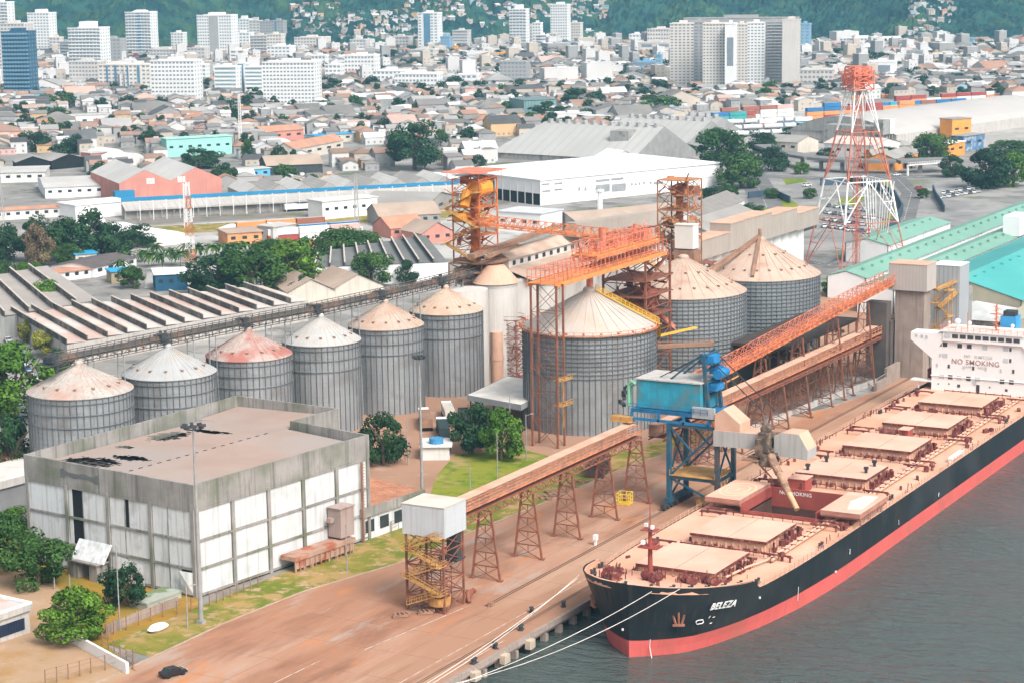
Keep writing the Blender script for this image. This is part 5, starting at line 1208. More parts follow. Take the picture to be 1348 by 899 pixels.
def pole(name, u, v, vt, lb, r=.14, arm=None, cat='lamp post', mt=WOODP, lamp=True, lean=0):
    P = G(u, v); h = ZAT(P.x, P.y, vt); t = thing(name, lb, cat, (P.x, P.y, 0))
    g = MB(); g.tube((0,0,0),(0,0,h),r,r*.65,n=8); g.obj('pole', mt, t)
    if arm:
        g = MB(); d = R0*arm; g.tube((0,0,h-.3),(d.x,d.y,h+.1),.06,n=6); g.cbox((d.x,d.y,h+.1),.8,.35,.16,rot=-1); g.obj('lamp', mt, t)
    return t, h
def mast(u, v, vt, lb, r, mt, crown):
    P = G(u, v); h = ZAT(P.x, P.y, vt); t = thing('light_mast', lb, 'light mast', (P.x, P.y, 0))
    g = MB(); g.tube((0,0,0),(0,0,h*.5),r,r*.75,n=12); g.tube((0,0,h*.5),(0,0,h),r*.75,r*.4,n=12); g.cbox((0,0,.3),1.2,1.2,.6); g.obj('pole', mt, t)
    g = MB(); g.lathe([(crown,h-.2),(crown,h)],12); g.bar((-crown,0,h),(crown,0,h),.15); g.bar((0,-crown,h),(0,crown,h),.15); g.obj('ring', DARKS, t)
    for k in range(8): a = 2*pi*k/8; g = MB(); g.cbox((crown*cos(a),crown*sin(a),h+.2),.8,.5,.45,rot=a); g.obj('lamp', DARKS, t)
mast(265,820,562,'very tall grey light mast with a ring of lamps in front of the white building', .42, WOODP, 1.7)
mast(556,656,471,'tall light mast with pale lamp head in front of the fifth silo', .34, WOODP, 1.1)
for u, v, vt, ar, lb in ((158,830,716,0,'bare dark wooden pole behind the round tree'),(72,775,708,-1.6,'street lamp post with short arm beside the leftmost tree'),(247,826,770,1.4,'thin white post with striped foot left of the tall mast'),(655,630,570,0,'dark pole standing on the lawn'),(619,645,612,0,'thin dark post on the lawn nearest the gallery'),(693,605,545,1.4,'thin lamp post just left of the orange gantry leg'),(457,752,690,0,'thin white post on the verge left of the stair tower'),(92,775,755,0,'short thin post in the ochre grass by the white building'),(537,612,550,0,'dark pole with a small blue sign left of the tall mast'),(672,600,520,0,'grey pole in front of the flat canopy roof')):
    pole('lamp_post', u, v, vt, lb, .13, ar or None, 'lamp post' if ar else 'post')
# ================================================================ SAW-TOOTH WAREHOUSES
def sawtooth(nl, nr_, fr_, fl_, n, hb_, ht, lb, mr, mw, mwall):
    NL, NR, FR, FL = [Vector((p.x,p.y,0)) for p in (nl,nr_,fr_,fl_)]; t = thing('sawtooth_warehouse', lb, 'warehouse', (NL.x, NL.y, 0)); 
    g = MB()
    for a, c in ((NL,NR),(NR,FR),(FR,FL),(FL,NL)): g.q([(a.x,a.y,0),(c.x,c.y,0),(c.x,c.y,hb_),(a.x,a.y,hb_)])
    g.obj('wall', mwall, t, world=True)
    for k in range(n):
        a0, a1 = NL.lerp(NR,k/n), NL.lerp(NR,(k+1)/n); c0, c1 = FL.lerp(FR,k/n), FL.lerp(FR,(k+1)/n)
        dz = Vector((0,0,1)); g = MB(); e0 = a1; e1 = c1
        g.q([a0+dz*(hb_+.5), e0+dz*(hb_+.02), e1+dz*(hb_+.02), c0+dz*(hb_+.5)], 0)
        g.q([a0+dz*hb_, e0+dz*hb_, a0+dz*(hb_+.5)], 1); g.q([c0+dz*hb_, c0+dz*(hb_+.5), e1+dz*hb_], 1)
        g.bar(a0+dz*((hb_+ht)/2), c0+dz*((hb_+ht)/2), .3, ht-hb_, 1)
        g.bar(a0+dz*(ht+.1), c0+dz*(ht+.1), .55, .2, 2)
        g.obj('roof_tooth', [mr, mw, M('coping_pale',(.52,.45,.38))], t, world=True)
    return t
SWALL = M('sooty_wall',(.10,.09,.085),.95,0,.3,.25,c2=(.25,.22,.19),c2s=.2,c2a=.4,drip=(.05,.05,.045))
sawtooth(G(88,455,6), G(405,397,6), G(345,377,6), G(15,412,6), 13, 6.2, 7.9, 'long sawtooth warehouse with pink and white roof strips behind the silo row', M('saw_roof_pink',(.56,.40,.34),.9,0,.1,.06,c2=(.60,.55,.50),c2s=.035,c2a=.6,c2w=.1), SWALL, CONCL)
sawtooth(G(-60,432,6), G(130,398,6), G(62,352,6), G(-90,382,6), 6, 6.5, 8.4, 'sawtooth warehouse with grey wall at the left edge', M('saw_roof_grey',(.36,.32,.29),.9,0,.1,.1), SWALL, M('grey_render',(.30,.30,.29),.9,0,.1,.2,drip=(.2,.2,.19)))
sawtooth(G(415,355,6), G(590,348,6), G(560,312,6), G(420,335,6), 9, 6.5, 8.0, 'dark grey sawtooth warehouse with white end wall left of the orange tower', M('saw_roof_dark',(.16,.16,.155),.9,0,.15,.1), M('saw_dark',(.08,.085,.085)), WHITEP)
for k in range(6): pass
# gabled sheds between silos and trees
def shed(u1, v1, u2, v2, depth, h, rise, lb, mr, mw, axis='x', name='shed', cat='shed', door=None, n=1, doors=0, ov=.5, wins=0, winm=None, z0=0):
    x, y, a, L = front(u1, v1, u2, v2); t = thing(name, lb, cat, (x, y, 0), a); g = MB(); g.box(0, L, 0, depth, z0, h); g.obj('wall', mw, t)
    g = MB()
    if rise == 0: g.box(-ov, L+ov, -ov, depth+ov, h, h+.35, 0)
    elif axis == 'x': gable(g, 0, L, 0, depth, h, h+rise, 0, 1, ov)
    else:
        for k in range(n): gable(g, L*k/n, L*(k+1)/n, 0, depth, h, h+rise, 0, 1, ov if n == 1 else .05, 'y')
    g.obj('roof', [mr, mw], t)
    for k in range(doors): dx = L/(doors); g = MB(); g.box(dx*(k+.3), dx*(k+.7), -.08, -.01, 0, min(h*.7,4.5)); g.obj('door', door or GLASS, t)
    for k in range(wins): dx = L/wins; g = MB(); g.box(dx*(k+.3), dx*(k+.7), -.09, -.02, h*.5, h*.5+1.2); g.obj('window', winm or GLASS, t)
    return t
FIB = M('fibre_cement',(.33,.31,.285),.9,0,.15,.12,c2=(.22,.20,.18),c2s=.06,c2a=.4,c2w=.3,rib=('X',1.4),ribc=.12)
FIBL = M('fibre_light',(.50,.48,.45),.9,0,.1,.12,c2=(.38,.36,.33),c2s=.05,c2a=.4,c2w=.3,rib=('X',1.4),ribc=.1)
FIBB = M('fibre_brown',(.42,.32,.25),.9,0,.15,.12,c2=(.30,.22,.17),c2s=.06,c2a=.4,c2w=.3)
TERR = M('terracotta',(.50,.25,.16),.9,0,.18,.2,c2=(.34,.20,.15),c2s=.08,c2a=.4,c2w=.3)
WROOF = M('white_roof',(.80,.79,.78),.7,0,.03,.05)
PINK = M('pink_brick',(.56,.24,.19),.9,0,.12,.15,drip=(.44,.20,.16))
CREAM = M('cream_render',(.60,.54,.46),.9,0,.1,.2,drip=(.45,.40,.34))
PALEW = M('pale_render',(.66,.64,.61),.9,0,.08,.2,drip=(.48,.47,.45))
BLUEP = M('blue_fascia',(.02,.20,.38),.6,0,.08,.1)
CYANP = M('cyan_sheet',(.03,.32,.55),.6,0,.08,.2)
MINT = M('mint_wall',(.30,.60,.52),.8,0,.05,.1)
shed(380,402,440,398,22,4,4,'left of two dusty peach gabled roofs beyond the overhead conveyor',FIBB,CREAM,'y')
shed(438,398,505,392,22,4,4.5,'right of two dusty peach gabled roofs beyond the overhead conveyor',FIBB,CREAM,'y')
# blue striped long shed
x, y, a, L = front(165,290,640,264); t = thing('long_shed', 'very long low railway shed with a blue and cream fascia band', 'warehouse', (x,y,0), a)
g = MB(); g.box(0,L,8,9,0,8.4); g.obj('wall', CREAM, t); g = MB(); g.box(-.2,L,7.8,8,6.9,8.5); g.obj('fascia', BLUEP, t)
g = MB(); g.q([(0,0,4.2),(L,0,4.2),(L,7.8,6.1),(0,7.8,6.1)]); g.box(0,L,-.1,.1,3.6,4.3); g.obj('awning', M('awning_taupe',(.44,.41,.38),.85,0,.08,.1,rib=('X',3),ribc=.12), t)
g = MB(); g.box(0,L,2.2,2.4,0,4,0); g.obj('rear_wall', FIB, t); g = MB()
i = 0
while i < L: g.box(i,i+.3,.2,.5,0,4.2); i += 5.2
g.obj('columns', FIB, t)
for k in range(9):
    x0, x1 = L*.33+k*L*.067, L*.33+(k+1)*L*.067; g = MB(); gable(g, x0, x1, 9, 42, 7.4, 10.8, 0, 1, .05, 'y'); g.box(x0,x1,9,42,0,7.4,1); g.obj('gable_bay', [FIB if k % 2 else FIBL, FIB], t)
shed(100,290,172,283,16,6,0,'white flat roofed depot left of the blue striped shed',WROOF,WHITEP)
pg = shed(158,270,293,262,60,9.5,5.5,'twin gabled warehouse with pink brick gables behind the blue striped shed',FIBL,PINK,'y','warehouse','warehouse',None,2,0,.6)
for k in range(2):
    for q_ in range(3): g = MB(); g.box(12.6+k*14.2+q_*1.3, 13.5+k*14.2+q_*1.3, -.14,-.04, 8.6, 11.2); g.obj('window', WHITEP, pg)
g = MB(); g.box(-3,6,-4,-.3,0,6.5); g.obj('annex', BLUEP, pg)
# other mid-ground buildings  (photo base line, depth, height)
mid = [
 (220,208,306,203,10,10,0,'long flat mint green block above the twin pink warehouses',M('roof_mint',(.35,.62,.54)),MINT,'x'),
 (415,190,500,184,10,4.5,0,'long bright blue flat canopy left of the giant dark tree',CYANP,CREAM,'x'),
 (22,226,66,224,18,4.5,3,'black open fronted arched shed, left one of a pair',FIB,BLACK,'y'),
 (68,224,113,220,18,4.5,3,'black open fronted arched shed, right one of a pair',FIB,BLACK,'y'),
 (120,220,142,218,10,7,0,'small pink cream two storey house right of the black sheds',FIBL,PINK,'x'),
 (352,232,425,229,26,5,4,'open grey roofed shed with dark columns right of the small blue house',FIBB,DARKS,'x'),
 (317,238,356,235,9,5,0,'small bright blue house above the blue striped shed',FIBL,M('house_blue',(.12,.40,.62)),'x'),
 (388,212,452,199,12,6,3.5,'long terracotta roofed building with cream walls left of the blue canopy',TERR,CREAM,'x'),
 (347,188,400,184,14,6,3,'salmon roofed low house above the long terracotta roof',TERR,PINK,'x'),
 (90,168,148,165,14,7,0,'white long flat house with broad blank wall',FIBL,WHITEP,'x'),
 (125,176,215,172,22,4,4,'row of salmon pink gabled roofs in the middle left',TERR,CREAM,'y'),
 (250,170,290,167,14,5,4,'dark gabled house with an orange roof slope',TERR,FIB,'y'),
 (-10,242,60,240,30,5,0,'pale low flat depot at the left edge',FIBL,PALEW,'x'),
 (60,262,150,258,50,5,2,'wide grey roofed depot left of the twin pink warehouses',FIBL,WHITEP,'x'),
 (425,290,497,283,12,7.5,0,'white box warehouse in front of the blue striped shed',M('box_roof',(.60,.58,.56)),WHITEP,'x'),
 (500,300,580,296,24,4.5,4,'brown grey barn roof behind the dark sawtooth warehouse',FIBB,FIB,'x'),
 (515,315,560,311,16,4,4,'pinkish tiled roof just left of the orange tower',TERR,PINK,'x'),
 (556,322,596,318,16,4,4,'terracotta roofed pink house touching the orange tower',FIBB,PINK,'y'),
 (560,285,600,270,30,4,4,'dark roof with white skylight strips left of the orange tower head',FIB,FIB,'y'),
 (-20,292,80,286,10,4,1,'low terracotta platform roof at the left edge',TERR,PALEW,'x'),
 (690,157,733,155,26,12,0,'tall green glass hall with a dark curved end',M('glass_green_roof',(.16,.22,.22)),M('glass_green',(.17,.28,.28),.4,0,.1,.2,rib=('X',2.2),ribc=.3),'x'),
 (655,305,712,309,16,8,0,'white box store behind the bright orange gallery',M('box_roof2',(.55,.56,.57)),WHITEP,'x'),
 (580,112,660,108,30,6,2,'pale low hall under the grey tower block',FIBL,PALEW,'x'),
 (720,158,760,156,20,6,2,'pale hall behind the dark trees right of the green glass hall',FIBL,PALEW,'x'),
 (192,366,262,362,0,0,0,'',None,None,'x'),
 (205,384,247,382,14,5.5,0,'white flat canopy with blue underside between the dark trees',WROOF,M('canopy_blue',(.02,.09,.16)),'x'),
 (147,374,175,372,8,4,0,'small bright blue container office by the bushy tree',CYANP,M('office_orange',(.35,.28,.18)),'x'),
 (100,352,128,350,8,4.5,0,'small bright blue roofed hut left of the palms',CYANP,CREAM,'x'),
 (70,372,120,366,10,3,0,'low terracotta flat roof beside the left sawtooth warehouse',TERR,PALEW,'x'),
 (125,366,180,352,18,3.5,1.5,'dark tiled low building left of the palms',M('dark_tile',(.12,.10,.095),.9,0,.2,.3),WHITEP,'x'),
 (205,352,300,348,0,0,0,'',None,None,'x'),
 (300,325,345,322,14,5,0,'low orange brown shed near the container stacks',FIBB,M('orange_wall',(.60,.28,.12)),'x'),
 (340,318,360,320,12,6,0,'small pale grey box shed in front of the containers',FIBL,FIBL,'x'),
 (880,318,925,308,0,0,0,'',None,None,'x'),
 (1085,206,1150,210,26,7,3,'pale peach roofed hall behind the pylon',M('roof_peach_pale',(.62,.50,.44)),PALEW,'x'),
 (1000,200,1050,203,20,6,3,'low grey hall left of the pale peach hall',FIB,CREAM,'x'),
 (1165,206,1200,204,14,5,2,'small grey hall in front of the vaulted warehouse',FIB,FIB,'x'),
 (925,300,980,278,16,4.5,4,'long low white walled house with grey tiled roof right of the brown lattice tower',M('tile_grey',(.24,.22,.20),.9,0,.15,.3),WHITEP,'x'),
 (930,322,1000,298,18,5,3.5,'striped grey gabled shed in front of the long white walled house',FIB,FIB,'x'),
 (760,306,830,300,20,4,3,'brown tiled roof in front of the big white warehouse',FIBB,FIB,'x'),
 (830,300,905,292,22,4,3,'grey brown hip roof near the middle of the big white warehouse',FIBB,CREAM,'x'),
 (1150,222,1173,221,12,6,3,'low building with bright orange side wall beside the pylon',FIB,M('bright_orange',(.75,.30,.06)),'x'),
 (1178,226,1208,217,14,6,3,'grey roofed building with orange stripe wall below the big grey warehouse',FIB,M('bright_orange',(.75,.30,.06)),'x'),
 (1248,208,1270,204,10,7,0,'small orange white building right of the roadside tree',WHITEP,M('bright_orange',(.75,.30,.06)),'x'),
 (1268,200,1296,196,8,8,0,'mottled blue wall building beside the big grey warehouse',FIB,M('blue_mottled',(.10,.20,.34),.8,0,.3,.4,c2=(.4,.42,.44),c2s=.4,c2a=.4),'x'),
 (1253,186,1278,184,10,12,0,'small hut with a bright orange box front on the grey warehouse side',FIB,M('bright_orange',(.75,.30,.06)),'x'),
 (1065,178,1100,176,14,6,0,'turquoise canopy in front of the container stacks',M('turq_roof',(.25,.50,.52)),DARKS,'x'),
 (985,330,1075,300,22,4,3,'grey tiled roof station below the taupe gallery',FIB,DARKS,'x'),
]
for r_ in mid:
    if r_[4] == 0: continue
    u1,v1,u2,v2,d_,h_,rs,lb,mr,mw,ax_ = r_
    n_ = {125:4}.get(u1, 1); n_ = n_ if v1 == 176 else 1
    shed(u1,v1,u2,v2,d_,h_,rs,lb,mr,mw,ax_,'shed' if d_ > 12 else 'house','building',None,n_, 0, .5, 0 if mw in (BLACK, DARKS) else max(2, min(8, int(hypot(u2-u1,v2-v1)/12))))
# domed white marquees
def dome(u1, v1, u2, v2, depth, h, lb, mt=WROOF):
    x, y, a, L = front(u1, v1, u2, v2); t = thing('arched_shed', lb, 'arched shed', (x,y,0), a); g = MB(); n = 14
    P = [(L*(i/n), h*(1-((i/n-.5)*2)**2)**.6*.62+h*.38) for i in range(n+1)]
    for (xa,za),(xb,zb) in zip(P, P[1:]): g.q([(xa,0,za),(xb,0,zb),(xb,depth,zb),(xa,depth,za)],0); g.q([(xa,0,0),(xb,0,0),(xb,0,zb),(xa,0,za)],1)
    g.q([(0,0,0),(0,0,P[0][1]),(0,depth,P[0][1]),(0,depth,0)],1); g.obj('shell', [mt, PALEW], t)
dome(166,322,212,318,26,5.6,'left white arched tent roof between the trees')
dome(200,326,250,320,22,5.2,'right white arched tent roof with grey end between the trees')
dome(130,212,165,209,14,6,'small white domed tent left of the mint block')
dome(152,222,192,217,14,7,'larger white domed tent left of the mint block')
dome(326,198,362,200,16,6,'white arched roof right of the mint block')
dome(500,150,540,152,26,6,'pale arched roof above the blue canopy')
# big white warehouse
x, y, a, L = front(712,271,950,246); t = thing('white_warehouse', 'big clean white warehouse with slatted windows behind the orange towers', 'warehouse', (x,y,0), a); dpt = 22
H0 = ZAT(x, y, 237); 
a2 = G(668,262); dpt = hypot(a2.x-x, a2.y-y)+1
g = MB(); g.box(0,L,0,dpt,5.0,H0-.4,0); g.box(0,L,0.2,dpt,0,5,0); g.box(-.6,L,-.6,dpt*2.0,H0-.4,H0,0,top=1); g.obj('wall', [WHITEP, WROOF], t)
g = MB(); g.box(-.1,-.02,0,dpt,0,5); g.obj('open_bays', BLACK, t)
for i in range(7): g = MB(); g.box(-.4,-.1,i*dpt/6-.2,i*dpt/6+.2,0,H0-1.4); g.obj('column', PALEW, t)
for (u,v,w_,h_) in ((718,243,5,.8),(734,242,5,.8),(719,252,5,.8),(734,250,5,.8),(790,238,9,1.0),(809,236,8,1.0),(790,248,9,3.2),(811,247,9,3.2),(828,243,1,1),(833,243,1,1),(838,242,1,1),(844,241,1,1),(853,241,1,1),(863,241,6,1),(880,246,2,1.6),(760,249,1.2,1.4),(768,249,1.2,1.4)):
    tt_ = (u-712)/(950-712)*L; zz = ZAT(x+cos(a)*tt_, y+sin(a)*tt_, v); g = MB(); g.box(tt_-w_*.45,tt_+w_*.45,-.12,-.02,zz-h_/2,zz+h_/2); g.obj('window', M('slat_grey',(.28,.29,.30)), t)
shed(636,262,668,256,40,8,0,'white flat roofed wing left of the big white warehouse',WROOF,PALEW)
g = MB(); P = G(790,277); h = ZAT(P.x,P.y,252); 
for i in (-.9,.9): g.bar((P.x+i,P.y,0),(P.x+i,P.y,h),1.0)
g.box(P.x-2,P.x+2,P.y-1,P.y+1,h-.3,h+.6); tag(g.obj('white_portal', WHITEP), 'white concrete portal column in front of the big white warehouse', 'column')
# grey dihedral warehouses
GRYC = M('grey_fibre_big',(.42,.41,.385),.9,0,.06,.04,c2=(.36,.35,.33),c2s=.03,c2a=.5,c2w=.3,rib=('X',6),ribc=.12)
def aframe(u1, v1, u2, v2, depth, h, lb, n=12, he=3.0):
    x, y, a, L = front(u1, v1, u2, v2); t = thing('bulk_warehouse', lb, 'warehouse', (x,y,0), a); g = MB()
    g.q([(0,0,he),(L,0,he),(L,depth/2,h),(depth*.25,depth/2,h)],0); g.q([(L,depth,he),(0,depth,he),(depth*.25,depth/2,h),(L,depth/2,h)],0)
    g.q([(0,depth,he),(0,0,he),(depth*.25,depth/2,h)],0); g.q([(L,0,0),(L,depth,0),(L,depth,he),(L,depth/2,h),(L,0,he)],1); g.obj('roof', [GRYC, M('grey_gable',(.28,.275,.265))], t)
    g = MB(); g.box(.5,L-.1,.5,depth-.5,0,he-.1); g.obj('wall', CONC, t)
    for k in range(n): xx = depth*.3+(L-depth*.3)*k/n; g = MB(); g.box(xx,xx+1.6,depth/2-1.4,depth/2+1.4,h-.5,h+1.5); g.obj('ridge_vent', M('vent_grey',(.36,.35,.34)), t)
    return t
aframe(645,208,832,219,60,18,'large grey A shaped bulk warehouse with ridge vents, nearest of its group',13)
aframe(775,188,905,196,44,14,'second grey bulk warehouse stepping back to the right',10)
aframe(870,178,925,184,30,12,'small rightmost grey bulk shed behind the roadside trees',4)
g = MB(); P = G(822,212); g.box(-5,5,-5,5,0,9); g.box(-6.5,6.5,-6,6,9,16); g.v = [(x_*.9+P.x,y_*.9+P.y,z_) for x_,y_,z_ in g.v]; tag(g.obj('intake_tower', CONC), 'grey square intake tower on the corner of the nearest bulk warehouse', 'tower')
g = MB(); P = G(858,206); g.box(-5,5,-4,4,0,16); g.box(-7,7,-5,5,10,16); g.v = [(x_*.9+P.x,y_*.9+P.y,z_) for x_,y_,z_ in g.v]; tag(g.obj('intake_tower', CONC), 'grey intake tower between the second and the small bulk sheds', 'tower')
tn = shed(802,222,842,219,16,4,4.5,'white peaked pavilion behind the big white warehouse',WROOF,PALEW,'y')
# far right long warehouse
x, y, a, L = front(1180,192,1400,160); t = thing('bulk_warehouse', 'huge pale grey vaulted warehouse at the right edge below the container yard', 'warehouse', (x,y,0), a)
h0 = ZAT(x,y,178); g = MB(); g.box(0,L,0,70,0,h0); g.obj('wall', CONCL, t)
g = MB(); n = 12; P = [(70*i/n, h0+ 9*sin(pi*i/n)**.8) for i in range(n+1)]
for (ya,za),(yb,zb) in zip(P,P[1:]): g.q([(-1 if i else 0,ya,za),(L,ya,za),(L,yb,zb),(-1,yb,zb)],0)
g.q([(-.9,ya,za) for ya,za in P[::-1]],1); g.obj('roof', [M('vault_roof',(.46,.43,.40),.9,0,.05,.04,c2=(.40,.385,.37),c2s=.03,c2a=.5,c2w=.4), CONC], t)
g = MB(); g.box(-12,-.9,4,40,0,h0+5); g.box(-14,-8,0,6,h0+1,h0+9); g.box(-7,-2,0,6,h0+1,h0+9,1)
for q_ in (-13,-9,-6,-3): g.bar((q_,1,0),(q_,1,h0+2),.6)
g.obj('silo_annex', [CONC, PALEW], t)
# teal roofed quay sheds on the right
def slope_roof(name, lb, pts, h, mr, mw, cat='shed'):
    P = [Vector((x_,y_,0)) for x_,y_ in pts]; t = thing(name, lb, cat, (P[0].x,P[0].y,0)); g = MB(); n = len(P)
    for i in range(n): a, c = P[i], P[(i+1)%n]; g.q([(a.x,a.y,0),(c.x,c.y,0),(c.x,c.y,h),(a.x,a.y,h)])
    g.obj('wall', mw, t, world=True); return t
def longshed(x0, x1, y0, y1, h, hr, lb, mr, mw, cols=True, front_=None):
    t = thing('quay_shed', lb, 'warehouse', (x0, y0, 0)); ym = (y0+y1)/2; g = MB(); g.q([(x0,y0-.6,h),(x1,y0-.6,h),(x1,ym,hr),(x0,ym,hr)]); g.q([(x1,y1+.6,h),(x0,y1+.6,h),(x0,ym,hr),(x1,ym,hr)])
    g.obj('roof', mr, t, world=True); g = MB()
    g.q([(x0+.3,y0,0),(x0+.3,y1,0),(x0+.3,y1,h),(x0+.3,ym,hr-.2),(x0+.3,y0,h)]); g.q([(x1,y1,0),(x1,y0,0),(x1,y0,h),(x1,ym,hr-.2),(x1,y1,h)]); g.box(x0+.3,x1,y0,y0+.3,0,h); g.box(x0+.3,x1,y1-.3,y1,0,h); g.obj('wall', mw, t, world=True)
    g = MB(); xx = x0+3
    while xx < x1: g.box(xx,xx+.5,y0-.25,y0-.02,0,h-.1); xx += 7
    g.obj('pilasters', WHITEP, t, world=True)
    g = MB(); xx = x0+8
    while xx < x1-4: g.box(xx,xx+1,ym-3,ym-2.2,h+(hr-h)*.66,h+(hr-h)*.9+.3); xx += 9
    g.obj('roof_hooks', mr, t, world=True); return t
q1 = longshed(287,640,24,62,9.0,14.6,'long teal roofed quay warehouse with yellow doors behind the ship bridge',TEAL,M('shed_wall_khaki',(.40,.36,.27),.9,0,.1,.2))
for k in range(9): 
    g = MB(); xx = 298+k*22; g.box(xx,xx+7,23.7,23.85,0,6.4); g.obj('door', M('door_yellow',(.70,.46,.05),.7,0,.08), q1, world=True)
longshed(300,640,67,79,7.6,9.4,'narrow pale green roofed shed behind the teal roof',TEAL2,WHITEP)
longshed(322,640,84,97,7.0,9.0,'second pale green roofed shed behind the narrow one',TEAL2,WHITEP)
longshed(400,470,104,120,6.6,8.6,'short pale green roofed shed nearest the car park',TEAL2,WHITEP)
P = G(1318,300); g = MB(); g.box(430,444,66,72,8,15); tag(g.obj('roof_box', WHITEP), 'white plant box standing between the green roofs at the right edge', 'box')
hp = thing('small_pavilion', 'grey shed with pale hipped roof in front of the teal warehouse end', 'shed', (272, 33, 0))
g = MB(); g.box(262,284,24,42,0,7); g.obj('wall', CONC, hp, world=True); g = MB(); g.v += [(261,23,7),(285,23,7),(285,43,7),(261,43,7),(273,33,10.5)]; g.f += [(0,1,4),(1,2,4),(2,3,4),(3,0,4)]; g.m += [0]*4; g.obj('roof', M('hip_pale',(.46,.47,.45)), hp, world=True)
for i in range(6): g = MB(); g.box(261.8,261.95,25+i*2.8,26.8+i*2.8,3.5,5.6); g.obj('window', GLASS, hp, world=True)
ka = thing('khaki_warehouse', 'plain khaki walled warehouse with yellow panels behind the ship bridge roof', 'warehouse', (250, 12, 0))
g = MB(); g.box(262,330,17.5,21.5,0,7.4); g.q([(262,17.3,7.5),(330,17.3,7.5),(330,21.6,8.8),(262,21.6,8.8)]); g.obj('wall', M('khaki',(.33,.31,.24),.9,0,.1,.15), ka, world=True)
# ================================================================ ROADS AND YARDS BEHIND
def road(name, pts, w_, z, mat, mark=True):
    P = [G(u,v) for u,v in pts]; g = MB(); S = []
    for i, p in enumerate(P):
        d = (P[min(i+1,len(P)-1)]-P[max(i-1,0)]).normalized(); n_ = Vector((-d.y,d.x,0))*w_/2; S.append((p+n_, p-n_))
    for (a,b_),(c,e_) in zip(S,S[1:]): g.q([(b_.x,b_.y,z),(e_.x,e_.y,z),(c.x,c.y,z),(a.x,a.y,z)])
    struct(g.obj(name, mat))
    if mark:
        g = MB(); 
        for a, b_ in zip(P,P[1:]):
            n = int((b_-a).length/7); d = (b_-a)
            for i in range(n): q1 = a+d*(i/n); q2 = a+d*((i+.5)/n); g.bar(q1+Vector((0,0,z+.02)),q2+Vector((0,0,z+.02)),.2,.02)
        if g.v: struct(g.obj('lane_marking', M('lane_white',(.7,.69,.66))))
struct(sheet('car_park', pxs([(1190,262),(1240,236),(1420,252),(1420,330),(1230,300),(1180,300)]), .05, GASPH))
sheet('paved_yard', pxs([(860,215),(1100,200),(1260,225),(1250,300),(1150,330),(1010,330),(900,260)]), .03, GASPH)
sheet('pale_yard', pxs([(160,300),(640,272),(700,300),(640,340),(460,345),(300,350),(150,340)]), .03, GPALE)
sheet('rail_verge', pxs([(165,312),(165,301),(640,276),(640,284),(450,296)]), .09, GGRASS)
sheet('pale_yard', pxs([(195,352),(290,345),(300,372),(190,380)]), .05, GPALE)
sheet('container_yard', pxs([(900,178),(900,150),(1000,140),(1400,128),(1400,190),(1100,205)]), .03, GPALE)
sheet('grass_island', pxs([(1105,262),(1140,258),(1130,272),(1100,274)]), .07, GLAWN)
sheet('grass_island', pxs([(1030,236),(1060,232),(1062,240),(1035,244)]), .07, GLAWN)
sheet('grass_island', pxs([(1130,240),(1190,238),(1185,246),(1140,250)]), .07, GGRASS)
sheet('field', pxs([(975,272),(1040,262),(1075,290),(1020,305),(960,300)]), .06, GLAWN)
sheet('verge', pxs([(1128,338),(1175,275),(1205,262),(1200,300),(1170,330)]), .07, GGRASS)
road('road', [(985,330),(1090,350),(1150,325),(1190,290),(1200,255),(1180,235),(1100,226)], 9, .08, GROAD)
road('road', [(960,205),(985,222),(1000,250),(1010,275)], 14, .09, GROAD)
road('road', [(990,232),(1100,236),(1250,232)], 13, .1, GROAD)
road('road', [(0,440),(30,470),(60,520),(70,600)], 9, .06, GASPH)
road('rail_track', [(180,293),(640,268),(900,215)], 16, .06, ground_mat('ballast', [(.22,.19,.165),(.12,.14,.06,.5,.6,.8),(.30,.27,.25,.55,.7,.7)], [0,.05,.2]), False)
# curved dark retaining wall and elevated ramp
g = MB(); W_ = [(1080,245),(1120,243),(1155,250),(1178,262),(1188,280),(1180,298),(1160,315)]
P = [G(*q) for q in W_]
for a, b_ in zip(P,P[1:]): g.bar(a+Vector((0,0,1.8)), b_+Vector((0,0,1.8)), .6, 3.6)
tag(g.obj('retaining_wall', M('navy_wall',(.05,.08,.11),.8,0,.2,.2)), 'curved dark blue wall on the bend under the pylon', 'wall')
g = MB(); P = [G(*q) for q in [(1228,252),(1232,262),(1240,274),(1243,280)]]
for a, b_ in zip(P,P[1:]): g.bar(a+Vector((0,0,1.5)), b_+Vector((0,0,1.5)), .5, 3)
tag(g.obj('retaining_wall', M('navy_wall',(.05,.08,.11))), 'short dark curved wall at the car park entrance', 'wall')
g = MB(); P = [G(*q) for q in [(985,262),(1018,258),(1040,268)]]
for a, b_ in zip(P,P[1:]): g.bar(a+Vector((0,0,1.5)), b_+Vector((0,0,1.5)), .5, 3)
tag(g.obj('retaining_wall', M('navy_wall',(.05,.08,.11))), 'dark blue wall along the small sports field', 'wall')
vt_ = thing('viaduct', 'low concrete road viaduct curving behind the pylon towards the orange walled buildings', 'viaduct', (*G(1100,222)[:2], 0))
g = MB(); P = [G(u,v)+Vector((0,0,6)) for u,v in [(1005,207),(1030,217),(1070,224),(1120,228),(1180,229),(1250,226)]]
for a, b_ in zip(P,P[1:]): g.bar(a,b_,10,1.4)
g.obj('deck', M('viaduct_dark',(.20,.19,.185),.9,0,.1,.1), vt_, world=True)
for i in range(10):
    k = i/9*(len(P)-1); a = P[min(int(k),len(P)-2)].lerp(P[min(int(k),len(P)-2)+1], k-min(int(k),len(P)-2)); g = MB(); g.cbox((a.x,a.y,2.6),1.6,1.6,5.2); g.obj('pier', CONC, vt_, world=True)
fb = thing('footbridge', 'white railed footbridge over the road right of the pylon', 'footbridge', (*G(1220,236)[:2], 0))
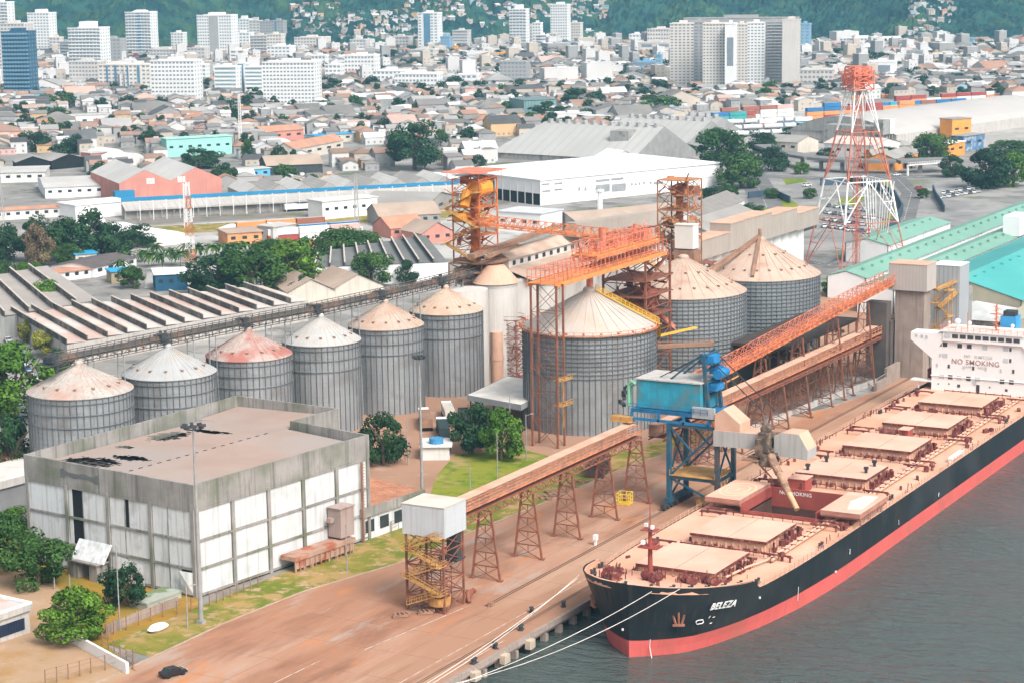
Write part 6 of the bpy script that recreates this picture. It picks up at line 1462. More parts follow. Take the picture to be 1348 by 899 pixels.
g = MB(); a, b_ = G(1195,232)+Vector((0,0,5)), G(1242,228)+Vector((0,0,5)); g.bar(a,b_,2,.3)
for z in (.6,1.2): g.bar(a+Vector((0,0,z)),b_+Vector((0,0,z)),.12)
for i in range(16): q = a.lerp(b_,i/15); g.bar(q,q+Vector((0,0,1.2)),.1)
for q in (a,b_): g.bar(q,Vector((q.x,q.y,0)),.8)
g.obj('frame', WHITEP, fb, world=True)
# ================================================================ PYLON
X0, Y0 = [ (a+b_)/2 for a, b_ in zip(G(1062,352)[:2], G(1192,352)[:2]) ]
px_ = thing('transmission_pylon', 'huge red and white lattice transmission pylon with a red basket head', 'pylon', (X0, Y0, 0), YAW+.35)
ztop = ZAT(X0, Y0, 88); PR = M('pylon_red',(.50,.15,.09),.7,0,.2,.2); PW = M('pylon_white',(.80,.78,.76),.6,0,.05,.3); PB = M('pylon_bright',(.72,.20,.12),.7,0,.15,.3)
zz1 = ZAT(X0,Y0,290); zz2 = ZAT(X0,Y0,237); zz3 = ZAT(X0,Y0,173); zz4 = ZAT(X0,Y0,118)
def lw(v1, v2): return hypot(*(G(v2,352)-G(v1,352))[:2])/2
_W = [(0,13.0),(zz1,10.3),(zz2,8.3),(zz3,5.3),(zz4,3.1),(ztop,3.1)]
def wd(z):
    for (a,p),(c,q) in zip(_W,_W[1:]):
        if z <= c: return p+(q-p)*(z-a)/(c-a)
    return 3.1
bands = [(0,zz1,PR,.24),(zz1,zz2,PW,.36),(zz2,zz3,PR,.30),(zz3,zz4,PW,.28)]
for z0_, z1_, mt, th in bands:
    g = MB(); n = 2; 
    for i, (sx,sy) in enumerate(((-1,-1),(1,-1),(1,1),(-1,1))):
        tx, ty = ((1,-1),(1,1),(-1,1),(-1,-1))[i]; wa, wb_ = wd(z0_), wd(z1_)
        g.bar((sx*wa,sy*wa,z0_),(sx*wb_,sy*wb_,z1_),th*1.5)
        g.bar((sx*wb_,sy*wb_,z1_),(tx*wb_,ty*wb_,z1_),th)
        mx, my = (sx+tx)/2*wb_, (sy+ty)/2*wb_
        g.bar((sx*wa,sy*wa,z0_),(mx,my,z1_),th*.9); g.bar((tx*wa,ty*wa,z0_),(mx,my,z1_),th*.9)
        wm = (wa+wb_)/2; zm = (z0_+z1_)/2
        g.bar((sx*wm,sy*wm,zm),(mx*.98+(sx*wa-mx)*.5,my*.98+(sy*wa-my)*.5,zm),th*.6); g.bar((tx*wm,ty*wm,zm),(mx+(tx*wa-mx)*.5,my+(ty*wa-my)*.5,zm),th*.6)
        g.bar((sx*wm,sy*wm,zm),(mx,my,z1_-.5),th*.4)
    g.obj('lattice_section', mt, px_)
g = MB(); w4 = wd(zz4)
g.lattice(-w4*1.25,w4*1.25,-w4*1.25,w4*1.25,zz4,zz4+5,2,.4,.3); g.lattice(-w4*1.05,w4*1.05,-w4*1.05,w4*1.05,zz4+5,ztop,2,.4,.3)
r = random.Random(3)
for i in range(44): x_ = r.uniform(-w4*1.2,w4*1.2); y_ = r.uniform(-w4*1.2,w4*1.2); g.bar((x_,y_,zz4+r.uniform(0,3)),(x_+r.uniform(-2,2),y_+r.uniform(-2,2),ztop-r.uniform(0,3)),.28)
g.box(-w4*1.3,w4*1.3,-w4*1.3,w4*1.3,zz4-.2,zz4)
g.obj('head_basket', PB, px_)
g = MB(); g.tube((0,0,0),(0,0,zz2),.22,.2,n=8); g.lattice(-.9,.9,-.9,.9,0,zz4,16,.12,.07); g.obj('core_ladder', PR, px_)
g = MB()
for sx in (-1,1):
    for i in range(5): g.bar((sx*(2+i*2.2),-wd(zz2),zz2),(sx*(1+i*1.5),-wd(zz1)*.8,zz1-4),.25)
g.obj('hanger', PW, px_)
def minimast(u, v, vt, wb0, lb, mats, nb=6, w1=.5):
    P = G(u,v); h = ZAT(P.x,P.y,vt); t = thing('lattice_mast', lb, 'mast', (P.x,P.y,0), .4); n = nb
    for k in range(n):
        wa = wb0+(w1-wb0)*k/n; wc = wb0+(w1-wb0)*(k+1)/n; g = MB(); za, zb = h*k/n, h*(k+1)/n
        for i,(sx,sy) in enumerate(((-1,-1),(1,-1),(1,1),(-1,1))):
            tx, ty = ((1,-1),(1,1),(-1,1),(-1,-1))[i]; g.bar((sx*wa,sy*wa,za),(sx*wc,sy*wc,zb),.14)
            for j in range(2):
                z_ = za+(zb-za)*j/2; z2 = z_+(zb-za)/2; wq = wa+(wc-wa)*j/2; wr = wa+(wc-wa)*(j+1)/2
                g.bar((sx*wq,sy*wq,z_),(tx*wr,ty*wr,z2),.1); g.bar((tx*wq,ty*wq,z_),(sx*wr,sy*wr,z2),.1); g.bar((sx*wq,sy*wq,z_),(tx*wq,ty*wq,z_),.1)
        g.obj('mast_section', mats[k%len(mats)], t)
minimast(251,345,240,1.6,'slim orange and white lattice mast left of centre behind the palms',[ORNG,PW])
minimast(3,330,220,2.0,'grey lattice mast at the left edge',[GREYSH])
minimast(470,300,232,.9,'thin grey mast over the blue striped shed',[GREYSH])
minimast(317,195,124,.9,'tall white monopole mast with a head platform in the old town',[PW])
minimast(245,300,242,.6,'short pale mast left of the orange and white one',[PW])
# ================================================================ CONTAINERS AND WAGONS
cont = {}
CC = {'dark red':(.34,.06,.05),'orange':(.72,.28,.10),'blue':(.03,.16,.36),'cyan':(.03,.34,.50),'white':(.74,.73,.71),'brown':(.30,.12,.08),'pale pink':(.62,.40,.35),'teal':(.05,.30,.30),'grey':(.40,.40,.40)}
cr = random.Random(12); used = {}
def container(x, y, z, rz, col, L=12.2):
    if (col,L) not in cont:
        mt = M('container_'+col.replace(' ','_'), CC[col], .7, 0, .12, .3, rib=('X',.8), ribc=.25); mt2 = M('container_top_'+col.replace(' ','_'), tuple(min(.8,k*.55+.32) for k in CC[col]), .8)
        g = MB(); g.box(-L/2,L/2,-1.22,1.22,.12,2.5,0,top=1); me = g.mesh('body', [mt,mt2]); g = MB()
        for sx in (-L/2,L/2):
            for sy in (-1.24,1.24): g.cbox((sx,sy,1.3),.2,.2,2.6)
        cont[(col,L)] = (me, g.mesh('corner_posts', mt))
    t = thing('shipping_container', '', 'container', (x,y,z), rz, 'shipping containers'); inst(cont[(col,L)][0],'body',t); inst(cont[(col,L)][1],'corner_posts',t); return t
ORD = ['','second ','third ','fourth ','fifth ','sixth ','seventh ','eighth ','ninth ','tenth ']
def cstack(u, v, nx, nz, lb, cols, rz=-.62, gap=12.9, seed=1):
    r = random.Random(seed); P = G(u,v); d = Vector((cos(rz),sin(rz),0)); cnt = {}
    for i in range(nx):
        for k in range(nz if r.random() < .75 else max(1,nz-1)):
            c = r.choice(cols); t = container(P.x+d.x*gap*i, P.y+d.y*gap*i, k*2.6, rz, c)
            lev = ['ground level','second level','third level','fourth level'][k]; pos = ['leftmost','second','third','fourth','fifth','sixth','seventh'][i]
            t['label'] = f'{c} container, {pos}, {lev}, {lb}'
Wm = ['white','dark red','orange','white','brown','pale pink','blue']
cstack(925,160,3,2,'in the row by the gabled houses',['white','blue','teal','white'],seed=2)
cstack(960,158,2,3,'in the dark red stacks below the tower slab',['dark red','brown','dark red'],seed=3)
cstack(988,156,3,3,'in the pale stacks right of the dark red ones',['white','pale pink','white','brown'],seed=4)
cstack(1010,168,3,2,'in the mixed row near the turquoise canopy',['white','blue','dark red','white'],seed=5)
cstack(1072,158,3,4,'in the orange stacks left of the pylon head',['orange','dark red','blue','orange'],seed=6)
cstack(1080,170,2,2,'in the cyan pair beside the turquoise canopy',['cyan','cyan','blue'],seed=7)
cstack(1128,152,4,3,'in the pink stacks behind the pylon',['pale pink','dark red','white','orange'],seed=8)
cstack(1160,140,6,1,'in the blue line above the big grey warehouse',['blue','cyan','blue','brown'],seed=9)
cstack(1188,136,7,2,'in the long red row along the vaulted roof',['dark red','orange','white','dark red'],seed=10)
cstack(1262,126,7,2,'in the far right row over the vaulted roof',['brown','dark red','white','teal','orange'],seed=11)
cstack(1130,131,5,1,'in the far orange row behind the pylon head',['orange','brown','orange'],seed=12)
cstack(1130,178,3,2,'in the white row under the pylon head',['white','white','pale pink'],seed=13)
cstack(372,318,3,2,'in the white rows behind the round leafed trees',['white','dark red','white','pale pink'],seed=14)
cstack(390,326,2,1,'in the orange red row nearest the dark sawtooth roofs',['orange','dark red'],seed=15)
cstack(412,312,2,2,'in the blue pair left of the orange store',['blue','blue','orange'],seed=16)
cstack(330,300,3,1,'in the thin row in front of the railway shed',['white','orange','brown'],seed=17)
wr = thing('tank_wagon','','tank wagon',(0,0,0)); wr0 = wr
g = MB(); g.tube((-6,0,2.4),(6,0,2.4),1.45,n=14); g.tube((-.5,0,3.8),(.5,0,3.8),.4,n=8); g.obj('tank', M('tank_grey',(.62,.62,.62),.5,0,.15,.3), wr); g = MB(); g.box(-6.6,6.6,-1.2,1.2,.7,1.0)
for x_ in (-4.8,-3.4,3.4,4.8): g.tube((x_,-.8,.45),(x_,.8,.45),.45,n=8)
g.obj('bogie_frame', DARKS, wr)
k = 0
for row_, (u, v) in enumerate(((912,168),(908,176),(915,184))):
    P = G(u,v); d = Vector((cos(-.75),sin(-.75),0))
    for i in range(6):
        t = wr0 if k == 0 else dup(wr0,(0,0,0)); t.location = (P.x+d.x*13.6*i, P.y+d.y*13.6*i, 0); t.rotation_euler = (0,0,-.75); t['group'] = 'tank wagons on the sidings'
        t['label'] = f'{["leftmost","second","third","fourth","fifth","rightmost"][i]} grey tank wagon from the left in the {["back","middle","front"][row_]} siding'; k += 1
# ================================================================ VEHICLES
def carmesh(L=4.3, w_=1.75, h=1.45, kind='car'):
    b_ = MB(); g_ = MB(); wh = MB()
    if kind == 'car':
        prof = [(-L/2,.35),(-L/2,.85),(-L/2+.15,.95),(-.9,1.0),(L/2-1.0,.95),(L/2-.1,.78),(L/2,.6),(L/2,.35)]
        for s in (-1,1): b_.q([(x_,s*w_/2,z) for x_,z in (prof if s < 0 else prof[::-1])])
        for (xa,za),(xb,zb) in zip(prof,prof[1:]+prof[:1]): b_.q([(xa,-w_/2,za),(xa,w_/2,za),(xb,w_/2,zb),(xb,-w_/2,zb)])
        r_ = [(-L/2+.5,.97),(-L/2+.95,h),(.55,h),(1.15,.97)]
        for (xa,za),(xb,zb) in zip(r_,r_[1:]): (g_ if za != zb else b_).q([(xa,-w_/2+.12,za),(xb,-w_/2+.12,zb),(xb,w_/2-.12,zb),(xa,w_/2-.12,za)])
        for s in (-1,1): g_.q([(x_,s*(w_/2-.12),z) for x_,z in (r_ if s > 0 else r_[::-1])])
        b_.box(-.5,-.4,-w_/2+.1,w_/2-.1,.97,h+.01)
    else:
        b_.box(-L/2,L/2-2.2,-1.2,1.2,.9,3.4); b_.box(L/2-2.0,L/2,-1.15,1.15,.6,2.6); g_.box(L/2-.6,L/2+.03,-1.0,1.0,1.6,2.4)
    for x_ in (-L*.31,L*.31) if kind == 'car' else (-L*.36,-L*.24,L*.36):
        for s in (-1,1): wh.tube((x_,s*(w_/2-.12),.34 if kind=='car' else .5),(x_,s*(w_/2+.02),.34 if kind=='car' else .5),.34 if kind=='car' else .5,n=12)
    return b_, g_, wh
CARC = {'white':(.78,.78,.77),'silver':(.5,.5,.5),'black':(.02,.02,.022),'red':(.5,.05,.04),'dark grey':(.12,.12,.13),'blue':(.05,.12,.3)}
cb, cg_, cw = carmesh(); cme = {c: cb.mesh('body', M('car_paint_'+c.replace(' ','_'), v, .3, .1, .02, spec=.5)) for c, v in CARC.items()}; gme = cg_.mesh('glass', M('car_glass',(.02,.025,.03),.1,0,.1,spec=.6)); wme = cw.mesh('wheels', TIRE)
lampme = MB().box(-.05,.05,-.2,.2,-.08,.08).mesh('lamp', M('lamp_glass',(.7,.7,.68),.2))
def car(u, v, rz, c, lb, group='parked cars', z=0.1):
    P = G(u,v); t = thing('parked_car', lb, 'car', (P.x,P.y,z), rz, group); inst(cme[c],'body',t); inst(gme,'glass',t)
    for x_ in (-1.33,1.33):
        for s in (-1,1): inst(wme1,'wheel',t,(x_,s*.8,.34))
    if v > 800:
        for s in (-1,1): inst(lampme,'headlight',t,(2.14,s*.6,.72))
    return t
wme1 = MB().tube((0,-.12,0),(0,.12,0),.34,n=12).mesh('wheel', TIRE)
car(228,889,-.35,'black','black car parked alone on the reddish quay at the bottom left','parked cars',.03)
cl = ['white','silver','black','white','red','dark grey','white','blue','silver','white','black','red','white','silver']
nm = ['nearest','second','third','fourth','fifth','sixth','seventh','eighth','ninth','tenth','eleventh','twelfth','thirteenth','fourteenth']
for i in range(14): car(6+i*4.2, 444+i*6.3, .9, cl[i], f'{nm[13-i]} car from the front in the row beside the yellow green hedge, {cl[i]}')
for i, (u, v, c) in enumerate([(12,507,'white'),(20,528,'white'),(28,545,'dark grey'),(33,548,'white'),(18,552,'blue'),(8,512,'silver'),(50,392,'white'),(22,540,'silver')]): car(u, v, .9+i*.3, c, f'{c} car {["by the leftmost big tree trunk","below the big left tree","in the left tree shade","right of the shaded one","lowest by the tree","at the left frame edge","behind the left sawtooth roof","between the tree shade cars"][i]}')
for i in range(20):
    u = 1238+(i%10)*5.6+(i//10)*4; v = 262-(i%10)*.9-(i//10)*6; car(u, v, .3, ['white','silver','white','dark grey'][i%4], f'{["front","back"][i//10]} row, right car park, {["leftmost","second from left","third from left","fourth from left","fifth from left","sixth from left","seventh from left","eighth from left","ninth from left","rightmost"][i%10]} car','cars in the right car park')
road_c = [(1062,246,'white','white car on the road left of the pylon leg'),(1150,222,'dark grey','dark car on the viaduct side road behind the pylon'),(1180,232,'white','white car right of the pylon on the cross road'),(1210,250,'red','reddish car on the small grass island road'),(1140,312,'silver','silver car on the bend under the pylon'),(1120,305,'white','white car under the pylon near the curved wall')]
for i in range(28):
    u = 1085+(i%7)*9.5+(i//7)*2; v = 300-(i//7)*9+(i%7)*1.2; car(u, v, .5+.2*(i%3), ['white','silver','white','dark grey','white','blue'][i%6], f'{["front","second","third","back"][i//7]} row of cars under the pylon, {["leftmost","second","third","fourth","fifth","sixth","rightmost"][i%7]} one, {["white","silver","white","dark grey","white","blue"][i%6]}', 'cars parked under the pylon')
for u, v, c, lb in road_c: car(u, v, -.6, c, lb, 'cars on the road')
def truck(u, v, rz, lb, body, cab):
    P = G(u,v); t = thing('truck', lb, 'truck', (P.x,P.y,.02), rz); g = MB(); g.box(-7,3.6,-1.25,1.25,1.0,3.2); g.obj('trailer', body, t); g = MB(); g.box(4.2,6.4,-1.2,1.2,.7,3.0); g.box(5.5,6.0,-1.2,1.2,3.0,3.2); g.obj('cab', cab, t)
    g = MB(); g.box(6.4,6.46,-1.05,1.05,1.7,2.7); g.obj('windscreen', GLASS, t)
    for x_ in (-6,-4.8,-3.6,3,5.4):
        for s in (-1,1): inst(bigw,'wheel',t,(x_,s*1.1,.5))
bigw = MB().tube((0,-.15,0),(0,.15,0),.5,n=12).mesh('wheel', TIRE)
for i,(u,v,rz,c) in enumerate([(395,278,-.7,WHITEP),(412,277,-.7,WHITEP),(428,276,-.7,BLACK),(520,285,-.7,WHITEP),(545,284,-.7,PALEW),(575,262,-.7,WHITEP),(600,262,-.7,WHITEP),(350,306,.3,BROWN),(446,306,.2,WHITEP),(470,312,.4,FIB),(118,300,-.7,WHITEP),(300,308,.3,WHITEP)]):
    truck(u, v, rz, ['leftmost white','second white','dark','pale','cream','white roofed','right white roofed','brown','white','grey','far left white','small white'][i]+' truck '+['by the railway shed columns','by the railway shed columns','beside the two white ones at the shed','behind the box warehouse','right of the pale one behind the box warehouse','under the orange tower head','just left of the big white warehouse','by the thin container row','behind the dark sawtooth trees','above the dark sawtooth warehouse','by the leftmost depot','left of the container stacks'][i], c, WHITEP)
truck(583,573,.6,'truck with dark green trailer and white cab near the fifth silo',M('trailer_dark',(.03,.05,.05)),WHITEP)
truck(612,560,.6,'dark tipper truck just left of the bushy palm',DARKS,DARKS)
truck(560,560,.62,'truck with brown covered load left of the dark green trailer',BROWN,WHITEP)
truck(590,551,.62,'truck with tan tarpaulin behind the other trucks near the canopy',CREAM,WHITEP)
g = MB(); P = G(575,600); t = thing('weigh_cabin','small white cabin with blue tank on its roof on the lawn edge','cabin',(P.x,P.y,0),.5); g.box(-4,4,-3,3,0,3); g.box(-4.6,4.6,-3.6,3.6,3,3.2); g.obj('wall', PALEW, t); g = MB(); g.tube((-1,0,3.2),(-1,0,4.4),1.6,n=16); g.obj('roof_tank', M('tank_blue',(.06,.25,.45)), t)
for i in range(4): g = MB(); g.box(-3.4+i*2,-2.2+i*2,-3.1,-3.02,.9,2.4); g.obj('window', GLASS, t)
t = thing('equipment_skid','dark machinery skid with white tank top beside the third trestle','machine',(*G(787,622)[:2],0),.3); g = MB(); g.box(-5,5,-2,2,0,3); g.lathe([(3,3),(2.4,4.2),(0,4.8)],14); 
for i in range(8): g.cbox((rnd.uniform(-5,5),rnd.uniform(-2,2),rnd.uniform(2,4)),1,1,1.2,rot=rnd.random())
g.obj('body', [M('skid_dark',(.10,.06,.05),.8,0,.3,.6)], t)
g = MB(); P = G(740,645)
for i in range(60): q = (P.x+rnd.uniform(-9,9), P.y+rnd.uniform(-2,2), .2); g.cbox(q,rnd.uniform(.4,1.5),rnd.uniform(.3,1),rnd.uniform(.2,.7),rot=rnd.random()*3)
tag(g.obj('scrap', BROWN), 'scattered rusty scrap on the ground under the near gallery', 'scrap', kind='stuff')
# ================================================================ TREES
LEAFS = {}
def leafmat(nm, c, c2): 
    return M(nm, c, .7, 0, .35, .9, c2=c2, c2s=.35, c2a=.5, c2w=.3, spec=.15, rndv=.16, island=.45)
LM = [leafmat('leaf_mid',(.040,.092,.018),(.070,.13,.026)), leafmat('leaf_dark',(.020,.056,.020),(.040,.084,.024)), leafmat('leaf_bright',(.07,.15,.014),(.11,.19,.022)), leafmat('leaf_dry',(.15,.11,.06),(.10,.12,.04)), leafmat('leaf_yellow',(.18,.19,.03),(.20,.13,.03))]
def crown_mesh(seed, nclump, nleaf, ls, mat, flat=.8):
    r = random.Random(seed); g = MB(); cl = []
    for i in range(nclump):
        a = r.uniform(0,2*pi); u = r.uniform(-.8,1); s = sqrt(max(0,1-u*u))*r.uniform(.6,.92); cl.append((s*cos(a)*r.uniform(.85,1.12), s*sin(a), u*.74-.02, r.uniform(.18,.42)))
    cl.append((0,0,-.05,.5))
    for cx, cy, cz, cr_ in cl:
        for k in range(nleaf):
            a = r.uniform(0,2*pi); u = r.uniform(-1,1); s = sqrt(1-u*u); rr = cr_*r.uniform(.72,1.06)
            p = Vector((cx+s*cos(a)*rr, cy+s*sin(a)*rr, cz+u*rr*.85)); n = Vector((s*cos(a)+r.uniform(-.8,.8), s*sin(a)+r.uniform(-.8,.8), u+r.uniform(-.4,.9))).normalized()
            t1 = n.orthogonal().normalized(); t2 = n.cross(t1); an = r.uniform(0,6.3); x_ = (t1*cos(an)+t2*sin(an))*ls*r.uniform(.6,1.3); y_ = (t2*cos(an)-t1*sin(an))*ls*r.uniform(.5,1.0)
            g.q([p-x_-y_*.4, p-y_, p+x_+y_*.3, p+y_*.9])
    return g.mesh('crown', LM[mat])
CR = {('L',m): [crown_mesh(m*10+i, 30, 170, .058, m) for i in range(3)] for m in range(5)}
CS = {('S',m): [crown_mesh(m*10+i+50, 16, 60, .12, m) for i in range(2)] for m in (0,1,2)}
def trunk_mesh(seed):
    r = random.Random(seed); g = MB(); g.tube((0,0,0),(.03,0,.45),.055,.038,n=8)
    for i in range(6): a = 2*pi*i/6+r.uniform(-.3,.3); q = (.03+.28*cos(a),.28*sin(a),.68+r.uniform(-.06,.1)); g.tube((.03,0,.42),q,.028,.014,n=6); g.tube(q,(q[0]*1.7,q[1]*1.7,.82+r.uniform(0,.1)),.014,.006,n=5)
    return g.mesh('trunk', BARK)
TRK = [trunk_mesh(i) for i in range(3)]
tr_ = random.Random(77)
def tree(x, y, w_, h, mat, lb, big=True, group=None, cat='tree', name='tree', low=.0):
    t = thing(name, lb, cat, (x,y,0), tr_.uniform(0,6), group); d = CR if big else CS; key = ('L' if big else 'S', mat if (big or mat < 3) else 0)
    inst(tr_.choice(TRK), 'trunk', t, (0,0,0), tr_.uniform(0,6), (max(w_*.75,h*.5),max(w_*.75,h*.5),h*.95))
    ch = h*(1-low)/2; inst(tr_.choice(d[key]), 'crown', t, (0,0,h-ch*1.0), tr_.uniform(0,6), (w_*.53,w_*.53,ch*1.12)); return t
def treepx(u, v, wp, hp, mat, lb, **k):
    P = G(u,v); s = (P-CAM).dot(F_)/FPX; h = ZAT(P.x, P.y, v-hp); tree(P.x, P.y, wp*s, h, mat, lb, **k)
T_ = [(97,843,92,66,2,'bright round tree by the diagonal white wall at the bottom left'),(166,798,56,56,1,'dark round bush tree against the derelict facade'),(50,772,84,74,0,'leafy tree left of the derelict building beside a leaning trunk'),(8,752,62,80,0,'tree cut by the left frame edge below the pale shed'),(22,700,56,30,2,'low leafy tree top in front of the pale shed'),
(22,556,104,98,2,'large bright spreading tree at the left edge beside the first silo'),(16,642,70,92,1,'dark dense tree below the large bright one at the left edge'),(62,408,54,38,2,'bright tree between the two sawtooth warehouses'),(33,372,26,26,2,'small bright bush tree behind the left sawtooth roof'),(6,374,34,30,0,'small tree at the left edge behind the sawtooth roof'),(46,368,24,22,2,'second small bright bush beside the first one behind the left sawtooth'),
(8,345,50,48,1,'dark tree at the left edge in the upper left grove'),(60,345,66,60,1,'dark tree second from left in the upper left grove'),(112,342,78,64,1,'broadest dark tree in the middle of the upper left grove'),(150,338,50,44,1,'dark tree at the right end of the upper left grove'),(52,352,36,56,3,'brown half dry tree in front of the upper left grove'),(90,350,40,30,0,'low grey green tree in front of the upper left grove'),(182,326,46,30,1,'dark low tree by the white arched tents'),
(175,380,34,30,0,'bushy tree beside the small blue container office'),(285,388,80,50,1,'dark round tree left in the big central left grove'),(332,392,84,66,0,'tall middle tree of the central left grove'),(382,384,84,64,2,'bright right tree of the central left grove'),(360,352,60,36,0,'tree top behind the central left grove'),(312,365,50,40,1,'darker tree between the round and the tall grove trees'),(412,360,46,50,0,'tree over the left end of the dark sawtooth roofs'),(445,340,62,40,0,'tree row piece above the dark sawtooth roofs'),(480,335,50,30,0,'right tree of the row above the dark sawtooth roofs'),(490,376,54,44,0,'round green tree in front of the white end wall'),(534,374,32,30,1,'small dark ball tree in front of the white end wall'),(400,395,44,32,1,'low dark tree right of the central left grove'),
(546,224,76,64,1,'giant dark tree standing alone above the blue striped shed'),(903,205,36,14,1,'low dark tree by the grey sheds'),(948,216,70,46,0,'broad tree by the road left of the viaduct'),(976,248,64,46,0,'dark tree right of the white warehouse corner'),(1002,202,40,30,1,'dark tree at the top of the road bend'),(1020,226,38,34,1,'tree beside the viaduct start'),(1054,230,22,16,2,'bright small tree below the viaduct'),(938,272,38,26,1,'dark tree behind the brown lattice tower'),(960,264,26,20,0,'small tree between the dark roadside trees'),(1043,294,22,14,2,'bright round bush at the corner of the sports field'),
(1088,214,24,18,1,'small tree left of the orange walled building'),(1140,222,26,16,0,'low tree in front of the viaduct'),(1200,222,26,20,1,'tree right of the viaduct end'),(1215,262,16,14,0,'small tree at the car park entrance'),(1015,262,20,14,0,'small tree on the left road island'),(990,284,30,16,1,'low tree behind the long white walled house'),(1066,262,18,14,0,'small tree left of the pylon leg'),(1170,210,40,16,1,'dark tree belt before the vaulted warehouse'),(1040,182,26,14,1,'dark tree beside the turquoise canopy'),(1120,196,30,14,1,'low dark tree in front of the pale peach hall'),(1228,214,54,38,0,'spreading tree beside the orange white building'),(1254,234,32,28,1,'dark tree in front of the car park left side'),(1300,248,62,50,1,'large dark tree above the car park'),(1334,246,52,44,2,'bright large tree at the right edge above the car park'),(1217,118,22,18,1,'dark round tree behind the white wall in the upper right'),(1256,113,34,16,1,'low dark tree right of the round one in the upper right'),(1330,206,60,20,0,'low green tree belt piece at the right edge'),(1105,388,46,26,2,'bright round tree seen above the upper climbing gallery'),(505,612,58,66,1,'dense dark bush palm right of the white building'),(622,596,60,66,1,'dark leafy tree left of the pair on the lawn'),(660,606,56,66,2,'bright leafy tree on the lawn in front of the canopy roof'),(640,584,50,50,0,'tree behind the two lawn trees'),(505,692,40,40,1,'dark shrub in front of the low annex'),(60,470,34,36,4,'yellow green hedge tree, upper one beside the parked cars'),(40,452,30,32,4,'yellow green hedge tree nearest the sawtooth corner'),(78,500,36,40,1,'dark hedge tree, lower one behind the first silo'),
(78,142,44,22,0,'tree right of the blue glass tower foot'),(68,162,46,22,0,'tree below the first one right of the blue glass tower'),(30,164,30,12,1,'low tree near the left edge in the old town'),(42,200,46,28,1,'dark tree at the left above the black sheds'),(98,202,34,24,1,'dark tree left of the white domed tents'),(262,222,56,26,1,'dark tree in front of the mint block'),(292,238,28,20,0,'tree left of the small blue house'),(330,146,44,20,1,'dark tree left of the big white block foot'),(296,148,36,14,0,'tree left of the white monopole mast'),(434,124,40,20,1,'dark tree right of the big white block'),(520,82,34,16,1,'tree right of the beige block'),(540,94,46,14,1,'left half of the dark tree line in the upper middle'),(580,92,46,14,1,'right half of the dark tree line in the upper middle'),(598,120,26,20,1,'dark tree right of the white low rise group'),(460,117,40,14,1,'trees under the white square block'),(489,120,22,20,1,'dark tree right of the white square block'),(724,158,44,24,1,'dark tree in front of the green glass hall'),(768,140,60,24,1,'dark broad tree above the bulk warehouses'),(790,158,40,20,1,'tree behind the nearest bulk warehouse ridge'),(872,152,50,24,0,'bright rounded trees below the tower slab'),(858,146,34,20,0,'tree left of the bright rounded trees'),(876,128,34,22,1,'dark tree at the left foot of the tower slab'),(560,128,26,18,1,'tree near the green glass hall left side'),(835,102,44,14,1,'dark tree line left of the tower slab')]
for u, v, wp, hp, mt_, lb in T_: treepx(u, v, wp, hp, mt_, lb, big=(v > 160))
# palms
def palm_mesh(seed):
    r = random.Random(seed); g = MB()
    for i in range(26):
        a = r.uniform(0,2*pi); up = r.uniform(-.2,.9); P = Vector((0,0,0)); d = Vector((cos(a),sin(a),up)).normalized(); s = Vector((-sin(a),cos(a),0)); w_ = .16
        for k in range(6):
            q = P+d*.2; d = (d+Vector((0,0,-.26))).normalized(); w2 = .16*(1-k/6.)+.02
            g.q([P-s*w_, P, q, q-s*w2]); g.q([P, P+s*w_, q+s*w2, q]); P = q; w_ = w2
    return g.mesh('crown', LM[i % 2 and 0])
PM = [palm_mesh(i) for i in range(3)]; PT = MB().tube((0,0,0),(0,0,1),.03,.02,n=8).mesh('trunk', BARK)
for i, (u, v, hp) in enumerate([(200,352,26),(214,358,34),(226,350,30),(238,352,30),(190,345,20),(262,340,24),(278,342,26),(290,338,22),(302,342,28),(312,338,24),(322,335,22),(205,335,16),(246,338,22),(160,362,26),(168,350,22)]):
    P = G(u,v); h = ZAT(P.x,P.y,v-hp)*.62; t = thing('palm_tree', f'{["leftmost","tallest left","second left","third left","short left","left of the mast foot","right of the mast foot","by the small yard","tall right","second right","rightmost","behind the left group","between mast and left group","near the blue hut","second near the blue hut"][i]} palm of the belt left of the central grove', 'palm tree', (P.x,P.y,0), i, 'palms in the belt'); inst(PT,'trunk',t,(0,0,0),0,(h*.6,h*.6,h)); inst(PM[i%3],'crown',t,(0,0,h),i,(3.8,3.8,4.2))
# ================================================================ TOWER BLOCKS
BLW = M('block_white',(.78,.77,.75),.7,0,.04,.1,drip=(.66,.65,.63)); BLB = M('block_beige',(.60,.56,.52),.8,0,.05,.1,drip=(.5,.46,.42)); BLG = M('block_grey',(.38,.37,.36),.8,0,.06,.1,drip=(.3,.3,.29)); BLC = M('block_cream',(.68,.62,.56),.8,0,.05,.1)
BLT = M('tower_glass',(.03,.10,.17),.3,0,.2,.1,spec=.5); BWIN = M('block_window',(.22,.25,.28),.4); BWIN2 = M('block_window_pale',(.34,.37,.39),.5); BLUL = M('block_blue',(.22,.40,.55),.6); BRED = M('block_maroon',(.22,.10,.13),.8); BBLU = M('glass_strip',(.10,.22,.32),.4)
BORG = M('block_orange',(.80,.38,.06),.8)
bt = {'w':BLW,'b':BLB,'g':BLG,'c':BLC,'t':BLT,'l':BLUL,'r':BRED,'o':BORG}
tcount = [0]
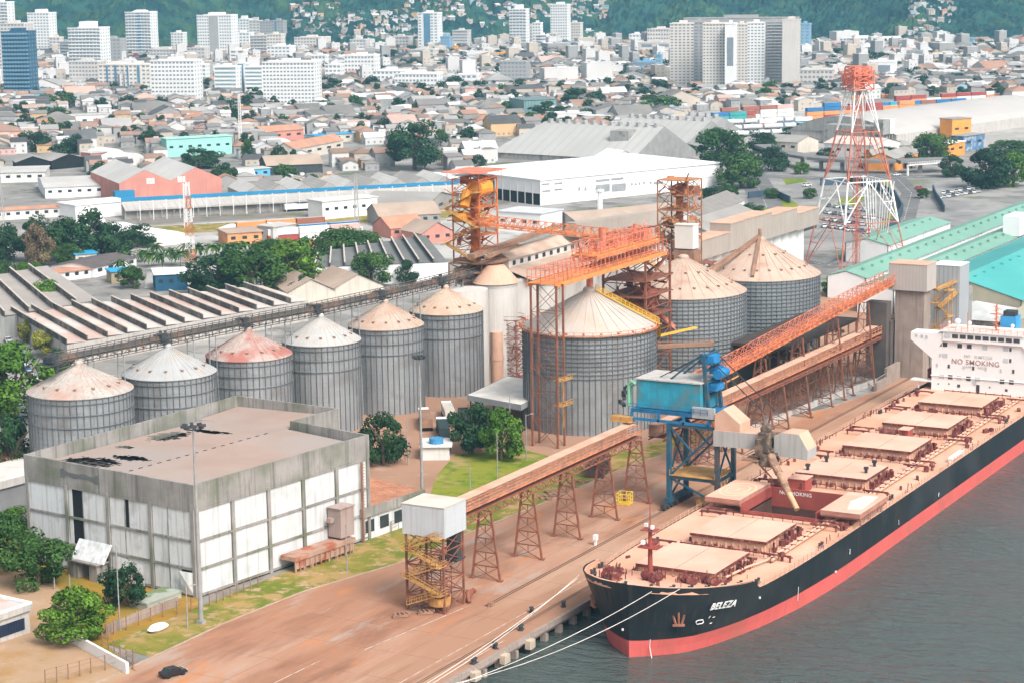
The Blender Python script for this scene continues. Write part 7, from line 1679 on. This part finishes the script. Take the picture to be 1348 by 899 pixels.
def block(u0, u1, vb, vt, mat, lb, yaw=None, depth=None, cols=None, floors=None, win='n', crown=0, wm=None, strips=None, ribs=False):
    tcount[0] += 1; a = G(u0,vb); b_ = G(u1,vb); L = hypot(b_.x-a.x,b_.y-a.y); yw = atan2(b_.y-a.y,b_.x-a.x)+(yaw or 0); dep = depth or min(18, max(9, L*.7))
    t = thing('apartment_block', lb, 'building', (a.x,a.y,0), yw); h = ZAT(a.x,a.y,vt+(0)); mt = bt[mat]; wm = wm or BWIN
    if yaw: L = L/ (cos(yaw)+.0)*.92
    g = MB(); g.box(0,L,0,dep,0,h); g.box(L*.35,L*.65,dep*.3,dep*.7,h,h+2.6); g.box(-.3,L+.3,-.3,.1,h-.2,h+.7); g.box(-.3,L+.3,dep-.1,dep+.3,h-.2,h+.7)
    if crown: g.box(L*.3,L*.7,dep*.2,dep*.8,h,h+crown)
    if ribs:
        for k in range(int(L/6)+1): g.box(k*6-.2,k*6+.4,-.6,0,0,h)
    g.obj('wall', mt, t)
    fl = floors or max(3,int(h/3.05)); fh = h/fl; cols = cols or max(2,int(L/3.4)); cw_ = L/cols
    if win == 'n': wmh = MB().box(-cw_*.3,cw_*.3,-.12,-.02,0,fh*.42).mesh('window', wm)
    elif win == 'b': wmh = MB().box(-cw_*.42,cw_*.42,-.12,-.02,0,fh*.5).mesh('window', wm)
    elif win == 's': cols = 1; cw_ = L; wmh = MB().box(-L*.47,L*.47,-.12,-.02,0,fh*.45).mesh('window', wm)
    lst = [(cw_*(c+.5),0,fh*(f+.38),0) for f in range(fl-1,-1,-1) for c in range(cols)]
    if strips: lst = [q for q in lst if not any(s0*L <= q[0] <= s1*L for s0,s1 in strips)]
    for q in lst[:100]: inst(wmh,'window',t,q[:3])
    if len(lst) > 100:
        g = MB(); hw, hh = (cw_*.3, fh*.42) if win == 'n' else ((cw_*.42, fh*.5) if win == 'b' else (L*.47, fh*.45))
        for x_,_,z,_r in lst[100:]: g.box(x_-hw,x_+hw,-.12,-.02,z,z+hh)
        tag(g.obj('windows', wm, t), kind='stuff')
    if win == 'b' or ribs:
        g = MB()
        for f in range(fl): z = fh*f+fh*.1; g.box(.4,L-.4,-.9,0,z,z+.9)
        g.obj('balconies', mt, t)
    g = MB(); nf = max(2,int(dep/5))                              # side windows
    for f in range(fl):
        for c in range(nf): y = dep*(c+.5)/nf; g.box(-.1,-.02,y-.7,y+.7,fh*(f+.38),fh*(f+.38)+1.2); g.box(L+.02,L+.1,y-.7,y+.7,fh*(f+.38),fh*(f+.38)+1.2)
    tag(g.obj('windows', wm, t), kind='stuff')
    if strips:
        for s0, s1 in strips: g = MB(); g.box(s0*L,s1*L,-.5,-.01,1,h-.6); g.obj('facade_strip', strips_m.get((u0,s0),BBLU), t)
    return t
strips_m = {(261,.36):BLG, (1029,.02):BLB, (913,.3):BBLU}
block(-12,14,92,4,'w','white tower cut by the left frame edge, tallest there',win='b')
block(0,36,112,32,'b','broad pale tower directly behind the blue glass tower',cols=8)
block(6,41,133,43,'t','dark blue glass office tower at the far left',cols=9,wm=M('glass_light',(.20,.34,.44),.3),win='b',crown=3)
block(2,44,136,126,'b','low grey podium at the foot of the blue glass tower',depth=6,cols=8)
block(39,67,80,18,'w','slim white tower right of the blue glass tower',crown=4)
block(66,80,80,50,'c','short cream block between the slim white tower and the balcony tower')
block(80,92,84,56,'g','dark balconied block left of the round balcony tower',win='b')
block(92,134,100,38,'w','white round balcony tower with a small crown',win='b',crown=6,depth=22)
block(92,130,117,82,'b','beige slab in front of the round balcony tower',cols=9)
block(131,165,121,86,'c','cream block with dark stair strips, left of a pair',strips=[(.30,.36),(.62,.70)])
block(165,200,123,86,'c','cream block with dark stair strips, right of a pair',strips=[(.1,.16),(.5,.6)],yaw=.12)
block(134,160,92,52,'g','grey low block behind the maroon building',cols=5)
block(135,163,88,76,'r','wide dark maroon roofed block left of the striped blue tower',win='s')
block(170,184,84,74,'r','small maroon block below the blue striped tower',win='s')
block(167,200,78,17,'w','white tower with a blue glass strip and many balconies',strips=[(.48,.62)],win='b',crown=2)
block(200,257,135,81,'w','large white block with small window rows left of the dark tree',cols=12,floors=10)
block(256,272,116,86,'w','white side wing right of the large white block',cols=3)
block(212,226,70,45,'b','pale block behind the striped tower, left one'); block(226,242,74,44,'w','white block behind the striped tower, right one')
block(198,232,82,66,'b','low pale block at the foot of the two pale blocks'); block(246,258,82,62,'r','maroon narrow block left of the grey striped tower',win='s')
block(247,270,86,64,'b','beige stub in front of the grey striped tower')
block(261,306,78,21,'w','tall white tower with a grey middle strip',strips=[(.36,.62)],cols=14,crown=3)
block(303,322,90,67,'w','white blank cube in front of the tall grey striped tower',cols=2)
block(313,329,66,26,'w','white tower first of four in a line',crown=4); block(329,343,66,28,'b','beige tower second of four in a line',crown=4)
block(343,358,66,29,'g','grey tower third of four in a line',cols=4); block(358,374,66,28,'g','grey tower rightmost of four in a line',strips=[(.3,.45)])
block(307,329,72,44,'w','white stepped block below the four towers'); block(330,352,76,48,'b','beige balcony block below the four towers',win='b'); block(352,371,76,46,'c','cream block below the grey towers',cols=5)
block(352,382,84,62,'w','pinkish white low block right of the office building',cols=6)
block(283,312,125,89,'w','office block with dark ribbon windows, left wing',win='s',floors=7,wm=M('ribbon',(.22,.30,.33))); block(323,346,124,89,'w','office block with dark ribbon windows, right wing',win='s',floors=7,wm=M('ribbon',(.22,.30,.33)))
block(311,324,122,84,'w','office stair core with a dark curved glass column',strips=[(.25,.8)])
block(347,415,142,83,'w','biggest white block facing the camera in the left middle',cols=15,floors=12)
block(388,428,70,50,'c','long beige orange building near the hill foot',cols=10); block(410,429,95,74,'w','white stepped house right of the biggest white block'); block(428,449,108,86,'w','white low block left of the white square block')
block(453,496,62,46,'w','long white slab at the hill foot, left half',cols=12); block(496,546,60,50,'c','long cream slab at the hill foot, right half',cols=12)
block(461,482,73,53,'b','small beige tower above the white square block'); block(513,538,70,49,'b','small pale block left of the tall dark windowed tower')
block(454,493,106,74,'w','white square block in the upper middle left',cols=9); block(491,534,117,94,'w','white low rise left of the wide white low rise'); block(520,576,122,98,'w','wide white low rise in the upper middle',cols=12); block(541,571,84,66,'b','beige broad building under the dark windowed tower',win='s'); block(600,628,118,99,'w','white low block left of the grey tower block',cols=4)
block(551,577,72,18,'w','tall tower with dark broken window grid, upper middle',strips=[(.3,.62)],cols=5); block(578,628,58,20,'w','white ribbed slab right of the dark windowed tower',ribs=True,cols=14); block(580,592,73,49,'l','small white blue block in front of the ribbed slab',cols=3); block(596,616,68,41,'b','beige balcony block in front of the ribbed slab',win='s'); block(596,604,75,64,'o','tiny orange tower below the ribbed slab',cols=2)
block(658,693,112,82,'g','isolated dark grey block in the middle distance',cols=7)
block(640,701,79,71,'o','long low orange walled hall in the upper middle',win='s',floors=1,depth=10)
block(671,693,69,13,'w','slim white tower with a thin spire, upper middle right',win='b',crown=5); block(693,705,64,35,'b','pale block right of the spired tower'); block(701,712,66,31,'w','white framed block second right of the spired tower',cols=3); block(706,720,66,47,'w','white striped low block below the framed one',win='s'); block(712,726,50,30,'l','blue and white block beside the tall white tower',cols=4)
block(725,747,62,7,'w','tall white tower second from right in the upper middle group',cols=7,crown=3); block(720,732,65,45,'b','beige stub at the foot of the tall white tower'); block(746,764,60,31,'c','cream tower right of the tall white tower',cols=6); block(764,782,54,41,'w','white end block at the right of the upper middle group')
block(828,846,60,46,'w','small white block left of the cream ministry block'); block(852,884,64,39,'c','cream flat building touching the tower slab',cols=9,floors=5); block(840,885,75,57,'b','blank pink beige wall block in front of the cream building',cols=2,floors=2)
block(863,870,100,73,'l','thin bright blue tower left of the tower slab',cols=2); block(835,864,98,82,'l','pale blue white hall left of the thin blue tower',win='s',floors=2)
# the big slab complex
block(882,914,116,32,'c','tower slab complex, leftmost window grid wing',cols=6,floors=22); block(913,927,116,30,'g','tower slab complex, dark blue grey recess beside the leftmost wing',cols=2,floors=20,depth=10)
block(925,955,120,32,'c','tower slab complex, second window grid wing',cols=7,floors=22); block(954,968,121,32,'w','tower slab complex, blank white fin left of centre',cols=1,floors=1); block(967,984,119,33,'c','tower slab complex, central notch wing',cols=4,floors=22); block(983,1006,119,31,'w','tower slab complex, pale grid wing right of centre',cols=5,floors=22)
block(1005,1030,118,30,'g','tower slab complex, recessed dark balcony wing',cols=5,floors=22,win='b'); block(1029,1052,121,27,'b','tower slab complex, blank right end wall with roof room',cols=2,floors=22,crown=2,strips=[(0.02,.98)])
block(900,1050,112,25,'g','tower slab complex, long flat grey roof block behind',cols=4,floors=2,depth=8)
block(1052,1066,75,32,'l','light blue tower behind the slab right end',cols=2); block(1003,1016,123,108,'g','grey box at the foot of the recessed wing'); block(1052,1096,118,93,'b','pale four storey building right of the tower slab',cols=8,floors=4)
block(1105,1160,64,51,'w','long white flat building at the hill foot right',cols=12,floors=3); block(1142,1179,104,82,'w','white windowless box with dark roof line, upper right',cols=1,floors=1); block(1193,1214,88,68,'g','grey finned hall upper right',ribs=True); block(1213,1226,90,74,'w','white house touching the grey finned hall'); block(1210,1252,100,88,'w','long bright white wall building upper right',cols=1,floors=1,depth=10)
block(1176,1192,66,54,'g','grey house at the hill foot right'); block(1192,1210,66,56,'b','beige house at the hill foot right'); block(1260,1281,66,51,'l','blue grey glass house at the hill foot right'); block(1275,1303,56,42,'b','beige building left of the red one on the slope'); block(1305,1345,56,38,'r','wide red white building at the right hill foot',cols=10,floors=4,wm=BWIN2); block(1225,1266,84,72,'c','low pavilion building with pale roof upper right',cols=8,floors=2); block(1328,1362,18,6,'w','white hillside block at the top right corner')
# ================================================================ OLD TOWN HOUSES
RM = {'grey':M('roof_grey',(.21,.195,.18),.9,0,.2,.05,rndv=.2),'pale grey':M('roof_palegrey',(.34,.325,.31),.9,0,.15,.05,rndv=.15),'terracotta':M('roof_terracotta',(.38,.21,.15),.9,0,.2,.05,rndv=.2),'brown':M('roof_brown',(.30,.19,.14),.9,0,.2,.05,rndv=.2),'white':M('roof_white',(.62,.61,.60),.8,0,.05,.05,rndv=.06),'dark':M('roof_dark',(.10,.10,.10),.9,0,.3,.05,rndv=.3),'salmon':M('roof_salmon',(.48,.34,.28),.9,0,.12,.05,rndv=.15)}
WMt = {'white':M('wall_white',(.60,.58,.56),.8,0,.05,.1,rndv=.06),'cream':M('wall_cream',(.50,.43,.36),.9,0,.08,.1,rndv=.12),'grey':M('wall_grey',(.33,.32,.31),.9,0,.1,.1,rndv=.15),'pink':M('wall_pink',(.58,.36,.31),.9,0,.08,.1,rndv=.12),'blue':M('wall_blue',(.28,.42,.52),.9,0,.08,.1,rndv=.2),'ochre':M('wall_ochre',(.56,.38,.20),.9,0,.08,.1,rndv=.15)}
RK = ['grey']*32+['pale grey']*18+['terracotta']*8+['brown']*12+['white']*12+['dark']*12+['salmon']*5
WK = ['white']*38+['cream']*26+['grey']*28+['pink']*4+['blue']*2+['ochre']*3
allm = [RM[k] for k in RM]+[WMt[k] for k in WMt]+[BWIN]; RI = {k:i for i,k in enumerate(RM)}; WI = {k:i+len(RM) for i,k in enumerate(WMt)}; NI = len(allm)-1
# things the houses must keep clear of, as ground footprints surveyed from the photo
EX = [(150,250,310,300),(0,205,115,235),(115,195,200,222),(215,190,315,235),(310,220,430,240),(380,190,510,215),(505,195,590,228),(340,178,410,190),(85,150,150,170),(640,180,930,225),(685,135,740,160),(0,250,160,300),(-60,235,70,262),(880,100,1056,122),(660,90,700,114),(195,120,275,138),(345,120,420,146),(280,110,350,128),(500,145,545,156)]
def cov(u, v): return any(a <= u <= c and b_ <= v <= d for a, b_, c, d in EX)
hr2 = random.Random(2024); houses = []; ctrees = []
cy = -0.80; cdx, cdy = Vector((cos(cy),sin(cy),0)), Vector((-sin(cy),cos(cy),0)); O = CAM+Vector((cos(YAW),sin(YAW),0))*1500; O.z = 0
def boundary(u):   # nearest photo line where the old town begins
    if u < 165: return 236
    if u < 330: return 250
    if u < 440: return 252
    if u < 650: return 226
    if u < 900: return 190
    if u < 1105: return 146
    return 130
i = -70
for i in range(-82, 86):
    for j in range(-64, 104):
        if i % 9 == 0 or j % 5 == 0: 
            if hr2.random() < .75: continue
        x_ = O+cdx*(i*10.4+hr2.uniform(-2.5,2.5))+cdy*(j*12.4+hr2.uniform(-2.5,2.5)); dd = (x_-CAM).dot(Vector((cos(YAW),sin(YAW),0)))
        if dd < 850 or dd > 2480: continue
        u, v = PX(x_.x, x_.y, 0)
        if u < -110 or u > 1460 or v > boundary(u): continue
        if cov(u, v): continue
        rr__ = hr2.random()
        if rr__ < .15: ctrees.append((dd, x_.x, x_.y, u, v)); continue
        big = hr2.random() < .07; hgt = hr2.choice((3.4,3.8,4.2,5.0,6.4,6.8,7.4)) if not big else hr2.uniform(5,8)
        mid_ = dd > 1750 and hr2.random() < .08
        if mid_: hgt = hr2.uniform(8,19)
        houses.append((dd, x_.x, x_.y, hr2.uniform(6.2,11) if not big else hr2.uniform(14,24), hr2.uniform(8,12.5) if not big else hr2.uniform(14,30), hgt, 'white' if mid_ else hr2.choice(RK), hr2.choice(('white','white','cream','grey')) if mid_ else hr2.choice(WK), 'flat' if mid_ else hr2.choice(('gable','gable','hip','flat','lean')), cy+hr2.choice((0,0,pi/2))+hr2.uniform(-.06,.06), u, v, hr2.random()))
houses.sort()
def hgeo(b_, L, D, H, kind, mr, mw, mn=None, wins=True):
    b_.box(-L/2,L/2,-D/2,D/2,0,H,mw)
    ov = .4; rs = min(L,D)*.24
    if kind == 'gable': 
        z0 = H; b_.q([(-L/2-ov,-D/2-ov,z0),(L/2+ov,-D/2-ov,z0),(L/2+ov,0,z0+rs),(-L/2-ov,0,z0+rs)],mr); b_.q([(L/2+ov,D/2+ov,z0),(-L/2-ov,D/2+ov,z0),(-L/2-ov,0,z0+rs),(L/2+ov,0,z0+rs)],mr); b_.q([(-L/2,-D/2,z0),(-L/2,0,z0+rs-.1),(-L/2,D/2,z0)],mw); b_.q([(L/2,D/2,z0),(L/2,0,z0+rs-.1),(L/2,-D/2,z0)],mw)
    elif kind == 'hip':
        a = L/2+ov; c = D/2+ov; k = max(0,(L-D)/2); P = [(-a,-c,H),(a,-c,H),(a,c,H),(-a,c,H)]; r1, r2 = (-k,0,H+rs), (k,0,H+rs)
        b_.q([P[0],P[1],r2,r1],mr); b_.q([P[2],P[3],r1,r2],mr); b_.q([P[1],P[2],r2],mr); b_.q([P[3],P[0],r1],mr)
    elif kind == 'lean': b_.q([(-L/2-ov,-D/2-ov,H),(L/2+ov,-D/2-ov,H),(L/2+ov,D/2+ov,H+1.2),(-L/2-ov,D/2+ov,H+1.2)],mr); b_.q([(-L/2,D/2,H),(-L/2,-D/2,H),(-L/2,D/2,H+1.1)],mw); b_.q([(L/2,-D/2,H),(L/2,D/2,H),(L/2,D/2,H+1.1)],mw)
    else: b_.box(-L/2-.15,L/2+.15,-D/2-.15,D/2+.15,H,H+.3,mr); b_.box(-L*.3,-L*.1,-D*.2,D*.1,H+.3,H+1.5,mw)
def wins(L, D, H):
    o = []; fl = max(1,int(H/3.1))
    for f in range(fl):
        for k in range(max(2,int(L/3))): o.append((-L/2+L*(k+.5)/max(2,int(L/3)), -D/2, f*3.1+1.0, 0))
        for k in range(max(1,int(D/4))): o.append((-L/2, -D/2+D*(k+.5)/max(1,int(D/4)), f*3.1+1.0, 1))
    return o
LM_ = [('the giant tree',546,215),('the mint block',262,200),('the pink warehouses',225,255),('the black open sheds',65,222),('the blue canopy roof',458,186),('the white domed tents',160,212),('the small blue house',336,236),('the biggest white block',381,140),('the blue glass tower',23,133),('the green glass hall',712,156),('the bulk warehouse',740,195),('the white low rise',540,118),('the tower slab',965,122),('the open shed',388,230),('the grey tower block',675,112),('the terracotta roof',420,205),('the salmon gabled row',170,174),('the white mast',317,190),('the left depot roof',30,240)]
cnt = {}; RANKS = ['','second ','third ','fourth ','fifth ','sixth ','seventh ','eighth ','ninth ','tenth ','eleventh ','twelfth ','thirteenth ','fourteenth ','fifteenth ']
def rel(u, v):
    n, lu, lv = min(LM_, key=lambda q: (q[1]-u)**2+((q[2]-v)*2)**2); du, dv = u-lu, v-lv
    s = ('left of' if du < -8 else 'right of' if du > 8 else ''); t = ('behind' if dv < -5 else 'in front of' if dv > 5 else '')
    if s and t: return (f'behind-{s.split()[0]} of {n}' if t == 'behind' else f'below-{s.split()[0]} of {n}'), (du*du+4*dv*dv)
    return f'{s or t or "beside"} {n}', (du*du+4*dv*dv)
NIND = 285; ind = [h for h in houses if -30 < h[10] < 1378][:NIND]; ids = set(id(h) for h in ind); rest = [h for h in houses if id(h) not in ids]
lab = []
for h in ind:
    dd, x_, y_, L, D, H, rk, wk, kind, yw, u, v, q = h; r_, ds = rel(u, v); lab.append((r_, ds, h))
keyc = {}; lab.sort(key=lambda q: q[1])
wme_h = MB().box(-.55,.55,-.1,-.02,0,1.15).mesh('window', BWIN)
SZ = {True:'tall', False:'low'}
OR_ = 'first second third fourth fifth sixth seventh eighth ninth tenth eleventh twelfth thirteenth fourteenth fifteenth sixteenth seventeenth eighteenth nineteenth twentieth'.split()
def ordn(n): return OR_[n] if n < 20 else 'twenty-'+OR_[n-20]
for r_, ds, h in lab:
    dd, x_, y_, L, D, H, rk, wk, kind, yw, u, v, q = h
    kn = {'gable':'gabled','hip':'hipped','flat':'flat','lean':'sloping'}[kind]; base = f'{SZ[H>5.5]} {wk} house, {rk} {kn} roof, {r_}'; n = keyc.get(base,0); keyc[base] = n+1
    lbl = base if n == 0 else f'{ordn(n)} nearest {base}'
    t = thing('house', lbl, 'house', (x_,y_,0), yw, 'old town houses'); b_ = MB(); hgeo(b_, L, D, H, kind, 0, 1)
    wl = MB(); rf = MB()
    for f, m_ in zip(b_.f, b_.m):
        d_ = rf if m_ == 0 else wl; n_ = len(d_.v); d_.v += [b_.v[i] for i in f]; d_.f.append(tuple(range(n_,n_+len(f)))); d_.m.append(0)
    wl.obj('wall', WMt[wk], t); rf.obj('roof', RM[rk], t)
    ca = (Vector((x_,y_,0))-CAM); k = 0
    for (a, b2, z, sd_) in wins(L, D, H)[:6]:
        best = min(range(4), key=lambda s: cos(yw+s*pi/2-pi/2)*ca.x+sin(yw+s*pi/2-pi/2)*ca.y) if False else 0
        inst(wme_h, 'window', t, (a, b2-.0, z) if sd_ == 0 else (a-.0, b2, z), 0 if sd_ == 0 else -pi/2)
b_ = MB()
for h in rest:
    dd, x_, y_, L, D, H, rk, wk, kind, yw, u, v, q = h; n0 = len(b_.v); hgeo(b_, L, D, H, kind, RI[rk], WI[wk])
    for (a, c, z, sd_) in wins(L, D, H)[:14]:
        if sd_ == 0: b_.q([(a-.6,c-.05,z),(a+.6,c-.05,z),(a+.6,c-.05,z+1.2),(a-.6,c-.05,z+1.2)], NI)
        else: b_.q([(a-.05,c+.6,z),(a-.05,c-.6,z),(a-.05,c-.6,z+1.2),(a-.05,c+.6,z+1.2)], NI)
    b_.xf(n0, (x_,y_,0), yw)
# hillside settlement
for (u0,u1,v0,v1,n) in ((385,450,8,46,60),(450,548,18,52,100),(530,640,2,30,60),(630,700,6,40,45),(745,800,0,26,50),(700,730,0,24,20),(800,815,-6,4,8),(1195,1256,-8,62,120),(1180,1240,40,62,40)):
    for k in range(n):
        u = hr2.uniform(u0,u1); v = hr2.uniform(v0,v1); d = F_+R_*((u-674)/FPX)-U_*((v-449.5)/FPX); l_ = None
        for s in range(60):
            dist = 2350+s*14; P = CAM+d*(dist/d.dot(Vector((cos(YAW),sin(YAW),0)))); q = P-CAM; l2 = q.dot(R0); d2 = q.dot(Vector((cos(YAW),sin(YAW),0)))
            if hill_z(l2,d2) > P.z: l_ = P; break
        if l_ is None: continue
        n0 = len(b_.v); L = hr2.uniform(4.5,8); D = hr2.uniform(4.5,7); H = hr2.uniform(4,7); hgeo(b_, L, D, H, hr2.choice(('gable','flat','lean')), RI[hr2.choice(RK)], WI[hr2.choice(WK)]); b_.q([(-1,-D/2-.05,2),(1,-D/2-.05,2),(1,-D/2-.05,3.6),(-1,-D/2-.05,3.6)],NI); b_.xf(n0,(l_.x,l_.y,l_.z-2),cy+hr2.uniform(-.5,.5))
tag(b_.obj('distant_houses', allm), 'mass of small pale and terracotta houses filling the far town and the hillside', 'houses', kind='stuff')
ctrees.sort(); trk = {}
for k, (dd, x_, y_, u, v) in enumerate(ctrees[:230]):
    r_, ds = rel(u, v); mt_ = hr2.choice((0,1,1)); base = f'{["mid green","dark green"][mt_]} town tree {r_}'; n = trk.get(base,0); trk[base] = n+1
    lbl = base if n == 0 else f'{ordn(n)} nearest {base}'
    tree(x_, y_, hr2.uniform(6,13), hr2.uniform(6,11), mt_, lbl, False, 'town trees between the houses')
if ctrees[230:]:
    g = MB(); src = CS[('S',1)][0]; sv_ = [tuple(q.co) for q in src.vertices]; sf = [tuple(q.vertices) for q in src.polygons]
    for (dd, x_, y_, u, v) in ctrees[230:]:
        n0 = len(g.v); w_ = hr2.uniform(4,8); a = hr2.uniform(0,6)
        for (p, q, r__) in sv_[:1800]: g.v.append((x_+w_*(p*cos(a)-q*sin(a)), y_+w_*(p*sin(a)+q*cos(a)), 4+w_*.8*r__))
        for f in sf[:450]: g.f.append(tuple(n0+i for i in f)); g.m.append(0)
    tag(g.obj('distant_trees', LM[1]), 'far dark trees scattered through the town below the hills', 'trees', kind='stuff')
# rail masts
for i in range(26):
    P = G(185+i*17.5, 291-i*1.05); h = 8.5; t = thing('catenary_mast', f'{ordn(i)} thin white rail mast from the left along the railway shed', 'mast', (P.x,P.y,0), -.75, 'masts along the railway'); g = MB(); g.bar((0,0,0),(0,0,h),.22); g.bar((0,-3,h-.6),(0,3,h-.6),.14); g.obj('pole', WHITEP, t)
# ================================================================ AIR
hz = bpy.data.materials.new('air'); hz.use_nodes = True; t = hz.node_tree; t.nodes.clear(); o_ = t.nodes.new('ShaderNodeOutputMaterial'); pv = t.nodes.new('ShaderNodeVolumePrincipled')
pv.inputs['Color'].default_value = (.36,.75,1.0,1); pv.inputs['Density'].default_value = .00012; pv.inputs['Anisotropy'].default_value = .2
t.links.new(pv.outputs[0], o_.inputs['Volume'])
b_ = MB(); b_.box(-1300,4400,-2300,4200,-30,420); tag(b_.obj('haze', hz), 'pale blue haze over the port and the town', 'haze', kind='stuff')
SC.cycles.volume_bounces = 0; SC.cycles.max_bounces = 5; SC.cycles.diffuse_bounces = 2; SC.cycles.glossy_bounces = 3
SC.cycles.use_denoising = True
